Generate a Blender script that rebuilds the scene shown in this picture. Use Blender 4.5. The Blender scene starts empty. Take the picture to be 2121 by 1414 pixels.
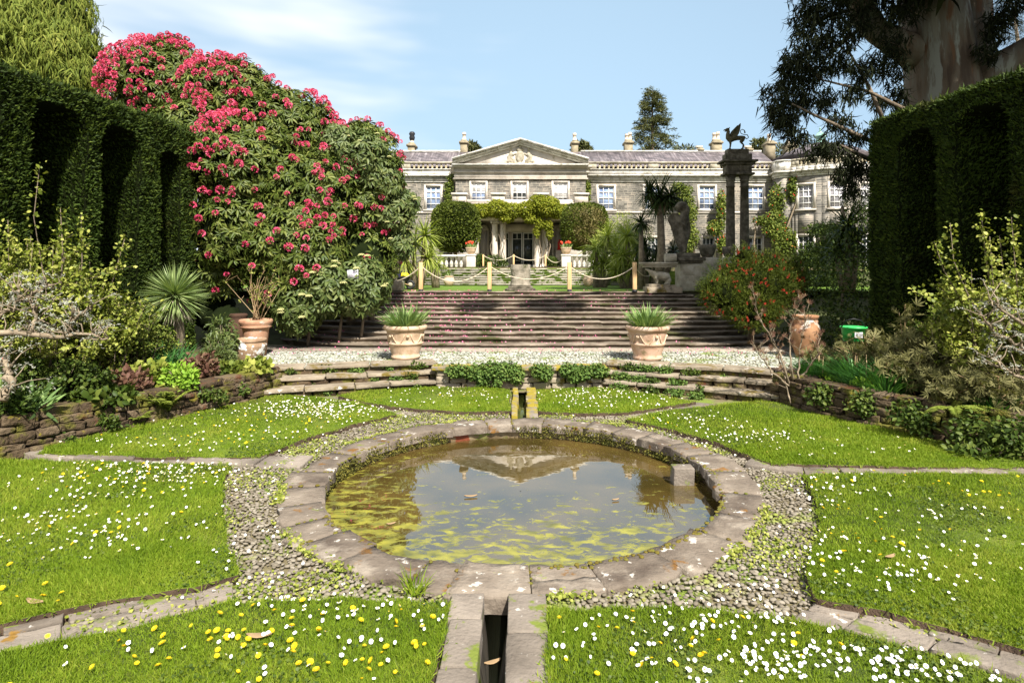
import bpy, math, random
import numpy as np
from mathutils import Vector, Matrix
rng = np.random.default_rng(11)
random.seed(11)
S = bpy.context.scene
COL = S.collection
# ---------------- camera, world, sun ----------------
F = 1220.0; PX = 1078.0; PY = 568.0; ZC = 2.55      # focal length and vanishing point measured in photo pixels
cam = bpy.data.cameras.new('camera'); co = bpy.data.objects.new('camera', cam); COL.objects.link(co)
co.location = (0, 0, ZC); co.rotation_euler = (math.radians(90), 0, 0)
cam.sensor_width = 36; cam.lens = 36 * F / 2121
cam.shift_x = -(PX - 1060.5) / 2121; cam.shift_y = (PY - 707) / 2121
cam.clip_start = 0.05; cam.clip_end = 2000
S.camera = co
SUN_AZ = math.radians(157); SUN_EL = math.radians(49)
w = bpy.data.worlds.new("World"); S.world = w; w.use_nodes = True
nt = w.node_tree; bg = nt.nodes['Background']
sky = nt.nodes.new('ShaderNodeTexSky'); sky.sky_type = 'NISHITA'; sky.sun_disc = False
sky.sun_elevation = SUN_EL; sky.sun_rotation = SUN_AZ; sky.air_density = 1.0; sky.dust_density = 1.6; sky.ozone_density = 1.2
tc = nt.nodes.new('ShaderNodeTexCoord'); mp = nt.nodes.new('ShaderNodeMapping'); mp.inputs['Scale'].default_value = (1.0, 1.0, 4.2)
mp.inputs['Location'].default_value = (0.35, 0.1, 0.2)
nz = nt.nodes.new('ShaderNodeTexNoise'); nz.inputs['Scale'].default_value = 1.5; nz.inputs['Detail'].default_value = 4; nz.inputs['Roughness'].default_value = .55
sx = nt.nodes.new('ShaderNodeSeparateXYZ')
nt.links.new(tc.outputs['Generated'], mp.inputs[0]); nt.links.new(mp.outputs[0], nz.inputs['Vector']); nt.links.new(tc.outputs['Generated'], sx.inputs[0])
def wm(op, a, b):
    n = nt.nodes.new('ShaderNodeMath'); n.operation = op
    for i, q in enumerate((a, b)):
        if isinstance(q, (int, float)): n.inputs[i].default_value = q
        else: nt.links.new(q, n.inputs[i])
    return n.outputs[0]
# thin high cloud drifting on the left half of the sky
left = wm('MULTIPLY', sx.outputs['X'], -0.42)
cl = wm('ADD', nz.outputs['Fac'], left)
cl = wm('ADD', cl, wm('MULTIPLY', sx.outputs['Z'], 0.30))
rp = nt.nodes.new('ShaderNodeMapRange'); rp.interpolation_type = 'SMOOTHSTEP'
rp.inputs['From Min'].default_value = .62; rp.inputs['From Max'].default_value = .88; rp.inputs['To Max'].default_value = .85
nt.links.new(cl, rp.inputs['Value'])
# pale blue spring haze over the northern sky behind the house
hz_ = nt.nodes.new('ShaderNodeMapRange'); hz_.inputs['From Min'].default_value = .2; hz_.inputs['From Max'].default_value = .95; hz_.inputs['To Max'].default_value = .66; nt.links.new(sx.outputs['Y'], hz_.inputs['Value'])
hl = nt.nodes.new('ShaderNodeMapRange'); hl.inputs['From Min'].default_value = .55; hl.inputs['From Max'].default_value = .85; hl.inputs['To Min'].default_value = 1; hl.inputs['To Max'].default_value = .1; nt.links.new(sx.outputs['Z'], hl.inputs['Value'])
mh = nt.nodes.new('ShaderNodeMixRGB'); nt.links.new(wm('MULTIPLY', hz_.outputs[0], hl.outputs[0]), mh.inputs[0]); nt.links.new(sky.outputs[0], mh.inputs[1]); mh.inputs[2].default_value = (5.7, 8.0, 9.9, 1)
mx = nt.nodes.new('ShaderNodeMixRGB'); nt.links.new(rp.outputs[0], mx.inputs[0]); nt.links.new(mh.outputs[0], mx.inputs[1])
mx.inputs[2].default_value = (8.9, 9.3, 9.7, 1)
nt.links.new(mx.outputs[0], bg.inputs['Color']); bg.inputs['Strength'].default_value = 0.06
sl = bpy.data.lights.new('sun', 'SUN'); so = bpy.data.objects.new('sun', sl); COL.objects.link(so)
sl.energy = 5.0; sl.angle = math.radians(.53); sl.color = (1, .955, .875)
sd = Vector((math.sin(SUN_AZ) * math.cos(SUN_EL), math.cos(SUN_AZ) * math.cos(SUN_EL), math.sin(SUN_EL)))
so.rotation_euler = sd.to_track_quat('Z', 'Y').to_euler(); so.location = (20, -20, 40)
S.view_settings.view_transform = 'Standard'; S.view_settings.look = 'None'; S.view_settings.exposure = 1.08; S.view_settings.gamma = 1
S.render.engine = 'CYCLES'
S.cycles.max_bounces = 6; S.cycles.transparent_max_bounces = 6

# ---------------- helpers ----------------
def P(px, py, D): return np.array([(px - PX) / F * D, D, ZC - (py - PY) / F * D])
def G(px, py, z=0.): return P(px, py, (ZC - z) * F / (py - PY))
def hx(px, D): return (px - PX) / F * D
def hz(py, D): return ZC - (py - PY) / F * D

class MB:
    def __init__(s): s.V = []; s.F = []; s.n = 0
    def add(s, v, *faces):
        v = np.asarray(v, float).reshape(-1, 3); s.V.append(v)
        for f in faces:
            if isinstance(f, list):
                for q in f: s.F.append(np.asarray([q], int) + s.n)
            else: s.F.append(np.asarray(f, int) + s.n)
        s.n += len(v); return s
    def box(s, x0, x1, y0, y1, z0, z1):
        v = [(x, y, z) for x in (x0, x1) for y in (y0, y1) for z in (z0, z1)]
        return s.add(v, np.array([(0, 1, 3, 2), (4, 6, 7, 5), (0, 4, 5, 1), (2, 3, 7, 6), (0, 2, 6, 4), (1, 5, 7, 3)]))
    def hexa(s, v): return s.add(v, np.array([(0, 3, 2, 1), (4, 5, 6, 7), (0, 1, 5, 4), (1, 2, 6, 5), (2, 3, 7, 6), (3, 0, 4, 7)]))
    def prism(s, poly, z0, z1, bottom=True):
        n = len(poly); v = [(p[0], p[1], z1 if len(p) < 3 else p[2]) for p in poly] + [(p[0], p[1], z0) for p in poly]
        fs = [list(range(n))] + ([list(range(2 * n - 1, n - 1, -1))] if bottom else []) + [[i, i + n, (i + 1) % n + n, (i + 1) % n] for i in range(n)]
        return s.add(v, fs)
    def prismY(s, poly, y0, y1):
        n = len(poly); v = [(p[0], y0, p[1]) for p in poly] + [(p[0], y1, p[1]) for p in poly]
        return s.add(v, [list(range(n)), list(range(2 * n - 1, n - 1, -1))] + [[i, i + n, (i + 1) % n + n, (i + 1) % n] for i in range(n)])
    def tube(s, pts, rad, n=7):
        pts = np.asarray(pts, float); k = len(pts); rad = np.broadcast_to(np.asarray(rad, float), (k,))
        d = np.gradient(pts, axis=0); d /= np.linalg.norm(d, axis=1)[:, None] + 1e-9
        up = np.where(np.abs(d[:, 2:3]) > .95, np.array([[1., 0, 0]]), np.array([[0., 0, 1]]))
        a = np.cross(d, up); a /= np.linalg.norm(a, axis=1)[:, None] + 1e-9
        for i in range(1, k):
            if np.dot(a[i], a[i - 1]) < 0: a[i] = -a[i]
        b = np.cross(d, a); t = np.arange(n) * 2 * np.pi / n
        v = pts[:, None] + rad[:, None, None] * (a[:, None] * np.cos(t)[None, :, None] + b[:, None] * np.sin(t)[None, :, None])
        v = v.reshape(-1, 3); i = np.arange(k - 1)[:, None] * n; j = np.arange(n)[None]; j2 = (j + 1) % n
        f = np.stack([i + j, i + j2, i + n + j2, i + n + j], -1).reshape(-1, 4)
        return s.add(v, f, [list(range(n - 1, -1, -1)), list(range((k - 1) * n, k * n))])
    def lathe(s, prof, c=(0, 0, 0), n=24):
        t = np.arange(n) * 2 * np.pi / n; prof = np.asarray(prof, float); k = len(prof)
        v = np.stack([prof[:, 0:1] * np.cos(t) + c[0], prof[:, 0:1] * np.sin(t) + c[1], prof[:, 1:2] + 0 * t + c[2]], -1).reshape(-1, 3)
        i = np.arange(k - 1)[:, None] * n; j = np.arange(n)[None]; j2 = (j + 1) % n
        return s.add(v, np.stack([i + j, i + j2, i + n + j2, i + n + j], -1).reshape(-1, 4), [list(range(n - 1, -1, -1)), list(range((k - 1) * n, k * n))])
    def ell(s, c, r, n=12, m=8):
        ph = np.linspace(-np.pi / 2, np.pi / 2, m); return s.add(*_ell(c, r, n, m))
    def inst(s, tv, tfs, R, T):
        N = len(T)
        if N == 0: return s
        v = np.einsum('nij,kj->nki', R, tv) + T[:, None]; k = len(tv)
        off = (np.arange(N) * k)[:, None, None]
        return s.add(v.reshape(-1, 3), *[(np.asarray(f)[None] + off).reshape(-1, np.asarray(f).shape[1]) for f in tfs])
    def build(s, name, m, parent=None, smooth=False, local=False, loc=None):
        v = np.concatenate(s.V) if s.V else np.zeros((0, 3))
        o_loc = np.zeros(3)
        if parent is not None and not local: v = v - wloc(parent)
        if loc is not None:
            o_loc = np.asarray(loc, float)
            if not local: v = v - (o_loc - (wloc(parent) if parent is not None else 0)) if parent is None else v
        me = bpy.data.meshes.new(name); me.vertices.add(len(v)); me.vertices.foreach_set('co', v.astype(np.float32).ravel())
        tot = np.concatenate([np.full(len(f), f.shape[1]) for f in s.F]); idx = np.concatenate([f.ravel() for f in s.F])
        me.loops.add(len(idx)); me.loops.foreach_set('vertex_index', idx.astype(np.int32))
        me.polygons.add(len(tot)); me.polygons.foreach_set('loop_start', np.concatenate([[0], np.cumsum(tot)[:-1]]).astype(np.int32))
        if smooth: me.polygons.foreach_set('use_smooth', np.ones(len(tot), bool))
        me.update(calc_edges=True); me.materials.append(m)
        o = bpy.data.objects.new(name, me); COL.objects.link(o); o.location = o_loc
        if parent is not None: o.parent = parent
        return o
def _ell(c, r, n, m):
    ph = np.linspace(-np.pi / 2, np.pi / 2, m)[:, None]; t = (np.arange(n) * 2 * np.pi / n)[None]
    v = np.stack([np.cos(ph) * np.cos(t) * r[0] + c[0], np.cos(ph) * np.sin(t) * r[1] + c[1], np.sin(ph) * r[2] + c[2] + 0 * t], -1).reshape(-1, 3)
    i = np.arange(m - 1)[:, None] * n; j = np.arange(n)[None]; j2 = (j + 1) % n
    return v, np.stack([i + j, i + j2, i + n + j2, i + n + j], -1).reshape(-1, 4)
def wloc(o):
    p = np.zeros(3)
    while o is not None: p += np.array(o.location); o = o.parent
    return p
def tag(o, label=None, cat=None, group=None, kind=None):
    if label: o['label'] = label
    if cat: o['category'] = cat
    if group: o['group'] = group
    if kind: o['kind'] = kind
    return o
def thing(name, label, cat, loc, group=None):
    o = bpy.data.objects.new(name, None); COL.objects.link(o); o.location = [float(q) for q in loc]
    o.empty_display_size = .1
    return tag(o, label, cat, group)
def copy_tree(o, parent=None):
    c = o.copy(); COL.objects.link(c)
    if parent is not None: c.parent = parent
    for ch in list(o.children): copy_tree(ch, c)
    return c
def bevel(o, w=.01, seg=2):
    b = o.modifiers.new('b', 'BEVEL'); b.width = w; b.segments = seg; b.limit_method = 'ANGLE'; return o
def remesh(o, v=.03, smooth=True):
    r = o.modifiers.new('r', 'REMESH'); r.mode = 'VOXEL'; r.voxel_size = v; r.use_smooth_shade = smooth; return o

# orientation helpers
def unit(a): return a / (np.linalg.norm(a, axis=-1, keepdims=True) + 1e-9)
def frames(d, size, wid=None, roll=None, face=None):
    """z axis along d (length size), x across (width wid), y normal. face: preferred normal direction."""
    d = unit(d); N = len(d)
    if face is None: face = unit(rng.normal(size=(N, 3)))
    x = unit(np.cross(face, d)); y = np.cross(d, x)
    size = np.broadcast_to(size, (N,)); wid = size if wid is None else np.broadcast_to(wid, (N,))
    return np.stack([x * wid[:, None], y * size[:, None], d * size[:, None]], -1)
def rand_dirs(N): return unit(rng.normal(size=(N, 3)))
LEAF = (np.array([(0, 0, 0), (-.5, .10, .45), (0, 0, .5), (.5, .10, .45), (0, -.12, 1)]), [np.array([(0, 2, 4, 1), (0, 3, 4, 2)])])
LEAF2 = (np.array([(0, 0, 0), (-.42, .06, .3), (-.45, .05, .65), (0, 0, .5), (.42, .06, .3), (.45, .05, .65), (0, -.18, 1)]), [np.array([(0, 3, 2, 1), (0, 4, 5, 3)]), np.array([(3, 6, 2), (3, 5, 6)])])
def blade_t(curve=.35, tip=0.):
    return (np.array([(-.5, 0, 0), (.5, 0, 0), (-.5, -curve * .10, .35), (.5, -curve * .10, .35), (-.34, -curve * .45, .7), (.34, -curve * .45, .7), (tip, -curve, 1.0)]),
            [np.array([(0, 1, 3, 2), (2, 3, 5, 4)]), np.array([(4, 5, 6)])])
GRASS = (np.array([(-.5, 0, 0), (.5, 0, 0), (-.4, -.12, .55), (.4, -.12, .55), (0, -.4, 1)]), [np.array([(0, 1, 3, 2)]), np.array([(2, 3, 4)])])
BLADE = blade_t(.18); DROOP = blade_t(.7)
def rock_template(n=4, p=5.0, grid=None):
    g = np.array({'t': [-1, -.93, -.4, .4, .93, 1], 'w': [-1, -.82, -.3, .35, .85, 1]}[grid]) if grid else np.linspace(-1, 1, n + 1); vs = []; fs = []; key = {}
    def vid(q):
        k = tuple(np.round(q, 4))
        if k not in key:
            key[k] = len(vs); a = np.array(q); vs.append(a / (np.sum(np.abs(a) ** p) ** (1 / p)) * .5)
        return key[k]
    for ax in range(3):
        for sgn in (-1, 1):
            for i in range(n):
                for j in range(n):
                    q = []
                    for a, b in ((i, j), (i + 1, j), (i + 1, j + 1), (i, j + 1)):
                        c = [0, 0, 0]; c[ax] = sgn; c[(ax + 1) % 3] = g[a]; c[(ax + 2) % 3] = g[b]; q.append(vid(c))
                    fs.append(q if sgn > 0 else q[::-1])
    return np.array(vs), np.array(fs)
RV, RF = rock_template(5, 30.0, 't')
PV, PF = rock_template(2, 2.4)
RVW = rock_template(5, 11, 'w')[0]
def snoise(p, s=1.0, seed=0):
    r = np.random.default_rng(seed); out = np.zeros(len(p)); amp = 1.
    for o in range(4):
        for k in range(3):
            d = r.normal(size=3) * s * 2 ** o; out += amp * np.sin(p @ d + r.uniform(0, 6.28))
        amp *= .55
    return out / 3.
def rock(mb, c, size, yaw=0., jit=.06, tilt=0.03, soft=False):
    c = np.asarray(c, float); v = (RVW if soft else RV).copy()
    v = v * (1 + jit * rng.normal(size=v.shape) * .35) * np.asarray(size)
    v += jit * .6 * np.min(size) * np.stack([snoise(v / np.max(size), 2.5, rng.integers(1e6)) for _ in range(3)], -1)
    v[:, 2] += v[:, 0] * rng.normal() * tilt
    ca, sa = math.cos(yaw), math.sin(yaw)
    v = v @ np.array([[ca, sa, 0], [-sa, ca, 0], [0, 0, 1]])
    mb.add(v + c, RF)
def crown(lobes, N, shell=.3, back=.35, bump=.12, seed=1, inner=.8, low=None):
    """random points in the outer shell of a union of ellipsoids; returns points and outward directions"""
    L = np.array([(*l[0], *(l[1] if np.ndim(l[1]) else (l[1],) * 3)) for l in lobes], float)
    wgt = (L[:, 3] * L[:, 5]) ; wgt /= wgt.sum(); out = []; outn = []; got = 0
    while got < N:
        n = N * 2; i = rng.choice(len(L), n, p=wgt); d = rand_dirs(n); c = L[i, :3]; r = L[i, 3:]
        u = 1 - shell * rng.random(n) ** 1.6
        q = c + d * r * u[:, None]
        q = c + (q - c) * (1 + bump * snoise(q, 1.1, seed))[:, None]
        nn = unit(d / r); ok = np.ones(n, bool)
        for l in L:
            ok &= (np.sum(((q - l[:3]) / l[3:]) ** 2, 1) > inner * (1 - shell) ** 2) | (rng.random(n) < .12)
        ok &= (nn[:, 1] < .25) | (rng.random(n) < back)
        if low is not None: ok &= q[:, 2] > low
        out.append(q[ok]); outn.append(nn[ok]); got += ok.sum()
    return np.concatenate(out)[:N], np.concatenate(outn)[:N]
def PL(px, py, rpx, D, ry=None, ryd=None):
    """lobe: centre from photo position and distance, radius in photo pixels"""
    k = D / F; return (P(px, py, D), (rpx * k, (ryd if ryd else rpx * k), (ry if ry else rpx) * k))

# ---------------- materials ----------------
def mat(name, cols, scale=3., rough=.85, bump=0., bs=None, island=0., trans=0., spec=.3, stretch=(1, 1, 1), lohi=(.32, .68), detail=7., spots=None, brick=None, voro=None, metal=0., bd=.02, coat=0.):
    m = bpy.data.materials.new(name); m.use_nodes = True; t = m.node_tree; N = t.nodes; L = t.links
    b = N['Principled BSDF']; b.inputs['Roughness'].default_value = rough; b.inputs['Specular IOR Level'].default_value = spec; b.inputs['Metallic'].default_value = metal
    if coat: b.inputs['Coat Weight'].default_value = coat
    g = N.new('ShaderNodeNewGeometry'); mpg = N.new('ShaderNodeMapping'); mpg.inputs['Scale'].default_value = stretch
    L.new(g.outputs['Position'], mpg.inputs[0])
    nz = N.new('ShaderNodeTexNoise'); nz.inputs['Scale'].default_value = scale; nz.inputs['Detail'].default_value = detail; nz.inputs['Roughness'].default_value = .6
    L.new(mpg.outputs[0], nz.inputs['Vector'])
    mr = N.new('ShaderNodeMapRange'); mr.inputs['From Min'].default_value = lohi[0]; mr.inputs['From Max'].default_value = lohi[1]; L.new(nz.outputs['Fac'], mr.inputs['Value'])
    fac = mr.outputs[0]
    if island:
        mi = N.new('ShaderNodeMix'); mi.inputs[0].default_value = island; L.new(fac, mi.inputs[2]); L.new(g.outputs['Random Per Island'], mi.inputs[3]); fac = mi.outputs[0]
    cr = N.new('ShaderNodeValToRGB'); e = cr.color_ramp.elements
    while len(e) < len(cols): e.new(.5)
    for i, c in enumerate(cols): e[i].position = i / max(1, len(cols) - 1); e[i].color = (*c, 1)
    L.new(fac, cr.inputs[0]); col = cr.outputs[0]
    h = None
    if brick:
        sp = N.new('ShaderNodeSeparateXYZ'); L.new(g.outputs['Position'], sp.inputs[0]); cb = N.new('ShaderNodeCombineXYZ')
        ad = N.new('ShaderNodeMath'); ad.operation = 'ADD'; L.new(sp.outputs[0], ad.inputs[0]); L.new(sp.outputs[1], ad.inputs[1])
        L.new(ad.outputs[0], cb.inputs[0]); L.new(sp.outputs[2], cb.inputs[1])
        wn = N.new('ShaderNodeTexNoise'); wn.inputs['Scale'].default_value = 1.7; L.new(g.outputs['Position'], wn.inputs['Vector'])
        va = N.new('ShaderNodeVectorMath'); va.operation = 'MULTIPLY_ADD'; va.inputs[1].default_value = (brick[3],) * 3; L.new(wn.outputs['Color'], va.inputs[0]); L.new(cb.outputs[0], va.inputs[2])
        br = N.new('ShaderNodeTexBrick'); br.inputs['Scale'].default_value = 1; br.inputs['Brick Width'].default_value = brick[0]; br.inputs['Row Height'].default_value = brick[1]
        br.inputs['Mortar Size'].default_value = brick[2]; br.inputs['Color1'].default_value = (.35, .35, .35, 1); br.inputs['Color2'].default_value = (1.25, 1.2, 1.15, 1); br.inputs['Mortar'].default_value = brick[4]
        br.offset_frequency = 2; br.squash = .7; br.squash_frequency = 3; br.inputs['Mortar Smooth'].default_value = .2; br.inputs['Bias'].default_value = 0
        L.new(va.outputs[0], br.inputs['Vector'])
        mm = N.new('ShaderNodeMixRGB'); mm.blend_type = 'MULTIPLY'; mm.inputs[0].default_value = .75; L.new(col, mm.inputs[1]); L.new(br.outputs['Color'], mm.inputs[2]); col = mm.outputs[0]
        h = br.outputs['Fac']
    if voro:
        vo = N.new('ShaderNodeTexVoronoi'); vo.inputs['Scale'].default_value = voro[0]; L.new(g.outputs['Position'], vo.inputs['Vector']); vo.feature = 'DISTANCE_TO_EDGE'
        vr = N.new('ShaderNodeMapRange'); vr.inputs['From Max'].default_value = voro[1]; L.new(vo.outputs['Distance'], vr.inputs['Value'])
        mm = N.new('ShaderNodeMixRGB'); L.new(vr.outputs[0], mm.inputs[0]); mm.inputs[1].default_value = (*voro[2], 1); L.new(col, mm.inputs[2]); col = mm.outputs[0]
    for sp_ in (spots or []):   # (colour, scale, lo, hi[, seed])  lichen, moss, stains
        n2 = N.new('ShaderNodeTexNoise'); n2.inputs['Scale'].default_value = sp_[1]; n2.inputs['Detail'].default_value = 5; n2.inputs['Roughness'].default_value = .62
        mq = N.new('ShaderNodeMapping'); sd_ = sp_[4] if len(sp_) > 4 else 3.7; mq.inputs['Location'].default_value = (sd_, sd_ * 2, sd_ * 1.3)
        L.new(mpg.outputs[0], mq.inputs[0]); L.new(mq.outputs[0], n2.inputs['Vector'])
        r2 = N.new('ShaderNodeMapRange'); r2.inputs['From Min'].default_value = sp_[2]; r2.inputs['From Max'].default_value = sp_[3]; L.new(n2.outputs['Fac'], r2.inputs['Value'])
        mm = N.new('ShaderNodeMixRGB'); L.new(r2.outputs[0], mm.inputs[0]); L.new(col, mm.inputs[1]); mm.inputs[2].default_value = (*sp_[0], 1); col = mm.outputs[0]
    L.new(col, b.inputs['Base Color'])
    if bump:
        bn = N.new('ShaderNodeTexNoise'); bn.inputs['Scale'].default_value = bs or scale * 6; bn.inputs['Detail'].default_value = 6; L.new(mpg.outputs[0], bn.inputs['Vector'])
        bu = N.new('ShaderNodeBump'); bu.inputs['Strength'].default_value = bump; bu.inputs['Distance'].default_value = bd; L.new(bn.outputs['Fac'], bu.inputs['Height']); L.new(bu.outputs[0], b.inputs['Normal'])
    if trans:
        tr = N.new('ShaderNodeBsdfTranslucent'); ms = N.new('ShaderNodeMixShader'); ms.inputs[0].default_value = trans
        gm = N.new('ShaderNodeMixRGB'); gm.blend_type = 'MULTIPLY'; gm.inputs[0].default_value = 1; gm.inputs[2].default_value = (1.5, 1.6, .7, 1); L.new(col, gm.inputs[1]); L.new(gm.outputs[0], tr.inputs['Color'])
        L.new(b.outputs[0], ms.inputs[1]); L.new(tr.outputs[0], ms.inputs[2]); L.new(ms.outputs[0], N['Material Output'].inputs['Surface'])
    return m
def leafm(name, c1, c2, c3=None, island=.65, scale=1.2, trans=.25, rough=.6, spec=.16, spots=None):
    return mat(name, [c1, c2] + ([c3] if c3 else []), scale=scale, island=island, trans=trans, rough=rough, spec=spec, lohi=(.3, .7), spots=spots)
M = {}
M['grass'] = leafm('grass_blade', (.07, .13, .007), (.165, .24, .014), (.30, .31, .045), scale=1.1, island=.45, trans=.3, rough=.65)
M['turf'] = mat('turf', [(.05, .07, .01), (.09, .13, .012), (.15, .17, .025)], scale=5, bump=.8, bs=60, rough=.95)
M['soil'] = mat('soil', [(.035, .022, .014), (.085, .055, .035)], scale=9, bump=1, bs=60, rough=1, bd=.03)
M['cobble'] = mat('cobble', [(.11, .09, .062), (.19, .162, .12), (.28, .245, .19)], scale=3, island=.7, rough=.8, spots=[((.20, .23, .04), 2.2, .56, .64)])
M['cobblew'] = mat('white_cobble', [(.15, .155, .12), (.30, .305, .25), (.50, .48, .42)], scale=2, island=.7, rough=.8, spots=[((.16, .2, .05), 1.6, .56, .66)])
M['cobbed'] = mat('cobble_bed', [(.12, .09, .055), (.19, .165, .08)], scale=5, bump=1, bs=50, rough=1, spots=[((.15, .2, .03), 2.0, .50, .6)])
M['coping'] = mat('coping_stone', [(.068, .050, .037), (.155, .124, .094), (.255, .21, .163)], scale=2.6, island=.35, bump=1, bs=24, rough=.9,
    spots=[((.50, .46, .40), 6.5, .61, .65), ((.25, .21, .165), 2.2, .56, .68, 14.), ((.17, .08, .015), 3.2, .62, .68, 9.1), ((.16, .19, .03), 4.3, .66, .72, 5.5)])
M['flag'] = mat('flag_stone', [(.09, .073, .056), (.18, .15, .12), (.28, .235, .19)], scale=2.2, island=.4, bump=.7, bs=30, rough=.9,
    spots=[((.50, .47, .42), 7, .63, .68), ((.13, .16, .025), 3.6, .57, .63, 5.5), ((.2, .11, .02), 3.2, .66, .7, 9.1)])
M['mossflag'] = mat('mossy_stone', [(.12, .10, .07), (.24, .20, .16)], scale=3, bump=.8, bs=25, rough=.95, spots=[((.26, .2, .02), 4.0, .42, .52), ((.5, .46, .4), 8, .64, .68, 9)])
M['wallstone'] = mat('drystone', [(.035, .022, .012), (.085, .058, .032), (.16, .118, .075)], scale=2.2, island=.5, bump=1, bs=22, rough=.95, bd=.04,
    spots=[((.10, .035, .015), 3.0, .58, .66, 2.2), ((.11, .105, .015), 2.3, .50, .60), ((.16, .13, .015), 6, .6, .66, 8.)])
M['stepstone'] = mat('pale_step_stone', [(.12, .095, .065), (.28, .23, .165), (.45, .38, .29)], scale=2.0, island=.45, bump=.8, bs=22, rough=.9,
    spots=[((.14, .10, .02), 2.4, .56, .64, 2.2), ((.6, .55, .48), 5, .64, .68, 7)])
M['darkstep'] = mat('dark_step_stone', [(.070, .052, .036), (.155, .122, .09), (.28, .23, .175)], scale=2.4, bump=.7, bs=26, rough=.9, stretch=(.6, 1, 1.4),
    spots=[((.05, .05, .015), 2.1, .55, .65, 2.2), ((.40, .35, .28), 12, .66, .7, 7)])
M['pavestrip'] = mat('paving_strip', [(.22, .18, .14), (.34, .29, .23)], scale=2, bump=.5, bs=20, rough=.9, voro=(3.0, .06, (.12, .1, .07)))
M['redd'] = mat('dark_red_flower', [(.30, .02, .012), (.5, .05, .02)], island=.9, rough=.6)
# more materials
M['wall'] = mat('house_stone', [(.11, .105, .095), (.18, .17, .15), (.29, .255, .215)], scale=1.3, bump=.5, bs=9, rough=.95, brick=(.52, .17, .020, .16, (1.7, 1.6, 1.4, 1)), bd=.04)
M['cream'] = mat('cream_stone', [(.40, .35, .29), (.56, .50, .43), (.65, .59, .52)], scale=1.2, bump=.3, bs=12, rough=.9, stretch=(1, 1, .6), spots=[((.30, .26, .17), 2.2, .60, .72, 4.)])
M['cornice'] = mat('weathered_cornice', [(.36, .335, .285), (.54, .51, .455), (.70, .68, .63)], scale=2.2, bump=.4, bs=12, rough=.9, spots=[((.25, .23, .16), 3.0, .55, .68, 1.)])
M['weath'] = mat('weathered_stone', [(.20, .18, .13), (.36, .32, .24), (.50, .46, .38)], scale=2.6, bump=.5, bs=14, rough=.92)
M['balu'] = mat('ochre_baluster', [(.27, .22, .13), (.42, .36, .24), (.5, .45, .33)], scale=3, bump=.2, rough=.9)
M['slate'] = mat('purple_slate', [(.10, .086, .094), (.165, .142, .15), (.34, .31, .325)], scale=3.2, rough=.6, bump=.3, bs=14, stretch=(1.6, .1, .15), lohi=(.35, .72), brick=(.5, .2, .01, .0, (.5, .5, .5, 1)))
M['white'] = mat('white_paint', [(.74, .72, .68), (.82, .80, .77)], rough=.5)
M['glassb'] = mat('window_glass_blue', [(.16, .21, .34), (.33, .42, .60)], scale=1.6, rough=.08, spec=.6, lohi=(.4, .6))
M['glassd'] = mat('window_glass_dark', [(.015, .02, .02), (.06, .07, .07)], scale=2.5, rough=.05, spec=.6)
M['blind'] = mat('white_blind', [(.72, .71, .68), (.80, .79, .76)], rough=.9)
M['dark'] = mat('dark_interior', [(.02, .02, .02), (.035, .03, .03)], rough=.9)
M['chim'] = mat('chimney_stone', [(.19, .16, .10), (.36, .30, .2)], scale=3, bump=.3, rough=.9)
M['pot_cream'] = mat('chimney_pot_clay', [(.58, .46, .34), (.72, .62, .5)], scale=3, rough=.8)
M['black'] = mat('black_iron', [(.012, .012, .014), (.03, .03, .032)], rough=.5)
M['copper'] = mat('copper_patina', [(.16, .33, .27), (.38, .55, .46)], scale=2, rough=.7)
M['terra'] = mat('terracotta', [(.30, .15, .085), (.42, .23, .14), (.5, .33, .22)], scale=3, bump=.35, bs=30, rough=.85, spots=[((.52, .45, .38), 5, .60, .68)])
M['terrapale'] = mat('pale_terracotta', [(.38, .26, .16), (.52, .37, .25), (.60, .48, .36)], scale=3, bump=.35, bs=30, rough=.85, spots=[((.26, .21, .11), 3, .60, .7)])
M['terraor'] = mat('orange_terracotta', [(.24, .11, .05), (.38, .21, .11)], scale=4, bump=.3, bs=20, rough=.85, spots=[((.5, .46, .40), 2.6, .60, .64)])
M['lichenpot'] = mat('lichen_pot', [(.20, .12, .07), (.40, .27, .17)], scale=4, bump=.5, bs=30, rough=.9, spots=[((.75, .73, .7), 3.2, .55, .58)])
M['post'] = mat('new_timber', [(.52, .32, .14), (.68, .46, .24)], scale=5, stretch=(4, 4, .4), rough=.7)
M['rope'] = mat('rope', [(.5, .42, .3), (.66, .58, .45)], scale=30, rough=.95)
M['carved'] = mat('carved_dark_stone', [(.045, .038, .026), (.10, .085, .06), (.19, .165, .125)], scale=5, bump=.8, bs=24, rough=.95)
M['griffin'] = mat('griffin_stone', [(.06, .055, .03), (.12, .10, .055)], scale=4, bump=.5, bs=20, rough=.9)
M['bark'] = mat('bark', [(.10, .075, .05), (.22, .17, .12)], scale=6, bump=.8, bs=30, stretch=(2, 2, .5), rough=.95)
M['palebark'] = mat('pale_bark', [(.13, .095, .06), (.30, .24, .165)], scale=8, bump=.6, bs=30, rough=.9)
M['eucbark'] = mat('eucalyptus_bark', [(.055, .036, .022), (.11, .08, .052), (.12, .105, .078), (.19, .175, .135)], scale=1.5, bump=.6, bs=10, stretch=(1.3, 1.3, .22), rough=.8, lohi=(.38, .62), spots=[((.21, .21, .175), 1.6, .60, .64, 4.4), ((.11, .055, .025), 1.8, .6, .66, 1.4)])
M['greenbin'] = mat('green_plastic', [(.02, .35, .06), (.04, .45, .1)], rough=.4, spec=.5)
M['yellowhose'] = mat('yellow_hose', [(.75, .6, .02), (.85, .7, .05)], rough=.4)
M['redpaint'] = mat('red_paint', [(.6, .02, .02), (.65, .04, .03)], rough=.4)
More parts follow.
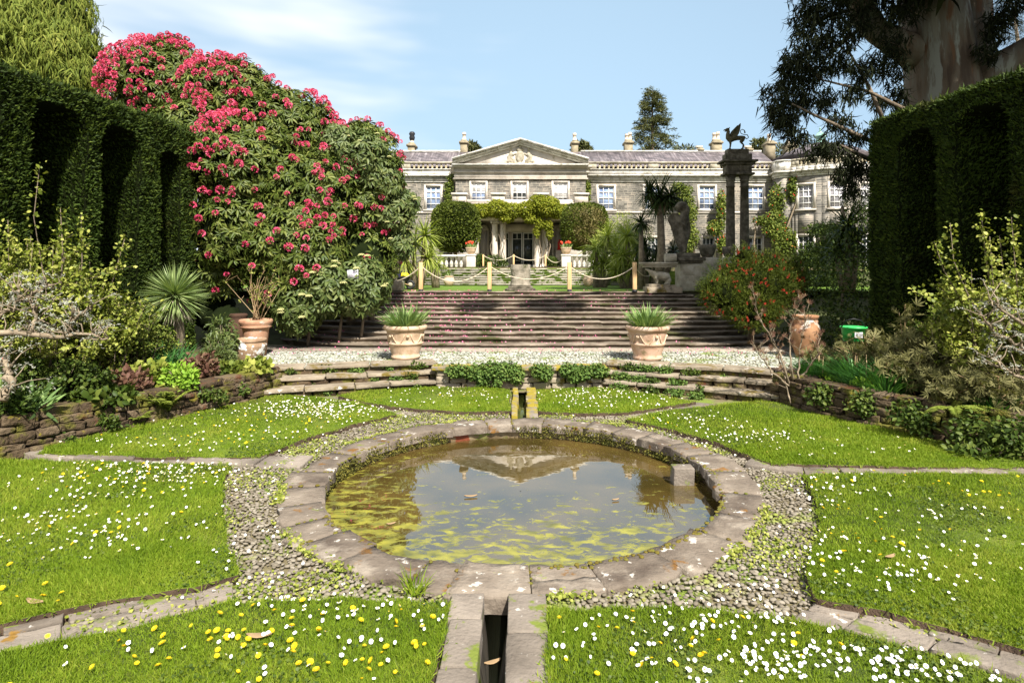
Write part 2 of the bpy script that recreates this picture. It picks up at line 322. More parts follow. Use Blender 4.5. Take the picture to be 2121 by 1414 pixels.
M['paper'] = mat('white_notice', [(.75, .74, .75), (.82, .81, .82)], rough=.6)
M['ink'] = mat('faded_ink', [(.32, .25, .38), (.4, .33, .45)], rough=.8)
M['petalw'] = mat('daisy_white', [(.82, .82, .80), (.88, .88, .87)], rough=.6)
M['petaly'] = mat('dandelion_yellow', [(.80, .55, .01), (.88, .68, .02)], scale=30, rough=.6, island=.5)
M['daisyeye'] = mat('daisy_eye', [(.75, .5, .04), (.8, .6, .06)], rough=.7)
M['pink'] = mat('rhododendron_pink', [(.48, .03, .10), (.70, .08, .19), (.86, .25, .36)], scale=1.6, island=.5, rough=.55, trans=.15)
M['petalp'] = mat('fallen_petals', [(.55, .06, .20), (.8, .3, .42)], island=.9, rough=.6)
M['redfl'] = mat('red_flower', [(.65, .03, .01), (.8, .08, .03)], island=.9, rough=.6)
M['creamfl'] = mat('cream_flower_head', [(.30, .30, .11), (.46, .44, .2)], scale=20, island=.6, rough=.8)
M['straw'] = mat('dry_leaf', [(.20, .11, .05), (.40, .29, .16)], island=.9, rough=.8)
M['hedge'] = leafm('yew_leaf', (.010, .019, .002), (.028, .050, .005), (.095, .13, .013), scale=2, spots=[((.055, .045, .010), .8, .60, .72), ((.05, .085, .010), .55, .55, .7, 9.)], trans=.08, rough=.7, spec=.2)
M['innershade'] = mat('inner_shade', [(.004, .006, .002), (.009, .012, .003)], scale=12, bump=1, bs=30, rough=1, spec=.05)  # near black, stands in for the shade between and behind leaves
M['rhodo'] = leafm('rhododendron_leaf', (.028, .046, .007), (.072, .10, .015), (.18, .195, .045), trans=.08, rough=.45, spec=.2)
M['vib'] = leafm('viburnum_leaf', (.035, .062, .014), (.085, .115, .028), (.17, .19, .06), trans=.12, rough=.5, spec=.3)
M['cyp'] = leafm('cypress_spray', (.06, .085, .012), (.13, .165, .022), (.25, .26, .05), trans=.15, rough=.7)
M['euc'] = leafm('eucalyptus_leaf', (.008, .011, .005), (.017, .022, .009), (.045, .05, .022), trans=.04, rough=.75, spec=.08)  # leaf base darkened to stand in for the crown's own shade
M['shrub'] = leafm('fresh_leaf', (.045, .075, .009), (.17, .20, .026), (.44, .43, .11), trans=.14, rough=.5)
M['shrubd'] = leafm('mid_leaf', (.016, .034, .005), (.05, .08, .012), (.14, .17, .032), trans=.12, rough=.5)
M['lime'] = leafm('lime_leaf', (.12, .24, .02), (.24, .38, .04), (.35, .45, .08), trans=.3)
M['grey'] = leafm('silver_leaf', (.17, .17, .14), (.28, .28, .23), (.42, .41, .35), trans=.1)
M['plum'] = leafm('plum_leaf', (.07, .03, .025), (.14, .07, .045), (.20, .15, .08), trans=.15)
M['bronze'] = leafm('bronze_leaf', (.045, .045, .014), (.11, .105, .035), (.22, .20, .085), trans=.15)
M['yucca'] = leafm('yucca_blade', (.10, .15, .06), (.20, .27, .09), (.40, .46, .20), trans=.15, rough=.4)
M['cord'] = leafm('cordyline_blade', (.12, .165, .03), (.27, .32, .055), (.50, .50, .15), trans=.25, rough=.45)
M['cordd'] = leafm('dark_cordyline', (.012, .026, .007), (.028, .048, .010), (.08, .11, .03), trans=.08, rough=.45)
M['iris'] = leafm('iris_blade', (.09, .16, .06), (.19, .28, .09), (.34, .42, .15), trans=.2, rough=.45)
M['gclump'] = leafm('clump_blade', (.03, .10, .03), (.06, .17, .04), (.12, .25, .06), trans=.2, rough=.45)
M['climb'] = leafm('climber_leaf', (.09, .115, .01), (.20, .225, .018), (.34, .32, .04), trans=.3)
M['ivy'] = leafm('ivy_leaf', (.04, .085, .015), (.09, .15, .03), (.17, .22, .05), trans=.15)
M['climbg'] = leafm('wall_climber', (.03, .055, .008), (.10, .135, .018), (.28, .30, .06), trans=.15)
M['fern'] = leafm('fern_frond', (.08, .12, .015), (.17, .21, .03), (.26, .28, .06), trans=.25)
M['fir'] = leafm('fir_needles', (.05, .06, .02), (.09, .10, .035), (.17, .16, .06), trans=.1)
M['hazel'] = leafm('spring_twig_leaf', (.16, .15, .07), (.26, .24, .1), trans=.2)
M['bottle'] = leafm('bottlebrush_leaf', (.022, .038, .004), (.055, .075, .007), (.13, .15, .018), trans=.12)
M['topi'] = leafm('topiary_leaf', (.03, .045, .006), (.075, .10, .012), (.17, .19, .035), trans=.12)
M['topib'] = leafm('topiary_brown', (.08, .07, .02), (.14, .12, .04), (.20, .16, .06), trans=.1)

# =================== THE SETTING ===================
def grid_mesh(x0, x1, y0, y1, step, zf, keep=None, jx=0):
    xs = np.arange(x0, x1 + 1e-6, step); ys = np.arange(y0, y1 + 1e-6, step); X, Y = np.meshgrid(xs, ys)
    v = np.stack([X.ravel(), Y.ravel(), zf(X.ravel(), Y.ravel())], -1); nx = len(xs)
    i = (np.arange(len(ys) - 1)[:, None] * nx + np.arange(nx - 1)[None]).ravel(); f = np.stack([i, i + 1, i + nx + 1, i + nx], -1)
    if keep is not None:
        c = v[f].mean(1); f = f[keep(c[:, 0], c[:, 1])]
    return v, f
CY = 7.5; RI = 2.40; RO = 2.87          # pond circle
ZT = .50; ZU = 1.95; YF = 16.3; YT = 20.9; ZH = 3.15
def zground(x, y):
    z = np.full(len(x), -.75)
    side = (np.abs(x) > 9.3)
    z = np.where(side, .3, z)
    z = np.where(y > 14, .3, z)
    z = np.where(y > 17, np.interp(y, [17, 21], [.3, 1.7]), z)
    z = np.where(y > 31, np.interp(y, [31, 35, 44], [1.7, 2.8, 3.0]), z)
    z = np.where(y < 0, .2, z)
    return z
xs = np.concatenate([[-900, -300, -120, -60, -30], np.arange(-20, 20.1, .5), [30, 60, 120, 300, 900]]); ys = np.concatenate([[-400, -100, -30], np.arange(-10, 60.1, .5), [80, 150, 400, 1200]])
X, Y = np.meshgrid(xs, ys); g = MB(); nx = len(xs); i = (np.arange(len(ys) - 1)[:, None] * nx + np.arange(nx - 1)[None]).ravel()
g.add(np.stack([X.ravel(), Y.ravel(), zground(X.ravel(), Y.ravel())], -1), np.stack([i, i + 1, i + nx + 1, i + nx], -1))
tag(g.build('ground', mat('ground_soil', [(.05, .045, .02), (.07, .085, .025)], scale=2, bump=.8, rough=1)), kind='structure')
CHX0, CHX1 = -.277, -.09       # front channel water
def pondkeep(x, y):
    k = (x ** 2 + (y - CY) ** 2) > 2.6 ** 2
    k &= ~((x > CHX0 - .04) & (x < CHX1 + .04) & (y < 4.75) & (y > 1))
    k &= ~((x > -.10) & (x < .17) & (y > 10.3) & (y < 12.9))
    return k
g = MB(); v, f = grid_mesh(-9.6, 9.6, 1.0, 14.2, .06, lambda x, y: -.03 + .012 * snoise(np.stack([x, y, 0 * x], -1), 3, 5), pondkeep); g.add(v, f)
tag(g.build('cobble_path', M['cobbed'], smooth=True), kind='structure')
# cobbles -------------------------------------------------
# pebbles sit in the ring round the pond; lawns are laid over them later
LAWN = {
 'A': [(700, 820), (745, 809), (905, 801), (1055, 806), (1056, 851), (950, 852), (860, 846), (780, 838)],
 'B': [(1113, 808), (1240, 803), (1330, 815), (1440, 831), (1300, 853), (1200, 856), (1113, 851)],
 'C': [(560, 816), (650, 822), (740, 835), (822, 857), (735, 878), (640, 905), (580, 928), (535, 946), (300, 945), (80, 938), (120, 905), (300, 874), (450, 842)],
 'D': [(1298, 868), (1380, 850), (1480, 838), (1580, 828), (1650, 838), (1800, 878), (1990, 925), (2180, 968), (1900, 966), (1600, 962), (1560, 946), (1480, 915), (1390, 888)],
 'E': [(-420, 948), (60, 952), (300, 958), (478, 964), (462, 1000), (460, 1050), (468, 1110), (496, 1188), (400, 1215), (250, 1238), (0, 1290), (-420, 1370)],
 'F': [(1663, 985), (1900, 980), (2500, 984), (2600, 1480), (2121, 1345), (1960, 1302), (1830, 1266), (1690, 1242), (1668, 1195), (1690, 1120), (1700, 1080), (1690, 1030)],
 'G': [(-700, 1500), (0, 1352), (250, 1302), (480, 1243), (700, 1240), (936, 1246), (925, 1290), (895, 1414), (850, 1620), (-700, 1800)],
 'H': [(1133, 1262), (1380, 1256), (1560, 1270), (1680, 1292), (1850, 1334), (2060, 1396), (2500, 1540), (2500, 1750), (1135, 1650), (1132, 1414)]}
def densify(poly, n=6, amp=.015):
    out = []
    for a, b in zip(poly, poly[1:] + poly[:1]):
        a = np.array(a); b = np.array(b); L = np.linalg.norm(b - a); k = max(2, int(L / .12))
        for t in np.arange(k) / k: out.append(tuple(a + (b - a) * t + rng.normal(size=2) * amp * min(1, L)))
    return out
def inpoly(x, y, poly):
    r = np.zeros(len(x), bool); p = np.array(poly); n = len(p)
    for i in range(n):
        x1, y1 = p[i]; x2, y2 = p[(i + 1) % n]
        c = ((y1 > y) != (y2 > y)) & (x < (x2 - x1) * (y - y1) / (y2 - y1 + 1e-12) + x1); r ^= c
    return r
ZL = .06
WL = {}
def zlawn(x, y): return ZL + .012 * snoise(np.stack([x, y, 0 * x], -1), 1.6, 21)
for k, poly in LAWN.items():
    wp = [tuple(G(px, py, ZL)[:2]) for px, py in poly]; wp = densify(wp); WL[k] = wp
    wa = np.array(wp); x0, y0 = wa.min(0); x1, y1 = wa.max(0)
    lb = MB(); ring = [(p[0], p[1], float(zlawn(np.array([p[0]]), np.array([p[1]]))[0])) for p in wp]
    lb.prism(ring, -.06, ZL, bottom=False)
    o = lb.build('lawn', M['turf']); o.data.materials.append(M['soil'])
    n = len(o.data.polygons); o.data.polygons.foreach_set('material_index', [0] + [1] * (n - 1)); tag(o, kind='structure')
def inlawn(x, y):
    r = np.zeros(len(x), bool)
    for p in WL.values(): r |= inpoly(x, y, p)
    return r
def scatter_xy(n, x0, x1, y0, y1): return rng.uniform(x0, x1, n), rng.uniform(y0, y1, n)
def pebbles(n, x, y, z, m, size, name):
    mb = MB(); N = len(x); s = size * rng.uniform(.55, 1.35, (N, 1)); a = rng.uniform(0, 6.28, N)
    sc = np.concatenate([s * 1.15, s * rng.uniform(.65, .95, (N, 1)), s * .46], 1)
    R = np.zeros((N, 3, 3)); R[:, 0, 0] = np.cos(a) * sc[:, 0]; R[:, 1, 0] = np.sin(a) * sc[:, 0]; R[:, 0, 1] = -np.sin(a) * sc[:, 1]; R[:, 1, 1] = np.cos(a) * sc[:, 1]; R[:, 2, 2] = sc[:, 2]
    R[:, 2, 0] = rng.normal(size=N) * .12 * sc[:, 0]; R[:, 2, 1] = rng.normal(size=N) * .12 * sc[:, 1]
    mb.inst(PV, [PF], R, np.stack([x, y, z + rng.normal(size=N) * .004], -1)); return tag(mb.build(name, m, smooth=True), kind='structure')
def pack(n, box, rmin, keep):
    """dart throwing on a hash grid"""
    x0, x1, y0, y1 = box; cs = rmin; grid = {}; out = []
    X = rng.uniform(x0, x1, n); Y = rng.uniform(y0, y1, n); k = keep(X, Y); X = X[k]; Y = Y[k]
    for x, y in zip(X, Y):
        i, j = int(x / cs) if x > 0 else int(x / cs) - 1, int(y / cs); bad = False
        for a in (-1, 0, 1):
            for b in (-1, 0, 1):
                for q in grid.get((i + a, j + b), ()):
                    if (q[0] - x) ** 2 + (q[1] - y) ** 2 < rmin * rmin: bad = True; break
                if bad: break
            if bad: break
        if not bad: grid.setdefault((i, j), []).append((x, y)); out.append((x, y))
    return np.array(out)
def keepc(x, y):
    r = np.hypot(x, y - CY)
    return (r > RO + .0) & (r < 4.6) & ~inlawn(x, y) & ~((x > -.56) & (x < .22) & (y < 4.7)) & ~((x > -.2) & (x < .35) & (y > 10)) & (y > 3.9)
pts = pack(120000, (-4.3, 4.6, 3.9, 12.3), .032, keepc)
pebbles(0, pts[:, 0], pts[:, 1], np.full(len(pts), -.006), M['cobble'], .042, 'cobble_stones')
# pond --------------------------------------------------
g = MB(); n = 96; t = np.arange(n) * 2 * np.pi / n
ZW = -.21
wat = MB(); rings = np.linspace(0.01, RI + .05, 12)
v = np.stack([(rings[:, None] * np.cos(t)), CY + rings[:, None] * np.sin(t), np.full((12, n), ZW)], -1).reshape(-1, 3)
i = np.arange(11)[:, None] * n; j = np.arange(n)[None]; j2 = (j + 1) % n
wat.add(v, np.stack([i + j, i + n + j, i + n + j2, i + j2], -1).reshape(-1, 4)[:, ::-1])
def water_mat():
    m = bpy.data.materials.new('pond_water'); m.use_nodes = True; t = m.node_tree; N = t.nodes; L = t.links
    b = N['Principled BSDF']; b.inputs['Base Color'].default_value = (.075, .045, .008, 1); b.inputs['Roughness'].default_value = .015; b.inputs['IOR'].default_value = 2.85
    g = N.new('ShaderNodeNewGeometry'); sp = N.new('ShaderNodeSeparateXYZ'); L.new(g.outputs['Position'], sp.inputs[0])
    def mth(op, a, b_, c=None):
        n = N.new('ShaderNodeMath'); n.operation = op
        for i, q in enumerate((a, b_, c)):
            if q is None: continue
            if isinstance(q, (int, float)): n.inputs[i].default_value = q
            else: L.new(q, n.inputs[i])
        return n.outputs[0]
    mp = N.new('ShaderNodeMapping'); mp.inputs['Scale'].default_value = (1, 1.7, 1); L.new(g.outputs['Position'], mp.inputs[0])
    n1 = N.new('ShaderNodeTexNoise'); n1.inputs['Scale'].default_value = 4.6; n1.inputs['Detail'].default_value = 8; n1.inputs['Roughness'].default_value = .68; n1.inputs['Distortion'].default_value = .6; L.new(mp.outputs[0], n1.inputs['Vector'])
    # algae gathers at the near (leeward) side and along the left side of the basin
    near = N.new('ShaderNodeMapRange'); L.new(sp.outputs[1], near.inputs['Value']); near.inputs['From Min'].default_value = 5.1; near.inputs['From Max'].default_value = 7.9; near.inputs['To Min'].default_value = .21; near.inputs['To Max'].default_value = -.035
    lef = N.new('ShaderNodeMapRange'); L.new(sp.outputs[0], lef.inputs['Value']); lef.inputs['From Min'].default_value = -2.3; lef.inputs['From Max'].default_value = -.9; lef.inputs['To Min'].default_value = .13; lef.inputs['To Max'].default_value = 0
    a = mth('ADD', n1.outputs['Fac'], near.outputs[0]); a = mth('ADD', a, lef.outputs[0])
    mk = N.new('ShaderNodeMapRange'); mk.inputs['From Min'].default_value = .59; mk.inputs['From Max'].default_value = .67; mk.inputs['To Max'].default_value = .78; L.new(a, mk.inputs['Value'])
    n2 = N.new('ShaderNodeTexNoise'); n2.inputs['Scale'].default_value = 5; n2.inputs['Detail'].default_value = 7; L.new(mp.outputs[0], n2.inputs['Vector'])
    cr = N.new('ShaderNodeValToRGB'); cr.color_ramp.elements[0].position = .33; cr.color_ramp.elements[0].color = (.10, .105, .02, 1); cr.color_ramp.elements[1].position = .66; cr.color_ramp.elements[1].color = (.32, .30, .035, 1); L.new(n2.outputs['Fac'], cr.inputs[0])
    al = N.new('ShaderNodeBsdfPrincipled'); al.inputs['Roughness'].default_value = .5; L.new(cr.outputs[0], al.inputs['Base Color'])
    n3 = N.new('ShaderNodeTexNoise'); n3.inputs['Scale'].default_value = 60; n3.inputs['Detail'].default_value = 3; L.new(g.outputs['Position'], n3.inputs['Vector'])
    bu = N.new('ShaderNodeBump'); bu.inputs['Strength'].default_value = .5; bu.inputs['Distance'].default_value = .01; L.new(n3.outputs['Fac'], bu.inputs['Height']); L.new(bu.outputs[0], al.inputs['Normal'])
    n4 = N.new('ShaderNodeTexNoise'); n4.inputs['Scale'].default_value = 3.5; n4.inputs['Detail'].default_value = 2; L.new(g.outputs['Position'], n4.inputs['Vector'])
    b2 = N.new('ShaderNodeBump'); b2.inputs['Strength'].default_value = .05; b2.inputs['Distance'].default_value = .012; L.new(n4.outputs['Fac'], b2.inputs['Height']); L.new(b2.outputs[0], b.inputs['Normal'])
    # silty water scatters a little more where the bottom is shallow
    # 
    n5 = N.new('ShaderNodeTexNoise'); n5.inputs['Scale'].default_value = 1.2; L.new(g.outputs['Position'], n5.inputs['Vector'])
    c5 = N.new('ShaderNodeValToRGB'); c5.color_ramp.elements[0].position = .35; c5.color_ramp.elements[0].color = (.045, .032, .008, 1); c5.color_ramp.elements[1].position = .65; c5.color_ramp.elements[1].color = (.10, .066, .018, 1); L.new(n5.outputs['Fac'], c5.inputs[0]); L.new(c5.outputs[0], b.inputs['Base Color'])
    ms = N.new('ShaderNodeMixShader'); L.new(mk.outputs[0], ms.inputs[0]); L.new(b.outputs[0], ms.inputs[1]); L.new(al.outputs[0], ms.inputs[2]); L.new(ms.outputs[0], N['Material Output'].inputs['Surface'])
    return m
M['water'] = water_mat()
tag(wat.build('pond_water', M['water'], smooth=True), kind='structure')
M['dwater'] = mat('channel_water', [(.012, .014, .008), (.02, .02, .012)], rough=.03, spec=.8); M['dwater'].node_tree.nodes['Principled BSDF'].inputs['IOR'].default_value = 2.4
g = MB(); g.box(CHX0 - .03, CHX1 + .03, .9, 4.7, -.4, -.11); tag(g.build('channel_water', M['dwater']), kind='structure')
g = MB(); g.box(-.10, .17, 10.25, 12.95, -.4, -.10); tag(g.build('channel_water', mat('green_channel_water', [(.03, .04, .008), (.07, .08, .02)], rough=.08)), kind='structure')
# basin: wall below the coping and the ring of coping slabs
basin = thing('pond_basin', 'round stone pond basin with wide mossy coping slabs round murky water', 'pond', (0, CY, 0))
g = MB(); hgt = [.0, -.07, -.14, -.22, -.6]; k = len(hgt)
v = []
for zi, z in enumerate(hgt):
    r = RI + .05 + .02 * np.random.default_rng(zi).normal(size=n) * .6 + (.02 if zi else 0)
    v.append(np.stack([r * np.cos(t), CY + r * np.sin(t), np.full(n, z)], -1))
i = np.arange(k - 1)[:, None] * n
g.add(np.concatenate(v), np.stack([i + j, i + j2, i + n + j2, i + n + j], -1).reshape(-1, 4))
g.build('basin_wall', mat('wet_basin_wall', [(.07, .045, .02), (.14, .10, .05), (.2, .16, .1)], scale=3, bump=1, bs=20, rough=.8, spots=[((.10, .13, .015), 3.2, .5, .6), ((.13, .03, .01), 2.2, .6, .66, 8)]), basin, smooth=True)
cp = MB(); a = -math.pi / 2 - .21; ends = []
while a < 1.5 * math.pi - .25:
    da = rng.uniform(.17, .30)
    if a + da > 1.5 * math.pi - .30: da = 1.5 * math.pi - .21 - a
    ends.append((a, a + da)); a += da
ends.append((1.5 * math.pi - .21 + .0, 1.5 * math.pi - .21 + .0))
def slab(mb, a0, a1, r0, r1, z0, z1, gap=.004):
    k = 6; aa = np.linspace(a0 + gap / r1, a1 - gap / r1, k); m_ = 5; rr = np.linspace(0, 1, m_)
    j0 = rng.normal(size=k) * .016; j1 = rng.normal(size=k) * .028; tz = rng.normal() * .006
    top = []
    for q in rr:
        r = (r0 + j0) * (1 - q) + (r1 + j1) * q
        top.append(np.stack([r * np.cos(aa), CY + r * np.sin(aa), z1 + tz + .004 * rng.normal(size=k)], -1))
    top = np.array(top); bot = top.copy(); bot[..., 2] = z0
    # rounded rim: pull outer ring of the top down
    rim = top.copy(); cen = top.mean((0, 1)); inn = cen + (top - cen) * np.array([.985, .985, 1]); inn[..., 2] = top[..., 2] + .006
    v = np.concatenate([inn.reshape(-1, 3), rim.reshape(-1, 3) - [0, 0, .007], bot.reshape(-1, 3)]); n0 = k * m_
    fs = []
    for i_ in range(m_ - 1):
        for j_ in range(k - 1): q = i_ * k + j_; fs.append((q, q + k, q + k + 1, q + 1))
    edge = [(0, j_) for j_ in range(k)] + [(i_, k - 1) for i_ in range(1, m_)] + [(m_ - 1, j_) for j_ in range(k - 2, -1, -1)] + [(i_, 0) for i_ in range(m_ - 2, 0, -1)]
    for (p, q), (r, s_) in zip(edge, edge[1:] + edge[:1]):
        A, B = p * k + q, r * k + s_; fs += [(A, B, B + n0, A + n0), (A + n0, B + n0, B + 2 * n0, A + 2 * n0)]
    mb.add(v, np.array(fs))
for a0, a1 in ends[:-1]:
    r1 = RO + rng.uniform(-.05, .05)
    if rng.random() < .14 and a1 - a0 > .2:
        rm = rng.uniform(2.58, 2.7); slab(cp, a0, a1, RI + rng.normal() * .015, rm, -.10, .017); slab(cp, a0, a1, rm + .012, r1, -.10, .014)
    else: slab(cp, a0, a1, RI + rng.normal() * .02, r1, -.10, .018)
slab(cp, -math.pi / 2 - .21, -math.pi / 2 + .0, RI, 2.55, -.10, .02); slab(cp, -math.pi / 2 - .21, -math.pi / 2 + .0, 2.57, 2.93, -.10, .022)
for a0, a1 in [(-math.pi / 2, -math.pi / 2 + .0)]: pass
cpo = cp.build('coping', M['coping'], basin)
# moss cushions and weeds in the joints
g = MB()
mo = []
for a0, a1 in ends[:-1]:
    for _ in range(rng.integers(1, 10)):
        r = rng.uniform(RI, RO); mo.append((r * math.cos(a0) + rng.normal() * .01, CY + r * math.sin(a0) + rng.normal() * .01))
for _ in range(260):
    a = rng.choice([-.9, -.45, .1, -2.3, 2.9, 2.5, 1.2, -1.3]) + rng.normal() * .16; r = RI + .01 + abs(rng.normal()) * .035
    mo.append((r * math.cos(a), CY + r * math.sin(a)))
mo = np.array(mo); N = len(mo); s = rng.uniform(.02, .05, N); R = np.zeros((N, 3, 3)); R[:, 0, 0] = s; R[:, 1, 1] = s * rng.uniform(.6, 1.4, N); R[:, 2, 2] = s * .5
g.inst(PV, [PF], R, np.column_stack([mo, np.full(N, .024)]))
mo_ = g.build('moss', mat('orange_moss', [(.09, .06, .01), (.15, .12, .018), (.12, .15, .025)], scale=3, island=.5, bump=1, bs=80, rough=1), basin, smooth=True); mo_['kind'] = 'stuff'
g = MB(); N = 9000; a = rng.uniform(-.35, math.pi + .35, N); zz = -.015 - .17 * rng.random(N) ** 1.5; kq = snoise(np.stack([np.cos(a) * 3, np.sin(a) * 3, zz * 4], -1), 1.2, 44) > -.25; a = a[kq]; zz = zz[kq]; N = len(a); rr = RI + rng.uniform(-.01, .05, N)
q = np.stack([rr * np.cos(a), CY + rr * np.sin(a), zz], -1); inw = np.stack([-np.cos(a), -np.sin(a), 0 * a], -1); g.inst(*LEAF2, frames(unit(inw + .8 * rng.normal(size=(N, 3)) + [0, 0, -.2]), rng.uniform(.015, .045, N), .02), q)
mf = g.build('moss_fringe', mat('rim_moss', [(.03, .035, .006), (.09, .085, .012), (.20, .17, .03)], island=.7, rough=.9), basin); mf['kind'] = 'stuff'
g = MB(); b0 = G(1413, 1000, ZW); v = RV * np.array([.27, .2, .36]); v[:, 1] += -.1 * v[:, 2]; g.add(v + b0 + [0, 0, .05], RF)
tag(g.build('stone_block', M['flag'], loc=b0), 'grey cut stone block standing in the water at the right rim of the pond', 'stone')
# rills: stones beside the two channels
def rill(x0, x1, xs0, xs1, y0, y1, z, m, label, name='rill_edging'):
    r_ = thing(name, label, 'stone edging', ((x0 + x1) / 2, (y0 + y1) / 2, 0))
    for sx0, sx1 in ((xs0, x0), (x1, xs1)):
        g = MB(); y = y0
        while y < y1 - .05:
            L = min(rng.uniform(.3, .6), y1 - y); rock(g, ((sx0 + sx1) / 2 + rng.normal() * .008, y + L / 2, z - .1), ((sx1 - sx0) * rng.uniform(.96, 1.08), L * .985, .27), 0, .03, .01); y += L
        g.build('edging_stones', m, r_)
rill(CHX0, CHX1, -.525, .18, 1.4, 4.6, .03, M['flag'], 'pale slabs lining the narrow water channel in the foreground')
rill(-.05, .126, -.16, .32, 10.4, 12.9, .045, M['mossflag'], 'yellow mossy stones lining the short channel behind the pond')
# stone strips between lawns
def strip(pa, pb, z=.02, L=.55, rows=1, m='flag', name='stone_path'):
    """pa, pb: photo points of the two edges (same count)"""
    A = np.array([G(*p) for p in pa])[:, :2]; B = np.array([G(*p) for p in pb])[:, :2]; mb = MB()
    def ev(C, s):
        d = np.r_[0, np.cumsum(np.linalg.norm(np.diff(C, axis=0), axis=1))]; return np.array([np.interp(s * d[-1], d, C[:, 0]), np.interp(s * d[-1], d, C[:, 1])])
    tot = np.sum(np.linalg.norm(np.diff(A, axis=0), axis=1)); 
    for r in range(rows):
        q0, q1 = r / rows, (r + 1) / rows; s = 0 
        while s < 1:
            ds = rng.uniform(.6, 1.4) * L / tot; s2 = min(1, s + ds); g0 = .006 / tot
            c = [(ev(A, t_) * (1 - q) + ev(B, t_) * q) for t_, q in ((s + g0, q0 + .02), (s2 - g0, q0 + .02), (s2 - g0, q1 - .02), (s + g0, q1 - .02))]
            c = np.array(c) + rng.normal(size=(4, 2)) * .012
            ctr = c.mean(0); hh = z + rng.normal() * .008
            # curved-edge slab from the rock template warped onto the quad
            u = RV[:, 0] + .5; w_ = RV[:, 1] + .5
            xy = (c[0] * ((1 - u) * (1 - w_))[:, None] + c[1] * (u * (1 - w_))[:, None] + c[2] * (u * w_)[:, None] + c[3] * ((1 - u) * w_)[:, None])
            zz = hh - .05 + RV[:, 2] * .1 + .004 * rng.normal(size=len(RV))
            mb.add(np.column_stack([xy, zz]), RF); s = s2
    return tag(mb.build(name, M[m]), kind='structure')
strip([(-420, 1375), (0, 1290), (250, 1240), (480, 1193)], [(-420, 1455), (0, 1352), (250, 1302), (482, 1238)], rows=2, L=.5)
strip([(1690, 1245), (1830, 1270), (1960, 1306), (2121, 1350), (2500, 1450)], [(1640, 1288), (1850, 1334), (1960, 1362), (2121, 1410), (2500, 1540)], rows=2, L=.45)
strip([(45, 925), (100, 938), (330, 946), (545, 948), (650, 950)], [(20, 938), (75, 952), (300, 959), (480, 965), (620, 975)], L=.7, z=.04)
strip([(1560, 950), (1620, 963), (1900, 967), (2200, 968)], [(1540, 968), (1650, 983), (1900, 982), (2300, 986)], L=.7, z=.04)
strip([(690, 820), (780, 840), (880, 850)], [(655, 824), (745, 843), (840, 858)], L=.5, z=.0)
strip([(1440, 832), (1310, 853), (1280, 862)], [(1480, 836), (1370, 852), (1310, 866)], L=.5, z=.0)
# terrace -------------------------------------------------
TERR = [(-9.6, 12.6), (-5.4, 12.95), (-3.6, 13.42), (-1.95, 13.82), (-1.75, 13.42), (1.75, 13.42), (1.95, 13.78), (3.6, 13.2), (5.2, 12.5), (9.6, 12.2), (9.6, 17.4), (-9.6, 17.4)]
g = MB(); g.prism(TERR, -.7, ZT - .03); tag(g.build('terrace', M['cobbed']), kind='structure')
pts = pack(60000, (-6.9, 7.2, 12.5, 16.6), .062, lambda x, y: inpoly(x, y, TERR) & (y < 16.15 + .0 * x))
pebbles(0, pts[:, 0], pts[:, 1], np.full(len(pts), ZT - .02), M['cobblew'], .072, 'terrace_cobbles')
g = MB(); g.box(-7.4, 7.4, 15.75, 16.6, ZT - .05, ZT + .022); tag(g.build('paving_strip', M['pavestrip']), kind='structure')
# low curved steps either side and the ivy hung wall in the middle
def course(mb, path, z0, h, depth, L=.5, jit=.05, wall=False):
    C = np.array(path, float); d = np.r_[0, np.cumsum(np.linalg.norm(np.diff(C, axis=0), axis=1))]; s = 0
    # smooth the path
    while s < d[-1] - .05:
        l = min(rng.uniform(.6, 1.5) * L, d[-1] - s); m_ = s + l / 2
        x = np.interp(m_, d, C[:, 0]); y = np.interp(m_, d, C[:, 1]); x2 = np.interp(m_ + .05, d, C[:, 0]); y2 = np.interp(m_ + .05, d, C[:, 1]); x1 = np.interp(m_ - .05, d, C[:, 0]); y1 = np.interp(m_ - .05, d, C[:, 1])
        yaw = math.atan2(y2 - y1, x2 - x1); nx_, ny_ = -math.sin(yaw), math.cos(yaw)
        h_ = h * rng.uniform(.82, 1.06) if wall else h; o_ = rng.normal() * .02 if wall else 0
        rock(mb, (x + nx_ * (depth / 2 + o_), y + ny_ * (depth / 2 + o_), z0 + h / 2), (l * (.96 if wall else .985), depth, h_), yaw, jit, .05 if wall else .015, soft=wall); s += l
def smooth_path(p, n=14):
    p = np.array(p, float); t = np.linspace(0, 1, n)[:, None]; return (1 - t) ** 2 * p[0] + 2 * t * (1 - t) * (2 * p[1] - .5 * (p[0] + p[2])) + t ** 2 * p[2]
def low_steps(arcs, label, base):
    st = thing('curved_steps', label, 'steps', base)
    for i_, a_ in enumerate(arcs):
        g = MB(); a_ = smooth_path(a_)
        course(g, a_ + [0, .03], i_ * .17 - .04, .145, .5, .4, .12, True)           # riser stones
        g.build('riser', M['wallstone'], st)
        g = MB(); course(g, a_ - [0, .03], i_ * .17 + .10, .07, .58, 1.1, .04); g.build('tread', M['stepstone'], st)
low_steps([[(-5.35, 12.05), (-3.6, 12.6), (-1.85, 13.25)], [(-5.45, 12.45), (-3.6, 12.98), (-1.9, 13.5)], [(-5.5, 12.85), (-3.6, 13.35), (-1.95, 13.72)]], 'three shallow curved stone steps left of the ivy hung wall', (-3.6, 12.7, 0))
low_steps([[(1.8, 13.2), (3.5, 12.45), (5.05, 11.55)], [(1.9, 13.45), (3.6, 12.8), (5.2, 11.98)], [(1.95, 13.68), (3.6, 13.12), (5.3, 12.38)]], 'three shallow curved stone steps right of the ivy hung wall', (3.6, 12.5, 0))
lw = thing('low_wall', 'low rubble stone wall between the two curved steps with ivy hanging over it', 'wall', (0, 13.3, 0))
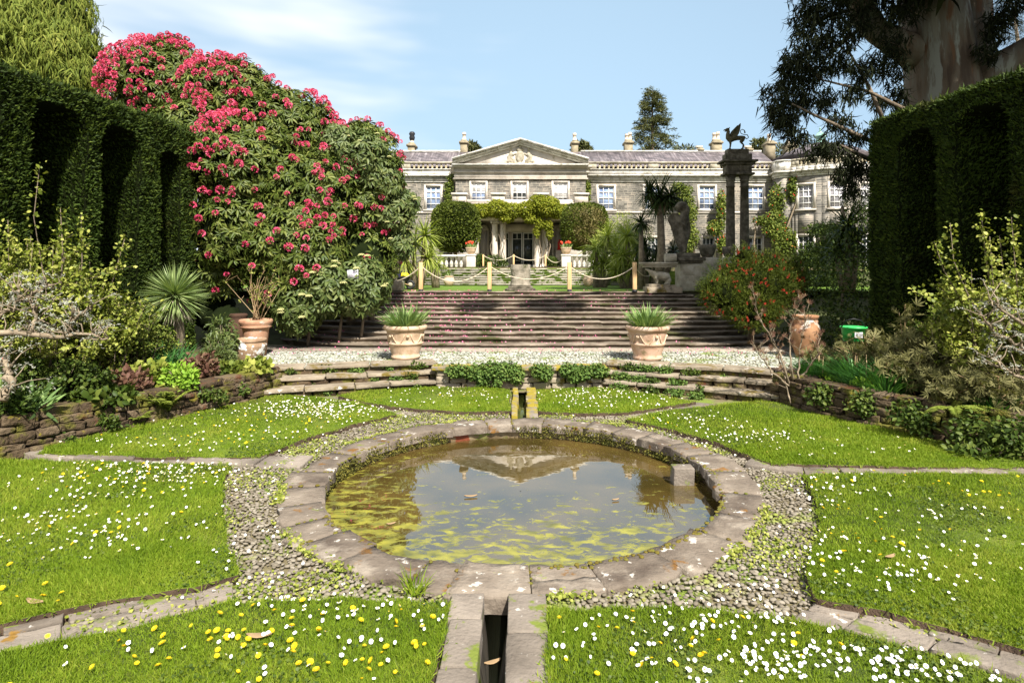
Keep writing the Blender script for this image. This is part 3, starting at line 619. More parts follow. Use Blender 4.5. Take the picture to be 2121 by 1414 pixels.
g = MB()
for r_ in range(3): course(g, [(-1.9, 13.18), (1.85, 13.18)], r_ * .145 - .03, .145, .3, .38, .14, True)
g.build('stonework', M['stepstone'], lw)
g = MB(); course(g, [(-2.0, 13.12), (1.95, 13.12)], .40, .09, .45, .7, .03); g.build('capstone', M['mossflag'], lw)
# dry stone retaining walls and the beds behind them
LW = [(-5.35, 12.75), (-5.6, 11.8), (-6.05, 10.8), (-6.5, 9.9), (-7.0, 9.0), (-7.35, 8.2), (-7.6, 7.2), (-7.7, 5.5)]
RW = [(5.25, 11.9), (5.5, 11.0), (5.85, 10.1), (6.4, 9.3), (7.0, 8.6), (7.6, 7.9), (7.9, 6.5)]
def dry_wall(path, label, h, sgn, name='dry_stone_wall'):
    o = MB(); C = np.array(path); rows = 5; hh = h / rows; hs_ = rng.uniform(.75, 1.25, 5); hs_ = hs_ / hs_.sum() * h; zs_ = np.r_[0, np.cumsum(hs_)]
    if sgn < 0: C = C[::-1]
    for r_ in range(rows):
        course(o, C + np.array([-sgn * .035 * r_, 0]) * (1), zs_[r_] - .03, hs_[r_] * 1.02, .34, .27 if r_ < rows - 1 else .42, .16, True)
    return tag(o.build(name, M['wallstone'], loc=(C[0][0], C[0][1], 0)), label, 'wall')
dry_wall(LW, 'mossy dry stone retaining wall along the left bed', .60, 1)
dry_wall(RW, 'shaded mossy dry stone retaining wall along the right bed', .62, -1)
def zbed(x, y): return .50 + .05 * snoise(np.stack([x, y, 0 * x], -1), 1.2, 3) + .10 * np.clip(np.abs(x) - 7.2, 0, 2)
for path, sg in ((LW, -1), (RW, 1)):
    C = np.array(path)[::-1]
    def keep(x, y, C=C, sg=sg): return sg * x > np.interp(y, C[:, 1], sg * C[:, 0]) + .13
    g = MB(); v, f = grid_mesh(-11 if sg < 0 else 5, -5 if sg < 0 else 11, 3.0, 12.9, .1, zbed, keep); g.add(v, f)
    tag(g.build('flower_bed', M['soil'], smooth=True), kind='structure')
# broad flight of dark steps ------------------------------
NS = 12; rise = (ZU - ZT) / NS; tread = (YT - YF) / (NS - 1)
fl = thing('garden_steps', 'broad flight of dark weathered stone steps up to the upper lawn', 'steps', (0, YF, ZT))
def nose(xx, k):
    e = np.clip(np.abs(xx) - 4.2, 0, 9); return YF + k * tread + np.where(np.asarray(k) < 3, .16, .09) * e ** 2 * np.where(xx < 0, 1, .5)
for k in range(NS):
    wl = np.interp(k, [0, NS - 1], [8.2, 5.4]); wr = np.interp(k, [0, NS - 1], [7.6, 5.9])
    xx = np.linspace(-wl, wr, 241); cell = np.floor((xx + 20 + rng.random()) / 1.15).astype(int); jn = np.random.default_rng(k + 90); oy_ = jn.normal(size=80)[cell] * .02; oz_ = jn.normal(size=80)[cell] * .008; yy = nose(xx, k) + oy_; z1 = ZT + (k + 1) * rise; z1v = oz_ + z1 + .006 * snoise(np.stack([xx, 0 * xx + k * 3, 0 * xx], -1), 1.5, k)
    g = MB(); n_ = 241; back = YT + 3.2 + 0 * xx
    yb = np.minimum(yy + tread * 2.2, 24.)
    rows = [(yy + .05, z1v * 0 + z1 - rise - .05), (yy + .05, z1v - .052), (yy, z1v - .05), (yy - .012, z1v - .03), (yy, z1v - .008), (yy + .02, z1v), (yb, z1v)]
    v = np.concatenate([np.stack([xx, a_, b_], -1) for a_, b_ in rows]); i = (np.arange(len(rows) - 1)[:, None] * n_ + np.arange(n_ - 1)[None]).ravel()
    g.add(v, np.stack([i, i + 1, i + n_ + 1, i + n_], -1)); g.build('step', M['darkstep'], fl)
# upper lawn, back flight, house terrace -------------------
g = MB(); v, f = grid_mesh(-18, 18, 21.0, 31.4, .3, lambda x, y: ZU + .01 * snoise(np.stack([x, y, 0 * x], -1), .8, 9)); g.add(v, f)
tag(g.build('upper_lawn', mat('mown_grass', [(.07, .13, .012), (.13, .21, .02)], scale=3, bump=.8, bs=70, rough=.95)), kind='structure')
bf = thing('terrace_steps', 'wide flight of pale mossy steps below the house terrace', 'steps', (0, 31, ZU))
NB = 11; rb = .093
M['bstep'] = mat('pale_mossy_step', [(.30, .27, .19), (.48, .44, .34), (.58, .55, .46)], scale=3, bump=.5, rough=.95, stretch=(1, 1, .5), spots=[((.10, .15, .02), 1.6, .5, .56), ((.12, .18, .02), 4, .6, .64, 8)])
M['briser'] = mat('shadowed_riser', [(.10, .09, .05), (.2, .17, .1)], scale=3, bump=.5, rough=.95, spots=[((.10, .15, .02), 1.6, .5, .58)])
for k in range(NB):
    y = 31 + k * .34; z = ZU + (k + 1) * rb; hw = 5.2
    g = MB(); g.box(-hw, hw, y, y + .42, z - .045, z + .001 * (k % 2)); g.build('tread', M['bstep'], bf)
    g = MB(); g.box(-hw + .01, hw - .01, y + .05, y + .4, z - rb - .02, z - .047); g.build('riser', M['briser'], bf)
ZB = ZU + NB * rb
g = MB(); g.prism([(-24, 34.7), (-5.3, 34.7), (-5.3, 34.4), (5.3, 34.4), (5.3, 34.7), (24, 34.7), (24, 60), (-24, 60)], 1.0, ZB + .01)
tag(g.build('house_terrace', M['cobbed']), kind='structure')
g = MB(); g.box(-18, -5.25, 31.2, 34.65, 1.5, ZB - .25); g.box(5.25, 18, 31.2, 34.65, 1.5, ZB - .25); tag(g.build('grass_bank', M['turf']), kind='structure')
# =================== THE HOUSE ===================
ZB = ZU + 11 * .093
house = thing('country_house', 'long grey stone country house with central pediment, portico and balustraded parapet', 'house', (0, 44, ZB))
def X4(px): return hx(px, 46.0)
def Z4(py): return hz(py, 46.0)
def wall_open(mb, x0, x1, z0, z1, ops, y, dep=.2):
    xs = sorted({x0, x1, *[o[0] for o in ops], *[o[1] for o in ops]}); zs = sorted({z0, z1, *[o[2] for o in ops], *[o[3] for o in ops]})
    for a, b in zip(xs, xs[1:]):
        for c, d in zip(zs, zs[1:]):
            mx_, mz = (a + b) / 2, (c + d) / 2
            if any(o[0] < mx_ < o[1] and o[2] < mz < o[3] for o in ops): continue
            mb.add([(a, y, c), (b, y, c), (b, y, d), (a, y, d)], np.array([(0, 1, 2, 3)]))
    for o in ops:
        a, b, c, d = o
        mb.add([(a, y, c), (b, y, c), (b, y, d), (a, y, d), (a, y + dep, c), (b, y + dep, c), (b, y + dep, d), (a, y + dep, d)], np.array([(0, 4, 5, 1), (1, 5, 6, 2), (2, 6, 7, 3), (3, 7, 4, 0)]))
def window(par, cx, y, cz, w, h, cols=3, rows=4, pane='glassb', blind=0., rot=0., surround='cream'):
    """local: opening w x h in the wall plane"""
    f = MB(); t = .14; p = -.05
    f.box(-w / 2 - t, -w / 2, p, .12, -h / 2 - .02, h / 2 + t); f.box(w / 2, w / 2 + t, p, .12, -h / 2 - .02, h / 2 + t); f.box(-w / 2 + .002, w / 2 - .002, p, .12, h / 2, h / 2 + t - .002)
    f.box(-w / 2 - t - .06, w / 2 + t + .06, p - .07, .12, -h / 2 - .14, -h / 2 - .022)
    o = f.build('window', M[surround], par, local=True, loc=np.array([cx, y, cz]) - wloc(par)); o.rotation_euler = (0, 0, rot)
    s = MB(); b = .045
    s.box(-w / 2, -w / 2 + .07, .06, .12, -h / 2, h / 2); s.box(w / 2 - .07, w / 2, .06, .12, -h / 2, h / 2); s.box(-w / 2 + .07, w / 2 - .07, .06, .12, h / 2 - .07, h / 2); s.box(-w / 2 + .07, w / 2 - .07, .06, .12, -h / 2, -h / 2 + .09)
    for i in range(1, cols): q = -w / 2 + w * i / cols; s.box(q - b / 2, q + b / 2, .075, .115, -h / 2 + .09, h / 2 - .07)
    for i in range(1, rows):
        q = -h / 2 + h * i / rows; th = b if i != rows // 2 else .08; s.box(-w / 2 + .07, w / 2 - .07, .070, .118, q - th / 2, q + th / 2)
    s.build('sash', M['white'], o, local=True)
    g = MB(); g.box(-w / 2, w / 2, .13, .15, -h / 2, h / 2); g.build('pane', M[pane], o, local=True)
    if blind > 0: g = MB(); g.box(-w / 2 + .07, w / 2 - .07, .121, .128, h / 2 - h * blind, h / 2 - .05); g.build('blind', M['blind'], o, local=True)
    return o
HB = ZB - .3
# central block
cw = MB(); ops = []
wins = [(976, 1006, 375, 413, .45, 'glassb'), (1061, 1091, 375, 413, .50, 'glassd'), (1146, 1176, 375, 413, .72, 'glassd')]
for a, b, c, d, *_ in wins: ops.append((X4(a) , X4(b), Z4(d + 6), Z4(c + 3)))
door_op = (X4(1043), X4(1118), ZB + .05, Z4(481))
wall_open(cw, X4(943.5), X4(1213), HB, Z4(371), ops + [door_op], 46.0)
cw.box(X4(943.5), X4(943.5) + .001, 46, 52, HB, Z4(371)); cw.box(X4(1213) - .001, X4(1213), 46, 52, HB, Z4(371))
cw.build('central_wall', M['wall'], house)
for (a, b, c, d, bl, gl), o in zip(wins, ops): window(house, (o[0] + o[1]) / 2, 46.0, (o[2] + o[3]) / 2, o[1] - o[0], o[3] - o[2], 3, 4, gl, bl)
g = MB(); x0, x1 = X4(943), X4(1213.5)
for a, b, pr in ((369.5, 371.6, .16), (358.5, 369.5, .08), (355.5, 358.5, .24), (348, 355.5, .10), (345, 348, .40)):
    g.box(x0 - pr, x1 + pr, 46 - pr, 49.5 - .003 * pr, Z4(b), Z4(a) - .002)
g.build('entablature', M['cream'], house)
g = MB(); g.box(X4(938), X4(1218), 46 - .62, 49.4, Z4(345), Z4(342.3)); g.build('cornice', M['cornice'], house)
pd = MB(); ax, az = X4(1077.5), Z4(290); bx0, bx1, bz = X4(938), X4(1218), Z4(342.3)
pd.prismY([(bx0 + .5, bz), (bx1 - .5, bz), (ax, az - .25)], 46.0, 49.3); ped = pd.build('pediment', M['cream'], house)
rk = MB()
def rake(xa, za, xb, zb, th, y0, y1):
    L = math.hypot(xb - xa, zb - za); nx_, nz_ = -(zb - za) / L, (xb - xa) / L
    if nz_ < 0: nx_, nz_ = -nx_, -nz_
    return [(xa, za), (xb, zb), (xb + nx_ * th, zb + nz_ * th), (xa + nx_ * th, za + nz_ * th)]
for sg, bx in ((-1, bx0), (1, bx1)):
    for dz, th, pr in ((-.42, .16, .18), (-.26, .16, .40), (-.10, .14, .62)):
        sl_ = (az - bz) / (ax - bx); e = bx
        p = [(e, bz + max(0, dz + .42) * .0 + (0.0)), (ax, az + dz), (ax, az + dz + th), (e, bz + th * .9)]
        p = [(e + sg * -.0, bz + dz + .44), (ax, az + dz), (ax, az + dz + th), (e, bz + dz + .44 + th)]
        rk.prismY(p if sg < 0 else p[::-1], 46 - pr, 49.35 + .01 * sg)
rk.build('raking_cornice', M['cornice'], ped)
# carved relief: shield between two supporters under a crown
rl = MB(); rx, rz, k = X4(1077), Z4(324), 46.0 / F
def rp_(dx, dz): return np.array([rx + dx * k, 45.97, rz - dz * k])
rl.add(*_ell(rp_(0, 0), (.36, .14, .46), 14, 9)); rl.add(*_ell(rp_(0, -14), (.34, .12, .14), 12, 7)); rl.add(*_ell(rp_(0, -19), (.12, .1, .14), 10, 6))
for sg in (-1, 1):
    rl.tube([rp_(sg * 24, 12), rp_(sg * 21, 3), rp_(sg * 18, -4), rp_(sg * 18.5, -10)], [.12, .16, .17, .09]); rl.add(*_ell(rp_(sg * 18.5, -14), (.12, .12, .14), 10, 7))
    rl.tube([rp_(sg * 18, -5), rp_(sg * 13, -3), rp_(sg * 9, -7)], [.08, .07, .05]); rl.tube([rp_(sg * 20, 2), rp_(sg * 13, 8), rp_(sg * 12, 14)], [.12, .1, .06]); rl.tube([rp_(sg * 22, 6), rp_(sg * 17, 12), rp_(sg * 19, 16)], [.12, .09, .06])
    rl.tube([rp_(sg * 21, 10), rp_(sg * 27, 9), rp_(sg * 30, 13), rp_(sg * 32, 16)], [.08, .08, .07, .04]); rl.tube([rp_(sg * 20, -6), rp_(sg * 25, 0), rp_(sg * 24, 6)], [.06, .07, .05])
rl.tube([rp_(-33, 16.5), rp_(0, 15), rp_(33, 16.5)], .08)
remesh(rl.build('carved_relief', M['weath'], ped), .045)
# blocking courses behind the pediment ends
g = MB(); g.box(X4(943), X4(968), 46.6, 49, Z4(345), Z4(325)); g.box(X4(1188), X4(1213), 46.6, 49, Z4(345), Z4(325)); g.build('blocking_course', M['weath'], house)
# wings
D1 = 47.2
def X5(px): return hx(px, D1)
def Z5(py): return hz(py, D1)
WZ = [(c, d) for c, d in ()]
def wing(px0, px1, winlist, low):
    x0, x1 = X5(px0), X5(px1); w_ = MB(); o = []
    for a, b in winlist: o.append((X5(a + 4), X5(b - 4), Z5(434), Z5(386)))
    for a, b in low: o.append((X5(a + 3), X5(b - 3), Z5(535), Z5(492)))
    wall_open(w_, x0, x1, HB, Z5(378), o, D1); wg = w_.build('wing_wall', M['wall'], house)
    for i, q in enumerate(o): window(house, (q[0] + q[1]) / 2, D1, (q[2] + q[3]) / 2, q[1] - q[0], q[3] - q[2], 3, 4 if i < len(winlist) else 3, 'glassb' if i < len(winlist) else 'glassd')
    g = MB(); g.box(x0, x1, D1 - .06, D1 + .1, Z5(442), Z5(438)); g.build('string_course', M['cream'], house)
    g = MB()
    for a, b, pr in ((374, 378, .06), (366, 374, .12), (362.5, 366, .32), (352, 362.5, .05), (350, 352, .14)): g.box(x0, x1, D1 - pr, D1 + .5 - .003 * pr, Z5(b), Z5(a) - .002)
    g.build('entablature', M['cornice'], house)
    g = MB(); g.box(x0, x1, D1 - .10, D1 + .35, Z5(338.5), Z5(335.5)); par = g.build('parapet', M['weath'], house)
    x = x0; bt = MB(); bt.lathe([(.07, 0), (.07, .06), (.05, .08), (.10, .2), (.11, .25), (.05, .38), (.045, .43), (.08, .46), (.08, .5)], n=8)
    base = None; i = 0; zb, zt = Z5(350), Z5(338.5); hh = zt - zb
    while x < x1 - .2:
        if i % 12 == 0: piers = MB(); piers.box(x + .05, x + .85, D1 - .05, D1 + .3, zb, zt - .002); piers.build('parapet_pier', M['weath'], par); x += .95; i += 1; continue
        if base is None:
            base = bt.build('baluster', M['balu'], par, smooth=True, local=True); b_ = base
        else: b_ = base.copy(); COL.objects.link(b_)
        b_.location = np.array([x + .17, D1 + .1, zb]) - wloc(par); b_.scale = (1.1, 1.1, hh / .5); x += .365; i += 1
    rf = MB(); e0, e1 = Z5(338) - .2, hz(314.5, 51.2)
    rf.add([(x0, D1 + .5, e0), (x1, D1 + .5, e0), (x1, 51.2, e1), (x0, 51.2, e1), (x1, 55, e0), (x0, 55, e0)], [[0, 1, 2, 3], [3, 2, 4, 5], [0, 3, 5], [1, 4, 2]])
    r_ = rf.build('roof', M['slate'], house); g = MB(); g.box(x0, x1, 51.05, 51.35, e1 - .06, e1 + .10); g.build('ridge', M['cornice'], r_)
    return r_
rl_ = wing(700, 943, [(878, 917), (778, 817)], [])
rr_ = wing(1213.5, 1618, [(1235, 1276), (1331, 1372), (1444, 1485), (1545, 1586)], [(1452, 1482), (1547, 1582), (1338, 1368)])
g = MB(); e0, e1 = Z5(338) - .2, hz(314.5, 51.2); x0, x1 = X5(943), X5(1213.5)
g.add([(x0, D1 + 2.5, e0 + 1), (x1, D1 + 2.5, e0 + 1), (x1, 51.2, e1), (x0, 51.2, e1), (x1, 55, e0), (x0, 55, e0)], [[0, 1, 2, 3], [3, 2, 4, 5]]); g.build('roof', M['slate'], house)
g = MB(); g.box(X5(700), X5(1900), 54.9, 55.4, HB, e0); g.build('rear_wall', M['wall'], house)
# chimneys
def chimney(px, w, top, ztop_px, pots, D=51.6, cowl=False):
    g = MB(); x = hx(px, D); hw = w / 2 * D / F; z0 = e1 - .8; zt = hz(top, D)
    g.box(x - hw, x + hw, D - .5, D + .5, z0, zt); g.box(x - hw - .1, x + hw + .1, D - .6, D + .6, zt - .24, zt - .06); g.box(x - hw + .06, x + hw - .06, D - .4, D + .4, zt + .001, zt + .12)
    c = g.build('chimney', M['chim'], house)
    for dx, hpx in pots:
        p = MB(); H = hz(hpx, D) - zt - .12; r = .16
        p.lathe([(r * 1.2, 0), (r * 1.2, .1), (r * .95, .14), (r * .9, H * .75), (r * 1.15, H * .76), (r * 1.15, H * .82), (r * .9, H * .84), (r * 1.05, H * .95), (r * 1.05, H), (r * .8, H)], (x + dx, D, zt + .12), 12)
        po = p.build('chimney_pot', M['pot_cream'], c, smooth=False)
        if cowl: q = MB(); q.lathe([(.1, -.2), (.2, -.1), (.26, .1), (.2, .3), (.28, .42), (.2, .6), (.05, .65)], (x + dx, D, hz(hpx, D)), 10); q.build('cowl', M['black'], po, smooth=True)
chimney(853.5, 14, 300, 288, [(0, 288)], cowl=True)
chimney(961.5, 14, 294, 275, [(0, 275)]); chimney(1190, 13, 295, 276.5, [(0, 276.5)]); chimney(1301, 15, 294, 276, [(-.12, 278), (.16, 275)])
chimney(1483, 17, 294, 274, [(-.16, 276), (.16, 274)]); chimney(1593, 16, 296, 278, [(0, 278)]); chimney(1635, 18, 300, 286, [(-.1, 290)])
for px in (1448, 1549): chimney(px, 8, 309, 303, [(-.12, 303), (.14, 304)])
# curved bay at the right end
bay_x, bay_y, bay_r = 24.5, 48.8, 4.5
NA = 20; A0, A1 = math.radians(-50), math.radians(80)
angs = np.linspace(A0, A1, NA + 1)
def bp(a, r, z): return (bay_x + r * math.sin(a), bay_y - r * math.cos(a), z)
zb_ = lambda py: hz(py, 44.6)
def arcband(mb, r, z0, z1, t=.3, a0=A0, a1=A1, n=24):
    aa = np.linspace(a0, a1, n + 1)
    for a, b in zip(aa, aa[1:]): mb.hexa([bp(a, r, z0), bp(b, r, z0), bp(b, r - t, z0), bp(a, r - t, z0), bp(a, r, z1), bp(b, r, z1), bp(b, r - t, z1), bp(a, r - t, z1)])
wa_ = [math.radians(-36), math.radians(-8), math.radians(22)]; hwid = .125
g = MB(); cuts = []
segs = []; cur = A0
for a in wa_: segs.append((cur, a - hwid)); cur = a + hwid
segs.append((cur, A1))
for s0, s1 in segs: arcband(g, bay_r, HB, zb_(362), .35, s0, s1, max(2, int((s1 - s0) / .12)))
for a in wa_:
    arcband(g, bay_r, HB, hz(545, 44.6), .35, a - hwid, a + hwid, 1); arcband(g, bay_r, hz(487, 44.6), zb_(431), .35, a - hwid, a + hwid, 1); arcband(g, bay_r, zb_(380), zb_(362), .35, a - hwid, a + hwid, 1)
ex, ey = bp(A0, bay_r, 0)[:2]; g.prism([(ex - .9, 47.6), (ex - .9, ey + .35), (ex - .55, ey), (ex, ey), (ex + .1, ey + .5), (ex + .1, 47.6)], HB, zb_(362))
bay = g.build('bay_wall', M['wall'], house)
g = MB()
for a, b, pr in ((358, 362, .05), (352, 358, .14), (348.5, 352, .3), (327, 348.5, .08), (324, 327, .14)): g.prism([(ex - .9 - pr, 47.3), (ex - .9 - pr, ey + .35 - pr), (ex - .55, ey - pr), (ex - .02, ey - pr * .9), (ex + .0, ey + .5), (ex + .0, 47.3)], zb_(b), zb_(a) - .003)
g.build('corner_entablature', M['cornice'], house)
M['latt'] = mat('leaded_glass', [(.20, .17, .2), (.42, .42, .44)], scale=8, rough=.25, spec=.5, voro=(9, .05, (.5, .5, .5)))
for a in wa_:
    for z0, z1, gl in ((zb_(431), zb_(380), 'latt'), (hz(545, 44.6), hz(487, 44.6), 'glassd')):
        c = bp(a, bay_r * math.cos(hwid), (z0 + z1) / 2); window(house, c[0], c[1], c[2], 2 * bay_r * math.sin(hwid) - .02, z1 - z0, 3, 4, gl, 0, a)
g = MB()
for a, b, pr in ((358, 362, .05), (352, 358, .14), (348.5, 352, .34), (341, 348.5, .08)): arcband(g, bay_r + pr, zb_(b), zb_(a) - .003, .5 + pr)
g.build('entablature', M['cornice'], house)
g = MB(); arcband(g, bay_r + .08, zb_(327), zb_(324), .35)
bpar = g.build('parapet', M['weath'], house)
g = MB(); arcband(g, bay_r + .08, zb_(341), zb_(338), .35); g.build('parapet_base', M['weath'], bpar)
for a in (-50, -27, 0, 30, 60): g = MB(); arcband(g, bay_r + .05, zb_(338), zb_(327) - .002, .28, math.radians(a), math.radians(a + 8), 2); g.build('parapet_pier', M['weath'], bpar)
bt = MB(); bt.lathe([(.07, 0), (.07, .06), (.05, .08), (.10, .2), (.11, .25), (.05, .38), (.045, .43), (.08, .46), (.08, .5)], n=8); base = None
for s0, s1 in ((-40, -28), (-17, -1), (10, 29), (40, 59)):
    for a in np.arange(s0, s1, 4.0):
        if base is None: base = bt.build('baluster', M['balu'], bpar, smooth=True, local=True); b_ = base
        else: b_ = base.copy(); COL.objects.link(b_)
        b_.location = np.array(bp(math.radians(a), bay_r - .06, zb_(338))) - wloc(bpar); b_.scale = (1, 1, (zb_(327) - zb_(338)) / .5)
g = MB(); cx_, cz_ = hx(1700, 49.5), hz(326, 49.5)
g.lathe([(4.2, cz_ - .3), (3.0, cz_ + .35), (1.5, cz_ + .95), (.55, cz_ + 1.2), (.01, cz_ + 1.3)], (cx_, 49.6, 0), 12); dr = g.build('roof', M['slate'], house)
g = MB(); zl = cz_ + 1.1
g.lathe([(.5, zl), (.5, zl + .1), (.34, zl + .14), (.34, zl + .55), (.46, zl + .58), (.46, zl + .66), (.40, zl + .72), (.26, zl + .95), (.08, zl + 1.1), (.05, zl + 1.3), (.09, zl + 1.34), (.02, zl + 1.45)], (cx_, 49.6, 0), 12); g.build('lantern', M['copper'], dr)
# portico
DP = 43.4
def XP(px): return hx(px, DP)
def ZP(py): return hz(py, DP)
pt = MB(); x0, x1 = XP(937), XP(1218)
pt.box(x0, x1, DP, 45.9, ZP(447), ZP(423)); pt.box(x0 - .1, x1 + .1, DP - .12, 45.95, ZP(423.2), ZP(420.5)); pt.box(x0 - .05, x1 + .05, DP - .05, 45.93, ZP(455), ZP(447.2))
for a, b in ((936, 966), (1190, 1219), (1018, 1046), (1106, 1136)):
    pt.box(XP(a) + .02, XP(b) - .02, DP + .04, DP + .8, ZP(420.3), ZP(404)); pt.box(XP(a) - .06, XP(b) + .06, DP - .06, DP + .9, ZP(403.8), ZP(399.5))
pt.box(XP(966) + .03, XP(1190) - .03, DP + .22, DP + .5, ZP(420.2), ZP(412.5))
po = pt.build('portico', M['cream'], house)
pw = MB()
for a, b in ((937, 990), (1166, 1218)): pw.box(XP(a), XP(b), DP + .03, 45.95, HB, ZP(455) - .004)
pw.build('portico_pier', M['cream'], po)
# arched niche stones beside the entrance
for px, sg in ((1000, 1), (1156, -1)):
    g = MB(); x = X4(px); n_ = 9; zc = Z4(478)
    for i in range(n_):
        a, b = math.pi * i / n_, math.pi * (i + 1) / n_
        g.prismY([(x + .30 * math.cos(a), zc + .3 * math.sin(a)), (x + .48 * math.cos(a), zc + .48 * math.sin(a)), (x + .48 * math.cos(b), zc + .48 * math.sin(b)), (x + .3 * math.cos(b), zc + .3 * math.sin(b))], 45.85, 46.02)
    g.box(x - .48, x - .3, 45.86, 46.02, ZB, zc); g.box(x + .3, x + .48, 45.86, 46.02, ZB, zc); g.box(x - .32, x + .32, 45.96, 46.0, ZB, zc + .05)
    g.prismY([(x + .33 * math.cos(a), zc + .33 * math.sin(a)) for a in np.linspace(0, math.pi, 12)], 45.955, 45.995)
    g.build('niche', M['cream'], po)
# doorway
dz0, dz1 = ZB + .02, Z4(481); g = MB()
g.box(X4(1039), X4(1043), 45.8, 46.2, dz0, dz1 + .3); g.box(X4(1118), X4(1122), 45.8, 46.2, dz0, dz1 + .3); g.box(X4(1039) + .01, X4(1122) - .01, 45.78, 46.19, dz1, dz1 + .62)
g.box(X4(1055.5), X4(1060), 45.95, 46.2, dz0, dz1 - .002); g.box(X4(1105), X4(1109.5), 45.95, 46.2, dz0, dz1 - .002)
g.build('door_surround', M['cream'], po)
for a, b, nm in ((1060, 1082, 'door'), (1083, 1105, 'door'), (1043.5, 1055, 'side_light'), (1110, 1117.5, 'side_light')):
    g = MB(); xa, xb = X4(a), X4(b); y = 46.05; t_ = .09
    g.box(xa, xa + t_, y, y + .06, dz0, dz1 - .01); g.box(xb - t_, xb, y, y + .06, dz0, dz1 - .01); g.box(xa + t_, xb - t_, y, y + .058, dz0, dz0 + (.28 if nm == 'door' else .5)); g.box(xa + t_, xb - t_, y, y + .058, dz1 - .1, dz1 - .012)
    g.box(xa + t_, xb - t_, y + .01, y + .05, dz1 - .55, dz1 - .51); g.box(xa + t_, xb - t_, y + .01, y + .05, dz0 + .62, dz0 + .65)
    xm = (xa + xb) / 2; g.box(xm - .02, xm + .02, y + .012, y + .048, dz1 - .51, dz1 - .1)
    d_ = g.build(nm, M['white'], po); q = MB(); q.box(xa + t_, xb - t_, y + .052, y + .062, dz0 + .2, dz1 - .05); q.build('pane', M['glassd'], d_)
g = MB(); g.box(X4(1040), X4(1121), 46.4, 46.45, dz0, dz1 + .5); g.build('interior', M['dark'], po)
# columns
for px in (1024.5, 1041.5, 1113.5, 1129.5):
    x = XP(px); g = MB(); zt = ZP(463); z0 = ZB + .02; r = .235
    g.lathe([(r * 1.45, z0), (r * 1.45, z0 + .16), (r * 1.25, z0 + .17), (r * 1.3, z0 + .24), (r * 1.1, z0 + .3), (r, z0 + .36), (r * .98, (z0 + zt) / 2), (r * .86, zt - .08), (r * .98, zt - .04), (r * .9, zt)], (x, DP + .45, 0), 20)
    c = g.build('column', M['cream'], po, smooth=True)
    q = MB(); q.box(x - .3, x + .3, DP + .16, DP + .74, ZP(457), ZP(455) - .006)
    for sg in (-1, 1): q.tube([(x + sg * .22, DP + .15, ZP(459.5)), (x + sg * .22, DP + .75, ZP(459.5))], .11, 12)
    q.box(x - .2, x + .2, DP + .2, DP + .7, ZP(462), ZP(457) - .003); q.build('capital', M['cream'], c)
for a, b in ((1018, 1048), (1107, 1136)):
    g = MB(); g.box(XP(a), XP(b), DP + .05, DP + .85, ZB - .1, ZB + .03); g.build('column_base', M['weath'], po)
# two terrace balustrades with their piers, and urns of tulips
def balustrade(px0, px1, D, top, bot, label, pier_px):
    x0, x1 = hx(px0, D), hx(px1, D); zt, z0 = hz(top, D), ZB - .28
    th = thing('terrace_balustrade', label, 'balustrade', ((x0 + x1) / 2, D, z0))
    g = MB(); g.box(x0, x1, D - .2, D + .2, zt - .12, zt); g.build('rail', M['cornice'], th)
    g = MB(); g.box(x0, x1, D - .18, D + .18, z0, z0 + .16); g.build('plinth', M['weath'], th)
    for p in pier_px: g = MB(); g.box(hx(p, D) - .26, hx(p, D) + .26, D - .24, D + .24, z0, zt - .06); g.box(hx(p, D) - .3, hx(p, D) + .3, D - .28, D + .28, zt - .05, zt + .03); bevel(g.build('pier', M['cream'], th), .01)
    b0 = MB(); H = zt - .12 - z0 - .16
    b0.lathe([(.09, 0), (.09, H * .1), (.06, H * .14), (.11, H * .38), (.115, H * .46), (.05, H * .72), (.05, H * .84), (.09, H * .9), (.09, H)], n=10); base = None
    for x in np.arange(x0 + .18, x1 - .1, .29):
        if any(abs(x - hx(p, D)) < .36 for p in pier_px): continue
        if base is None: base = b0.build('baluster', M['cornice'], th, smooth=True, local=True); b_ = base
        else: b_ = base.copy(); COL.objects.link(b_)
        b_.location = np.array([x, D, z0 + .16]) - wloc(th)
balustrade(888, 985, 34.9, 528, 552, 'stone balustrade left of the house terrace steps', [976])
balustrade(1163, 1262, 34.9, 528, 552, 'stone balustrade right of the house terrace steps', [1172])
for px, lab in ((975.5, 'left'), (1172.5, 'right')):
    D = 34.9; x = hx(px, D); z = hz(528, D) + .03
    u = thing('planter_bowl', 'rounded pale planter bowl on the %s end pier of the terrace balustrade' % lab, 'planter', (x, D, z)); g = MB()
    g.lathe([(.14, 0), (.16, .03), (.24, .12), (.29, .24), (.30, .34), (.33, .37), (.33, .41), (.27, .41), (.25, .34)], (x, D, z), 20); g.build('bowl', M['terrapale'], u, smooth=True)
    t_ = thing('potted_tulips', 'red tulips growing in the planter bowl on the %s balustrade pier' % lab, 'flowers', (x, D, z + .36))
    g = MB(); N = 90; d = unit(np.column_stack([rng.normal(size=(N, 2)) * .5, np.ones(N)])); g.inst(*BLADE, frames(d, rng.uniform(.25, .42, N), .05), np.column_stack([x + rng.normal(size=N) * .1, D + rng.normal(size=N) * .1, np.full(N, z + .33)])); g.build('leaves', M['iris'], t_)
    for _ in range(12):
        q = MB(); c = (x + rng.normal() * .15, D + rng.normal() * .1, z + .66 + rng.normal() * .05); q.lathe([(.01, -.05), (.05, -.02), (.055, .03), (.03, .08)], c, 7); q.build('flower', M['redfl'], t_, smooth=True)
g = MB(); x, D = hx(1158.5, 45), 45; g.lathe([(.12, 0), (.13, .08), (.13, .5), (.08, .6), (.04, .62), (.04, .7), (.08, .72)], (x, D, hz(516, D)), 12); g.box(x - .2, x + .2, D - .16, D + .1, hz(518, D), hz(516, D))
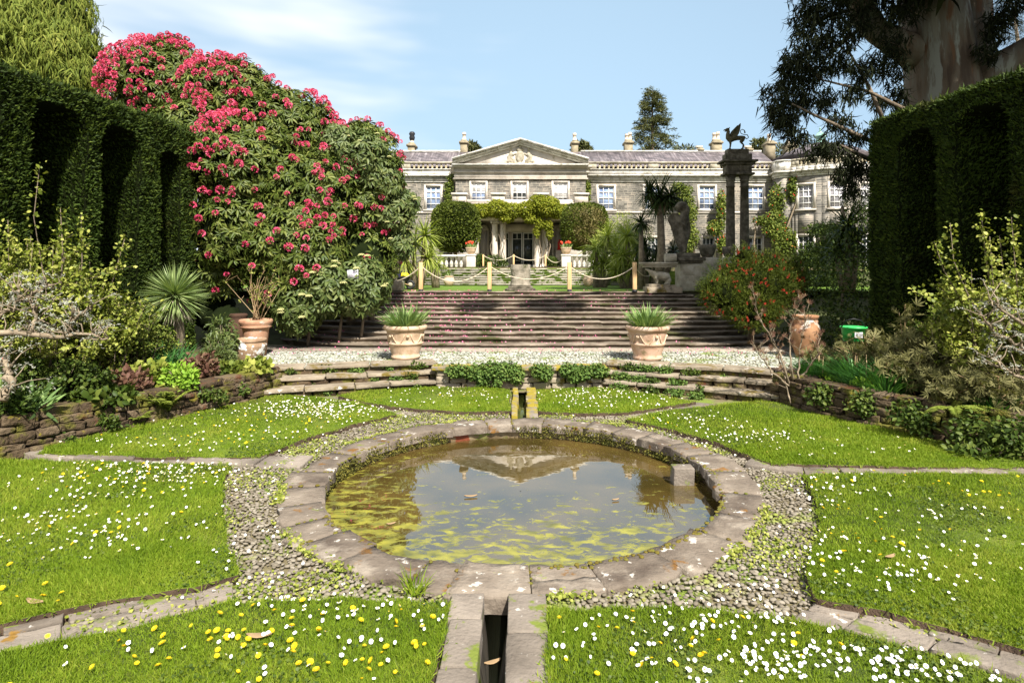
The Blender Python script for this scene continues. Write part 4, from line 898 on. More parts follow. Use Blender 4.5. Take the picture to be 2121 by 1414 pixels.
g.tube([(x + .06, D - .05, hz(516, D) + .66), (x + .18, D - .1, hz(516, D) + .5), (x + .17, D - .1, hz(516, D) + .2)], .03)
tag(g.build('fire_extinguisher', M['redpaint'], smooth=True, loc=(x, D, hz(518, D))), 'red fire extinguisher beside the niche inside the portico', 'fire extinguisher')
g = MB(); g.box(x - .25, x + .25, D - .2, D + .2, ZB, hz(518, D) - .004)
tag(g.build('extinguisher_stand', M['cream'], loc=(x, D, ZB)), 'pale stone block under the red fire extinguisher', 'stand')
# =================== TREES, HEDGES, SHRUBS ===================
def crown_obj(par, name, m, lobes, N, size, tmpl=LEAF, shell=.3, wid=.55, droop=.0, outw=.8, back=.35, bump=.12, seed=1, jit=.6, smooth=False, inner=.8, low=None, sv=(.7, 1.3), loc=None, wind=0):
    q, nn = crown(lobes, N, shell, back, bump, seed, inner, low)
    d = unit(nn * outw + rng.normal(size=(N, 3)) * jit + np.array([0, 0, -droop])); s = size * rng.uniform(*sv, N)
    mb = MB(); mb.inst(*tmpl, frames(d, s, s * wid, face=unit(nn + np.array([0, 0, .7]) + .5 * rng.normal(size=(N, 3)))), q)
    return mb, mb.build(name, m, par, loc=loc)
def core(par, name, m, lobes, k=.78, n=26):  # solid core whose dark colour paints the shade in leaf gaps
    mb = MB()
    for l in lobes:
        r = l[1] if np.ndim(l[1]) else (l[1],) * 3
        v, f = _ell(l[0], np.array(r) * k, n, n - 4); c = np.array(l[0]); v = c + (v - c) * (1 + .07 * snoise(v, 1.5, 4) + .05 * rng.normal(size=len(v)))[:, None]; mb.add(v, f)
    return mb.build(name, m, par)
def trunk(par, pts, rad, m='bark', name='trunk', n=10): mb = MB(); mb.tube(pts, rad, n); return mb.build(name, M[m], par, smooth=True)
def curve(a, b, sag=0., n=6, side=None):
    a, b = np.array(a, float), np.array(b, float); t = np.linspace(0, 1, n)[:, None]; p = a + (b - a) * t
    p[:, 2] -= (sag * 4 * t * (1 - t))[:, 0]
    if side is not None: p += 4 * t * (1 - t) * np.array(side)
    return p
# ---- yew hedges with arched niches ----
def hedge(sg, yend, label, y0, near, opens, seed):
    X0 = 9.0; ys = np.arange(y0, yend + .01, .07); zs = np.arange(.3, 6.75, .07); Y, Zz = np.meshgrid(ys, zs); y = Y.ravel(); z = Zz.ravel()
    ztop = 6.15 + .055 * (y - 10) + .05 * snoise(np.stack([y, 0 * y, 0 * y], -1), 1.2, seed)
    dep = np.zeros(len(y))
    for a, b in opens:
        # buttresses widen towards their foot
        aa = a + 0 * z; bb = b - .28 * np.clip((5.4 - z) / 5, 0, 1); c = (aa + bb) / 2; hw = (bb - aa) / 2; zt = 5.3
        zz = np.clip((z - zt) / (hw * 1.0), 0, 3); ins = ((y - c) / hw) ** 4 + (zz / .75) ** 2
        dep = np.maximum(dep, np.clip((1.04 - ins) / .10, 0, 1) * (z < 6))
    x = X0 + 1.05 * dep + .05 * snoise(np.stack([y, z, 0 * y], -1), 1.6, seed + 1)
    z2 = np.minimum(z, ztop); e = np.clip((z - ztop) / .35, 0, 1.0); x = x + np.where(z > ztop, (z - ztop) * 5.5, 0)   # top sheet goes back
    endr = np.clip((y - (yend - .35)) / .35, 0, 1); x = x + .45 * endr ** 2
    v = np.stack([sg * x, y, z2], -1); nx_ = len(ys); i = (np.arange(len(zs) - 1)[:, None] * nx_ + np.arange(nx_ - 1)[None]).ravel(); f = np.stack([i, i + 1, i + nx_ + 1, i + nx_], -1)
    if sg < 0: pass
    th = thing('yew_hedge', label, 'hedge', (sg * X0, yend, .3))
    mb = MB(); mb.add(v, f)
    # far end wall and back
    mb.add([(sg * 9.4, yend, .3), (sg * 12, yend, .3), (sg * 12, yend, 6.3), (sg * 9.4, yend, 6.3)], [[0, 1, 2, 3]]); mb.box(min(sg * 11.9, sg * 12.), max(sg * 11.9, sg * 12.), y0, yend, .3, 6.1)
    mb.build('hedge_body', M['innershade'], th)
    tri = np.concatenate([f[:, [0, 1, 2]], f[:, [0, 2, 3]]]); A, B, C = v[tri[:, 0]], v[tri[:, 1]], v[tri[:, 2]]; cr = np.cross(B - A, C - A); ar = np.linalg.norm(cr, axis=1)
    Dd = A[:, 1]; wgt = ar * np.where(Dd < near, .25, 1); wgt /= wgt.sum(); N = 120000 if sg < 0 else 100000
    k = rng.choice(len(tri), N, p=wgt); u = rng.random((N, 2)); u = np.where(u.sum(1, keepdims=True) > 1, 1 - u, u); q = A[k] + u[:, :1] * (B - A)[k] + u[:, 1:] * (C - A)[k]; nn = unit(cr[k]); nn *= np.where(np.sum(nn * np.array([-sg, -.3, .4]), 1, keepdims=True) < 0, -1, 1)
    d = unit(nn * .75 + rng.normal(size=(N, 3)) * .5 + np.array([0, 0, .55])); s = rng.uniform(.045, .11, N)
    mb = MB(); mb.inst(*LEAF, frames(d, s, s * .35), q + nn * .01); mb.build('foliage', M['hedge'], th)
    N = 900; q = np.column_stack([sg * rng.uniform(8.98, 10.2, N), rng.uniform(9.5, yend, N), np.zeros(N)]); q[:, 2] = 6.15 + .055 * (q[:, 1] - 10); d = unit(rng.normal(size=(N, 3)) * .5 + [0, 0, 1]); s = rng.uniform(.10, .22, N); mb = MB(); mb.inst(*LEAF, frames(d, s, .035), q); mb.build('stray_shoots', M['hedge'], th)
    # end cap leaves
    N = 9000; q = np.column_stack([sg * rng.uniform(9.2, 11, N), np.full(N, yend + .02), rng.uniform(.3, 6.45, N)]); d = unit(np.array([0, .8, .5]) + rng.normal(size=(N, 3)) * .5); s = rng.uniform(.05, .12, N)
    mb = MB(); mb.inst(*LEAF, frames(d, s, s * .35), q); mb.build('end_foliage', M['hedge'], th)
hedge(-1, 16.55, 'tall clipped yew hedge with dark arched niches, left side, sunlit', 8.2, 9.6, [(8.9, 10.1), (10.85, 12.15), (12.6, 13.9), (14.7, 15.6)], 3)
hedge(1, 15.4, 'tall clipped yew hedge with dark arched niches, right side, in shade', 8.2, 9.6, [(8.9, 10.15), (10.85, 12.1), (12.75, 14.0)], 8)
# ---- rhododendron ----
rh = thing('rhododendron', 'huge rhododendron covered in pink flower clusters beside the left hedge', 'rhododendron', (-6.5, 18, .6))
RL = [PL(345, 195, 104, 19.6), PL(280, 165, 45, 20), PL(505, 200, 76, 18.9), PL(575, 240, 62, 18.7), PL(655, 280, 55, 18.8), PL(748, 305, 56, 19.2), PL(800, 360, 44, 19.2), PL(428, 176, 46, 19.2), PL(305, 248, 52, 20), PL(355, 116, 42, 19.8), PL(470, 225, 100, 19), PL(590, 285, 105, 18.6), PL(400, 300, 100, 18.2), PL(510, 360, 120, 17.6), PL(680, 340, 85, 18.8), PL(755, 330, 78, 19.4), PL(650, 420, 120, 18),
      PL(500, 480, 105, 17.2), PL(620, 530, 115, 17), PL(755, 430, 92, 18.8), PL(745, 540, 80, 18.2), PL(455, 560, 60, 17.3), PL(600, 600, 75, 17.2), PL(700, 600, 55, 17.6), PL(440, 640, 50, 17.6), PL(470, 670, 40, 17)]
RL = [(c, tuple(np.array(r) * .95)) for c, r in RL]; LOWL = RL[-2:]; RL = RL[:-2]  # LOWL lobes stay bare dark core, painted shade under the bush
core(rh, 'inner_core', mat('rhododendron_gap_shade', [(.006, .009, .003), (.012, .018, .005)], rough=1, spec=.05), RL + [(c_, tuple(np.array(r_) * 1.12)) for c_, r_ in LOWL], .80)  # black gaps among the leaves are painted by this dark core
for a in ((-8.2, 18.6, .5), (-6.6, 18, .5), (-5.4, 18.2, .7)): trunk(rh, curve(a, (a[0] + .6, a[1] + .3, 5), 0, 6, (.3, 0, 0)), np.linspace(.16, .06, 6))
def rosettes(par, name, m, lobes, N, L, per=8, droop=.35, wid=.27, shell=.22, seed=2, up=.35, low=None, back=.25, bump=.14, tm=LEAF2):
    q, nn = crown(lobes, N, shell, back, bump, seed, .8, low); kq = (snoise(q, 2.2, seed + 5) > -.42) | (rng.random(N) < .35); q, nn = q[kq], nn[kq]; N = len(q); ax = unit(nn + np.array([0, 0, up]) + .35 * rng.normal(size=(N, 3)))
    t1 = unit(np.cross(ax, rand_dirs(N))); t2 = np.cross(ax, t1); Rs = []; Ts = []
    for k in range(per):
        a = 2 * np.pi * k / per + rng.uniform(-.3, .3, N); rad = t1 * np.cos(a)[:, None] + t2 * np.sin(a)[:, None]
        d = unit(rad + ax * rng.uniform(-.15, .5, (N, 1)) + np.array([0, 0, -droop])); s = L * rng.uniform(.7, 1.15, N)
        Rs.append(frames(d, s, s * wid, face=ax)); Ts.append(q + rad * .02)
    mb = MB(); mb.inst(*tm, np.concatenate(Rs), np.concatenate(Ts)); mb.build(name, m, par)
    return q, ax
rosettes(rh, 'foliage', M['rhodo'], RL, 9500, .235, 8, shell=.3, bump=.12)
# flower trusses
def truss_mesh(R=.115, n=34, seed=0):
    r_ = np.random.default_rng(seed); mb = MB(); d = unit(r_.normal(size=(n * 3, 3))); d = d[d[:, 2] > -.55][:n]; N = len(d)
    s = np.full(N, R * .75); f = frames(d, s * .55, s * .95); tm = (np.array([(0, 0, 0), (-.6, .1, .8), (0, .3, .6), (.6, .1, .8), (-.25, -.2, 1.15), (.25, -.2, 1.15)]), [np.array([(0, 2, 4, 1), (0, 3, 5, 2)])])
    tv = tm[0].copy(); mb.inst(tv, tm[1], f, d * R * .62)
    return mb
fl_l = [l for l in RL]; q, nn = crown(fl_l, 5200, .04, .12, .12, 2, 1.12)
# flowers thin out low down on the bush and towards the right
pxq = PX + q[:, 0] / q[:, 1] * F; pyq = PY - (q[:, 2] - ZC) / q[:, 1] * F
pr = np.interp(pyq, [60, 320, 450, 560, 620], [.52, .56, .36, .13, .03]) * np.where(pxq > 690, .95, 1) * np.where(snoise(q, .9, 77) > -.6, 1, .5)
k = rng.random(len(q)) < pr * .55; q = q[k]; nn = nn[k]
# bunch them, drop ones overlapping
keep = []; 
for i_ in range(len(q)):
    if all(np.sum((q[i_] - q[j_]) ** 2) > .022 for j_ in keep): keep.append(i_)
q = q[keep] + nn[keep] * .09; dist = np.linalg.norm(q - [0, 0, ZC], axis=1); od = np.argsort(dist); q = q[od]
tms = [truss_mesh(seed=s_) for s_ in range(3)]
base = None; mes = []
for i_ in range(min(100, len(q))):
    if i_ < 3: o = tms[i_].build('flower_cluster', M['pink'], rh, local=True); mes.append(o)
    else: o = mes[i_ % 3].copy(); COL.objects.link(o)
    o.location = q[i_] - wloc(rh); o.rotation_euler = rng.uniform(0, 6, 3) * [.15, .15, 1]; sc = rng.uniform(.6, 1.05); o.scale = (sc,) * 3
mb = MB()
for p in q[100:]:
    a = rng.uniform(0, 6.28); sc = rng.uniform(.6, 1.05); t_ = tms[rng.integers(3)]; R_ = np.array([[math.cos(a), -math.sin(a), 0], [math.sin(a), math.cos(a), 0], [0, 0, 1]]) * sc
    mb.add(t_.V[0] @ R_.T + p, t_.F[0])
if mb.n: tag(mb.build('flower_clusters', M['pink'], rh), kind='stuff')
print('trusses', len(q))
# viburnum with cream heads in front, and paler shrub at the upper right
vb = thing('viburnum', 'leafy viburnum with cream flower heads in front of the rhododendron', 'shrub', (-5.0, 16.5, .5))
VL = [PL(615, 632, 52, 16.2), PL(680, 595, 52, 16.4), PL(745, 590, 60, 16.8), PL(650, 560, 60, 16.6), PL(590, 590, 45, 16.4), PL(782, 598, 28, 17)]
core(vb, 'inner_core', M['innershade'], VL, .7); rosettes(vb, 'foliage', M['vib'], VL, 1500, .24, 6, .5, .34, .5, 5)
for a in ((-6, 16.6), (-5.2, 16.8), (-4.6, 16.9)): trunk(vb, curve((a[0], a[1], .5), (a[0] + .2, a[1], 2.2), 0, 4), [.05, .04, .03, .02])
q, nn = crown(VL, 70, .02, .05, .14, 5)
hd = MB(); c_ = rand_dirs(40); c_[:, 2] = abs(c_[:, 2]) * .5; hd.inst(PV, [PF], np.repeat(np.eye(3)[None] * .035, 40, 0), c_ * .085); bo = None
for p in q[:34]:
    if bo is None: bo = hd.build('flower_head', M['creamfl'], vb, local=True); o = bo
    else: o = bo.copy(); COL.objects.link(o)
    o.location = p + nn[0] * 0 - wloc(vb) + [0, -.08, .06]
vb2 = thing('viburnum', 'tall pale leaved viburnum leaning through the right edge of the rhododendron', 'shrub', (-4.6, 18.2, .6))
VL2 = [PL(740, 330, 62, 18.0), PL(700, 300, 40, 17.9), PL(790, 380, 50, 18.2), PL(810, 440, 45, 18.4), PL(820, 500, 38, 18.6), PL(840, 420, 28, 18.8)]
rosettes(vb2, 'foliage', M['vib'], VL2, 1100, .23, 6, .6, .3, .3, 6); trunk(vb2, curve((-4.6, 18.3, .6), (-4.8, 18.4, 6)), np.linspace(.1, .04, 6))
q, nn = crown(VL2, 60, .02, .05, .14, 5)
for p in q[:26]: o = bo.copy(); COL.objects.link(o); o.parent = vb2; o.location = p - wloc(vb2) + [0, -.08, .05]; o.scale = (.8,) * 3
g = MB(); c = P(730, 568, 15.9); s_ = 15.9 / F
g.add([c + np.array(v) * [s_, 1, s_] for v in ((-11, 0, 8), (11, .02, 10), (12, 0, -8), (-9, -.03, -9))] + [c + np.array(v) * [s_, 1, s_] + [0, .01, 0] for v in ((-11, 0, 8), (11, .02, 10), (12, 0, -8), (-9, -.03, -9))], np.array([(0, 3, 2, 1), (4, 5, 6, 7), (0, 1, 5, 4), (1, 2, 6, 5), (2, 3, 7, 6), (3, 0, 4, 7)]))
nt_ = tag(g.build('notice', M['paper'], loc=c), 'small white paper notice hanging on the viburnum', 'notice')
g = MB()
for i_ in range(5): g.box(-7 * s_, (7 - 2 * (i_ % 2)) * s_, -.034, -.03, (5 - i_ * 2.4) * s_, (5.7 - i_ * 2.4) * s_)
g.build('writing', M['ink'], nt_, local=True)
# ---- weeping cypress upper left ----
cy = thing('cypress', 'pale green drooping cypress tree behind the left hedge', 'conifer', (-19, 21.5, .3))
CLb = [PL(60, 110, 110, 21), PL(130, 130, 70, 20.6), PL(20, 20, 120, 21.5), PL(120, 40, 75, 21.2), PL(70, -70, 100, 21.8), PL(160, 170, 38, 20), PL(-90, 80, 130, 21), PL(50, 200, 80, 20.4), PL(170, 110, 30, 20.8), PL(60, 300, 110, 21)]
core(cy, 'inner_core', M['innershade'], CLb, .75); trunk(cy, [(-18.6, 21.5, .3), (-18.4, 21.5, 6), (-18.3, 21.6, 13)], [.4, .3, .1])
q, nn = crown(CLb, 7500, .2, .3, .16, 12)
mb = MB()
for k_ in range(6):   # each spray a fan of hanging blades
    d = unit(nn * .35 + np.array([0, 0, -1.0]) + .35 * rng.normal(size=q.shape)); s = rng.uniform(.16, .42, len(q)); mb.inst(*DROOP, frames(d, s, rng.uniform(.02, .045, len(q)), face=nn + .3 * rng.normal(size=q.shape)), q + nn * .12 + rng.normal(size=q.shape) * .07)
mb.build('foliage', M['cyp'], cy)
# ---- eucalyptus upper right ----
eu = thing('eucalyptus', 'large eucalyptus with peeling bark rising behind the right hedge', 'tree', (12.6, 17.3, .3))
g = MB(); DT = 17.3
def E(px, py, D=17.3): return P(px, py, D)
tr = [E(2000, 600), E(1985, 400), E(1960, 250), E(1948, 150), E(1935, 60), E(1915, -60), E(1900, -250), E(1880, -500)]
g.tube(tr, [1.35, 1.3, 1.05, .95, .88, .85, .7, .45], 20)
tb = [E(1975, 260, 17.5), E(2000, 130, 17.6), E(2005, 30, 17.7), E(2005, -120, 17.8), E(2030, -400, 18)]
g.tube(tb, [.9, .72, .66, .6, .4], 16)
v = g.V[0]; g.V[0] = v * 1; 
for i_ in range(len(g.V)): g.V[i_] = g.V[i_] + np.stack([.10 * snoise(g.V[i_] * [2, 2, .5], 1, 31), .10 * snoise(g.V[i_] * [2, 2, .5], 1, 32), 0 * g.V[i_][:, 0]], -1)
tk = g.build('trunk', M['eucbark'], eu, smooth=True)
g = MB()
g.tube([E(1930, 130), E(1870, 95, 17.1), E(1815, 65, 16.9), E(1790, 35, 16.8), E(1775, -20, 16.7), E(1740, -120, 16.4)], [.62, .42, .33, .36, .3, .2], 12)
g.tube([E(1990, 200), E(2060, 150, 17), E(2125, 110, 16.6), E(2200, 60, 16)], [.7, .5, .42, .35], 12)
g.build('limb', M['eucbark'], eu, smooth=True)
br = [[(1830, 250, 15.9), (1800, 180, 16), (1760, 110, 16.2), (1735, 40, 16.5)], [(1890, 235, 15.8), (1800, 190, 15.8), (1700, 165, 15.6)], [(1820, 300, 15.7), (1745, 265, 15.5), (1690, 240, 15.4), (1640, 215, 15.3)], [(1800, 330, 15.6), (1740, 300, 15.5)],
      [(1760, 20, 16.6), (1700, 40, 16), (1660, 60, 15.8)], [(1700, 165, 15.6), (1660, 120, 15.6)], [(1780, 60, 16.6), (1720, 110, 16), (1670, 170, 15.7)]]
for b in br: pts = [E(*q_) for q_ in b]; g = MB(); g.tube(pts, np.linspace(.06, .02, len(pts)), 6); g.build('branch', M['bark'], eu, smooth=True)
g = MB()
cl = [(1670, 40, 34), (1700, 20, 36), (1740, 0, 40), (1665, 100, 34), (1700, 90, 34), (1740, 70, 36), (1780, 40, 30), (1660, 150, 30), (1700, 140, 32), (1745, 130, 26), (1630, 170, 26), (1605, 200, 28), (1640, 215, 30), (1680, 205, 28), (1625, 255, 26), (1650, 285, 22), (1610, 235, 20),
      (1715, 205, 20), (1770, 190, 20), (1830, 30, 40), (1850, 90, 30), (1810, 130, 24), (1850, 150, 26), (1785, 150, 20), (1740, 250, 22), (1720, 300, 24), (1760, 330, 24), (1745, 360, 18), (1700, 310, 22), (1780, 280, 20), (1860, 200, 20), (1820, 210, 16), (1880, 20, 30), (1640, 130, 20), (1765, 390, 16), (1790, 350, 20),
      (1700, -40, 60), (1800, -60, 60), (2040, 110, 22), (2070, 40, 26), (2100, 10, 30), (2060, 75, 16)]
Q = []; 
for px, py, r in cl:
    n_ = int(r * 1.9); c = E(px, py, 15.7 if px < 1800 else 16.3); rr = 1.15 * r * 15.8 / F; p = c + rand_dirs(n_) * rr * rng.random((n_, 1)) ** .4 * [1, 1.2, 1]; Q.append(p)
    g.tube([c + [rr, .1, -rr * .3], c, c + [-rr * .7, 0, rr * .2]], [.018, .012, .006], 4)
Q = np.concatenate(Q); tag(g.build('twigs', M['bark'], eu), kind='stuff')
mb = MB()
for k_ in range(6):
    N = len(Q); d = unit(np.array([-.15, 0, -1.]) + .5 * rng.normal(size=(N, 3))); s = rng.uniform(.16, .30, N); mb.inst(*DROOP, frames(d, s, rng.uniform(.022, .036, N)), Q + rng.normal(size=(N, 3)) * .06)
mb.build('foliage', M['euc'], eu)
# high crown (mostly above the picture): casts the shade over the columns and steps
HC = [((11.5, 16.5, 15.5), (4.2, 4.2, 3.0)), ((8.2, 15.5, 14.2), (2.8, 3, 2)), ((14, 19, 16.5), (4, 4, 3)), ((9.8, 14.0, 12.2), (1.6, 1.6, 1.3)), ((12.5, 21.5, 15.8), (3.5, 3, 2.2)), ((14.6, 12.6, 13.8), (3, 2.6, 1.8)), ((10.6, 15.6, 11.2), (1.7, 1.5, 1.1)), ((17.5, 20.5, 15.4), (3.5, 3, 2.3))]
trunk(eu, [E(1900, -250), (11, 16, 15), (9, 12.5, 14), (5.2, 10.8, 13.4), (2.4, 10.4, 13.1)], [.4, .25, .15, .08, .03], 'eucbark', 'limb')
q, nn = crown(HC, 13000, .8, 1, .2, 40, .2); mb = MB()
for k_ in range(3): d = unit(np.array([0, 0, -.8]) + .6 * rng.normal(size=q.shape)); s = rng.uniform(.3, .55, len(q)); mb.inst(*DROOP, frames(d, s, s * .28), q + rng.normal(size=q.shape) * .12)
for lc, lr, ln_ in (((2.5, 10.4, 13), (.7, .5, .35), 420), ((4.95, 10.4, 13), (1.1, .6, .4), 700), ((8.7, 10.9, 13), (1.6, .8, .5), 800)):
    qq = np.array(lc) + rand_dirs(ln_) * rng.random((ln_, 1)) ** .5 * lr; d = unit(np.array([0, 0, -.6]) + .7 * rng.normal(size=(ln_, 3))); s = rng.uniform(.25, .45, ln_); mb.inst(*DROOP, frames(d, s, s * .28), qq)
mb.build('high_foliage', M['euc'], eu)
# feathery tree beyond the eucalyptus, right edge
ft = thing('feathery_tree', 'thin feathery tree behind the eucalyptus at the right edge', 'tree', (22, 26, .3))
trunk(ft, [(23, 26, .3), (22.6, 26, 8), (21.8, 26, 14)], [.25, .16, .05]); mb = MB()
for _ in range(40):
    c = P(rng.uniform(2030, 2120), rng.uniform(-20, 120), 25); n_ = 60; d = unit(rng.normal(size=3) + [0, 0, -.4]); mb.inst(*BLADE, frames(unit(d + .4 * rng.normal(size=(n_, 3))), rng.uniform(.2, .5, n_), .012), c + rng.normal(size=(n_, 3)) * .12)
mb.build('foliage', M['euc'], ft)
# ---- trees behind the house ----
def conifer(label, cxp, top, bot, halfw, D, N, m='fir', lean=0, cat='conifer', name='conifer', layers=22):
    base = P(cxp, bot, D); base[2] = 3; tp = P(cxp, top, D); H = tp[2] - 3; t_ = thing(name, label, cat, base)
    trunk(t_, [base, tp], [.45, .06]); mb = MB(); qs = []; ds = []
    z_lo = hz(bot, D)
    for i_ in range(layers * 7):
        u = rng.random() ** .85; z = tp[2] - u * (tp[2] - z_lo); w_ = halfw * D / F * min(1, .22 + .9 * u ** .8) * rng.uniform(.55, 1.1); a = rng.uniform(0, 6.28)
        n_ = int(N / (layers * 7)); t = rng.random(n_) ** .6; dirv = np.array([math.cos(a), math.sin(a), -.08 + .25 * (1 - u)]); p = np.array([tp[0], D, z]) + dirv * w_ * t[:, None] + rng.normal(size=(n_, 3)) * [.22, .22, .13]; p[:, 2] -= .25 * t ** 2
        qs.append(p); ds.append(unit(dirv + .6 * rng.normal(size=(n_, 3))))
    q = np.concatenate(qs); mb.inst(*LEAF, frames(np.concatenate(ds), rng.uniform(.25, .5, len(q)), .10), q); mb.build('foliage', M[m], t_)
conifer('tall ragged conifer rising behind the roof to the right of the pediment', 1351, 188, 345, 60, 75, 12000)
for px, top, r, lab in ((975, 296, 14, 'small dark tree top behind the chimney left of the pediment'), (1204, 294, 14, 'small dark tree top beside the chimney right of the pediment'), (1420, 303, 26, 'low spreading tree top behind the roof just right of the tall conifer'), (1573, 290, 18, 'dark conifer top between the griffin and the right chimneys'),
                        (1600, 300, 30, 'bushy tree top behind the rightmost chimneys')):
    D = 66; x = hx(px, D); t_ = thing('background_tree', lab, 'tree', (x, D, 3)); trunk(t_, [(x, D, 3), (x, D, hz(top + 12, D))], [.3, .12])
    lb = [PL(px, top + r * .8, r, D, r * .8), PL(px + r * .7, top + r * 1.3, r * .8, D, r * .6), PL(px - r * .6, top + r * 1.5, r * .8, D, r * .6)]; crown_obj(t_, 'crown', M['fir'], lb, 1300, .45, shell=.6, wid=.35)
for px, top, lab in ((1640, 290, 'bare spring tree behind the roof beside the copper lantern'), (1670, 296, 'second bare spring tree just left of the copper lantern')):
    D = 64; x = hx(px, D); t_ = thing('background_tree', lab, 'tree', (x, D, 3)); trunk(t_, [(x, D, 3), (x, D, hz(top + 20, D))], [.3, .12]); crown_obj(t_, 'crown', M['hazel'], [PL(px, top + 20, 26, D, 18)], 900, .3, shell=.9, wid=.12)
for px, w_, top, lab, m in ((1735, 60, 352, 'dark loose tree in front of the bay at the end of the right hedge', 'euc'),):
    D = 30; x = hx(px + 30, D); t_ = thing('dark_tree', lab, 'tree', (x, D, ZU)); trunk(t_, [(x, D, ZU), (x - .5, D, 6)], [.2, .08]); crown_obj(t_, 'crown', M['hedge'], [PL(1775, 430, 34, D, 50), PL(1730, 480, 36, D), PL(1710, 510, 45, 29), PL(1700, 570, 60, 28), PL(1760, 550, 60, 28), PL(1650, 570, 38, 28)], 9000, .16, shell=.8, wid=.35, outw=.3, droop=.4)  # dark yew leaf colour paints the shade on this crown
# low wood closing the view left and right of the house
for x0, x1, lab in ((-40, -17, 'woodland behind the left hedge'), (36, 58, 'woodland behind the right hedge')):
    lb = [((rng.uniform(x0, x1), rng.uniform(40, 55), rng.uniform(3.5, 6)), (4.5, 4, 3.5)) for _ in range(9)]; mb, o = crown_obj(None, 'woodland', M['shrubd'], lb, 9000, .5, shell=.5, loc=((x0 + x1) / 2, 48, 3)); tag(o, lab + ', a far mass of green trees', 'woodland', kind='stuff')
# ---- topiary domes ----
def topiary(px, py, rx, ry, D, label, brown=False):
    k = D / F; c = P(px, py, D); base = (c[0], D, ZB); t_ = thing('topiary_dome', label, 'topiary', base); N = 9000
    # rounded drum: superellipsoid
    d = rand_dirs(N); pn = (np.abs(d[:, 0]) ** 2 + np.abs(d[:, 1]) ** 2 + np.abs(d[:, 2]) ** 2) ** .5
    q = d / ((np.hypot(d[:, 0], d[:, 1]) ** 3.2 + np.abs(d[:, 2]) ** 3.2) ** (1 / 3.2))[:, None]; lowf = d[:, 2] < 0
    q[:, 2] = np.where(lowf, q[:, 2] * 1.0, q[:, 2] * 1.0); q *= (1 + .02 * rng.normal(size=N) + .025 * snoise(q, 2.0, 5))[:, None]
    P_ = c + q * [rx * k, rx * k, ry * k]; s = rng.uniform(.10, .17, N); m1 = np.ones(N, bool)
    if brown: m1 = ~(snoise(q + [.3, 0, .6], 1.0, 9) + .9 * (.15 - np.hypot(q[:, 0] + .05, q[:, 2] + .35)) > -.30) | (rng.random(N) < .25)
    R_ = frames(unit(d * 1.0 + rng.normal(size=(N, 3)) * .7 + [0, 0, .3]), s, s * .6)
    mb = MB(); mb.inst(*LEAF, R_[m1], P_[m1]); mb.build('foliage', M['topi'], t_)
    if brown: mb = MB(); mb.inst(*LEAF, R_[~m1], P_[~m1]); tag(mb.build('bare_patch', M['topib'], t_), 'brown thinning patch in the front of the dome')
    v, f = _ell((0, 0, 0), (1, 1, 1), 20, 14); v = v / ((np.hypot(v[:, 0], v[:, 1]) ** 3.2 + np.abs(v[:, 2]) ** 3.2) ** (1 / 3.2) + 1e-9)[:, None] * .95; mb = MB(); mb.add(c + v * [rx * k, rx * k, ry * k], f); mb.build('inner_core', M['topib'] if brown else M['innershade'], t_, smooth=True)
    trunk(t_, [base, (c[0], D, c[2])], [.12, .12])
topiary(943.5, 470, 48, 48, 38, 'clipped green topiary dome left of the portico')
topiary(1210, 469, 46, 45, 38, 'clipped topiary dome right of the portico with a brown thin patch', True)
# ---- climber over the portico ----
cb = thing('wisteria', 'yellow green climber spread over the portico roof and winding down its columns', 'climber', (XP(1120), DP - .3, ZB))
CL = [PL(1000, 437, 22, 43.1, 14), PL(1030, 432, 26, 43.1, 19), PL(1060, 436, 24, 43.1, 16), PL(1088, 434, 22, 43, 17), PL(1115, 424, 24, 43, 20), PL(1135, 428, 26, 43, 22), PL(1155, 438, 22, 43.1, 15), PL(1098, 452, 14, 42.9, 10), PL(1118, 462, 10, 42.9, 14), PL(1135, 466, 9, 42.9, 12), PL(1112, 480, 6, 42.9, 12), PL(1138, 484, 6, 42.9, 10), PL(985, 433, 16, 43.1, 9), PL(1170, 436, 12, 43.2, 10), PL(1050, 452, 16, 43, 8)]
crown_obj(cb, 'foliage', M['climb'], CL, 13000, .17, shell=.5, wid=.6, droop=.3, outw=.5, jit=.8)
g = MB()
for px, sgx in ((1018, 1), (1036, -1), (1044, 1), (1109, 1), (1120, -1), (1128, 1), (1137, -1), (1133, 1)):
    D = 43.35; pts = [P(px + sgx * 3 * math.sin(i_ * 1.7 + px) + (sgx * 8 * max(0, i_ - 6) / 2), 545 - i_ * 12, D) for i_ in range(9)]; pts[0][2] = ZB; g.tube(pts, np.linspace(.05, .022, 9) * rng.uniform(.6, 1.1), 6)
g.build('stem', M['palebark'], cb, smooth=True)
def climber(label, lobes, stems, N=3500, m='climbg', D=46.6, red=0, name='wall_climber', sz=.19, base=None):
    c = thing(name, label, 'climber', base if base is not None else (stems[0][0][0], D, ZB)); crown_obj(c, 'foliage', M[m], lobes, N, sz, bump=.05, shell=.95, wid=.6, droop=.3, outw=.4, jit=.8)
    g = MB()
    for s_ in stems: g.tube(s_, np.linspace(.12, .03, len(s_)), 6)
    g.build('stem', M['palebark'], c, smooth=True)
    if red:
        q, nn = crown(lobes, red, .2, .1, .1); mb = MB(); mb.inst(PV, [PF], np.repeat(np.eye(3)[None] * .07, red, 0), q + [0, -.1, 0]); tag(mb.build('flowers', M['redfl'], c), kind='stuff')
def st(px0, px1, top, D=46.6, n=6): return [P(px0 + (px1 - px0) * i_ / (n - 1) + 3 * math.sin(i_ * 2.1), 545 - (545 - top) * i_ / (n - 1), D) for i_ in range(n)]
climber('green climber on the wall left of the central block', [PL(928, 400, 8, 46.5, 34), PL(934, 375, 5, 46.4, 20)], [st(932, 930, 380)], 700)
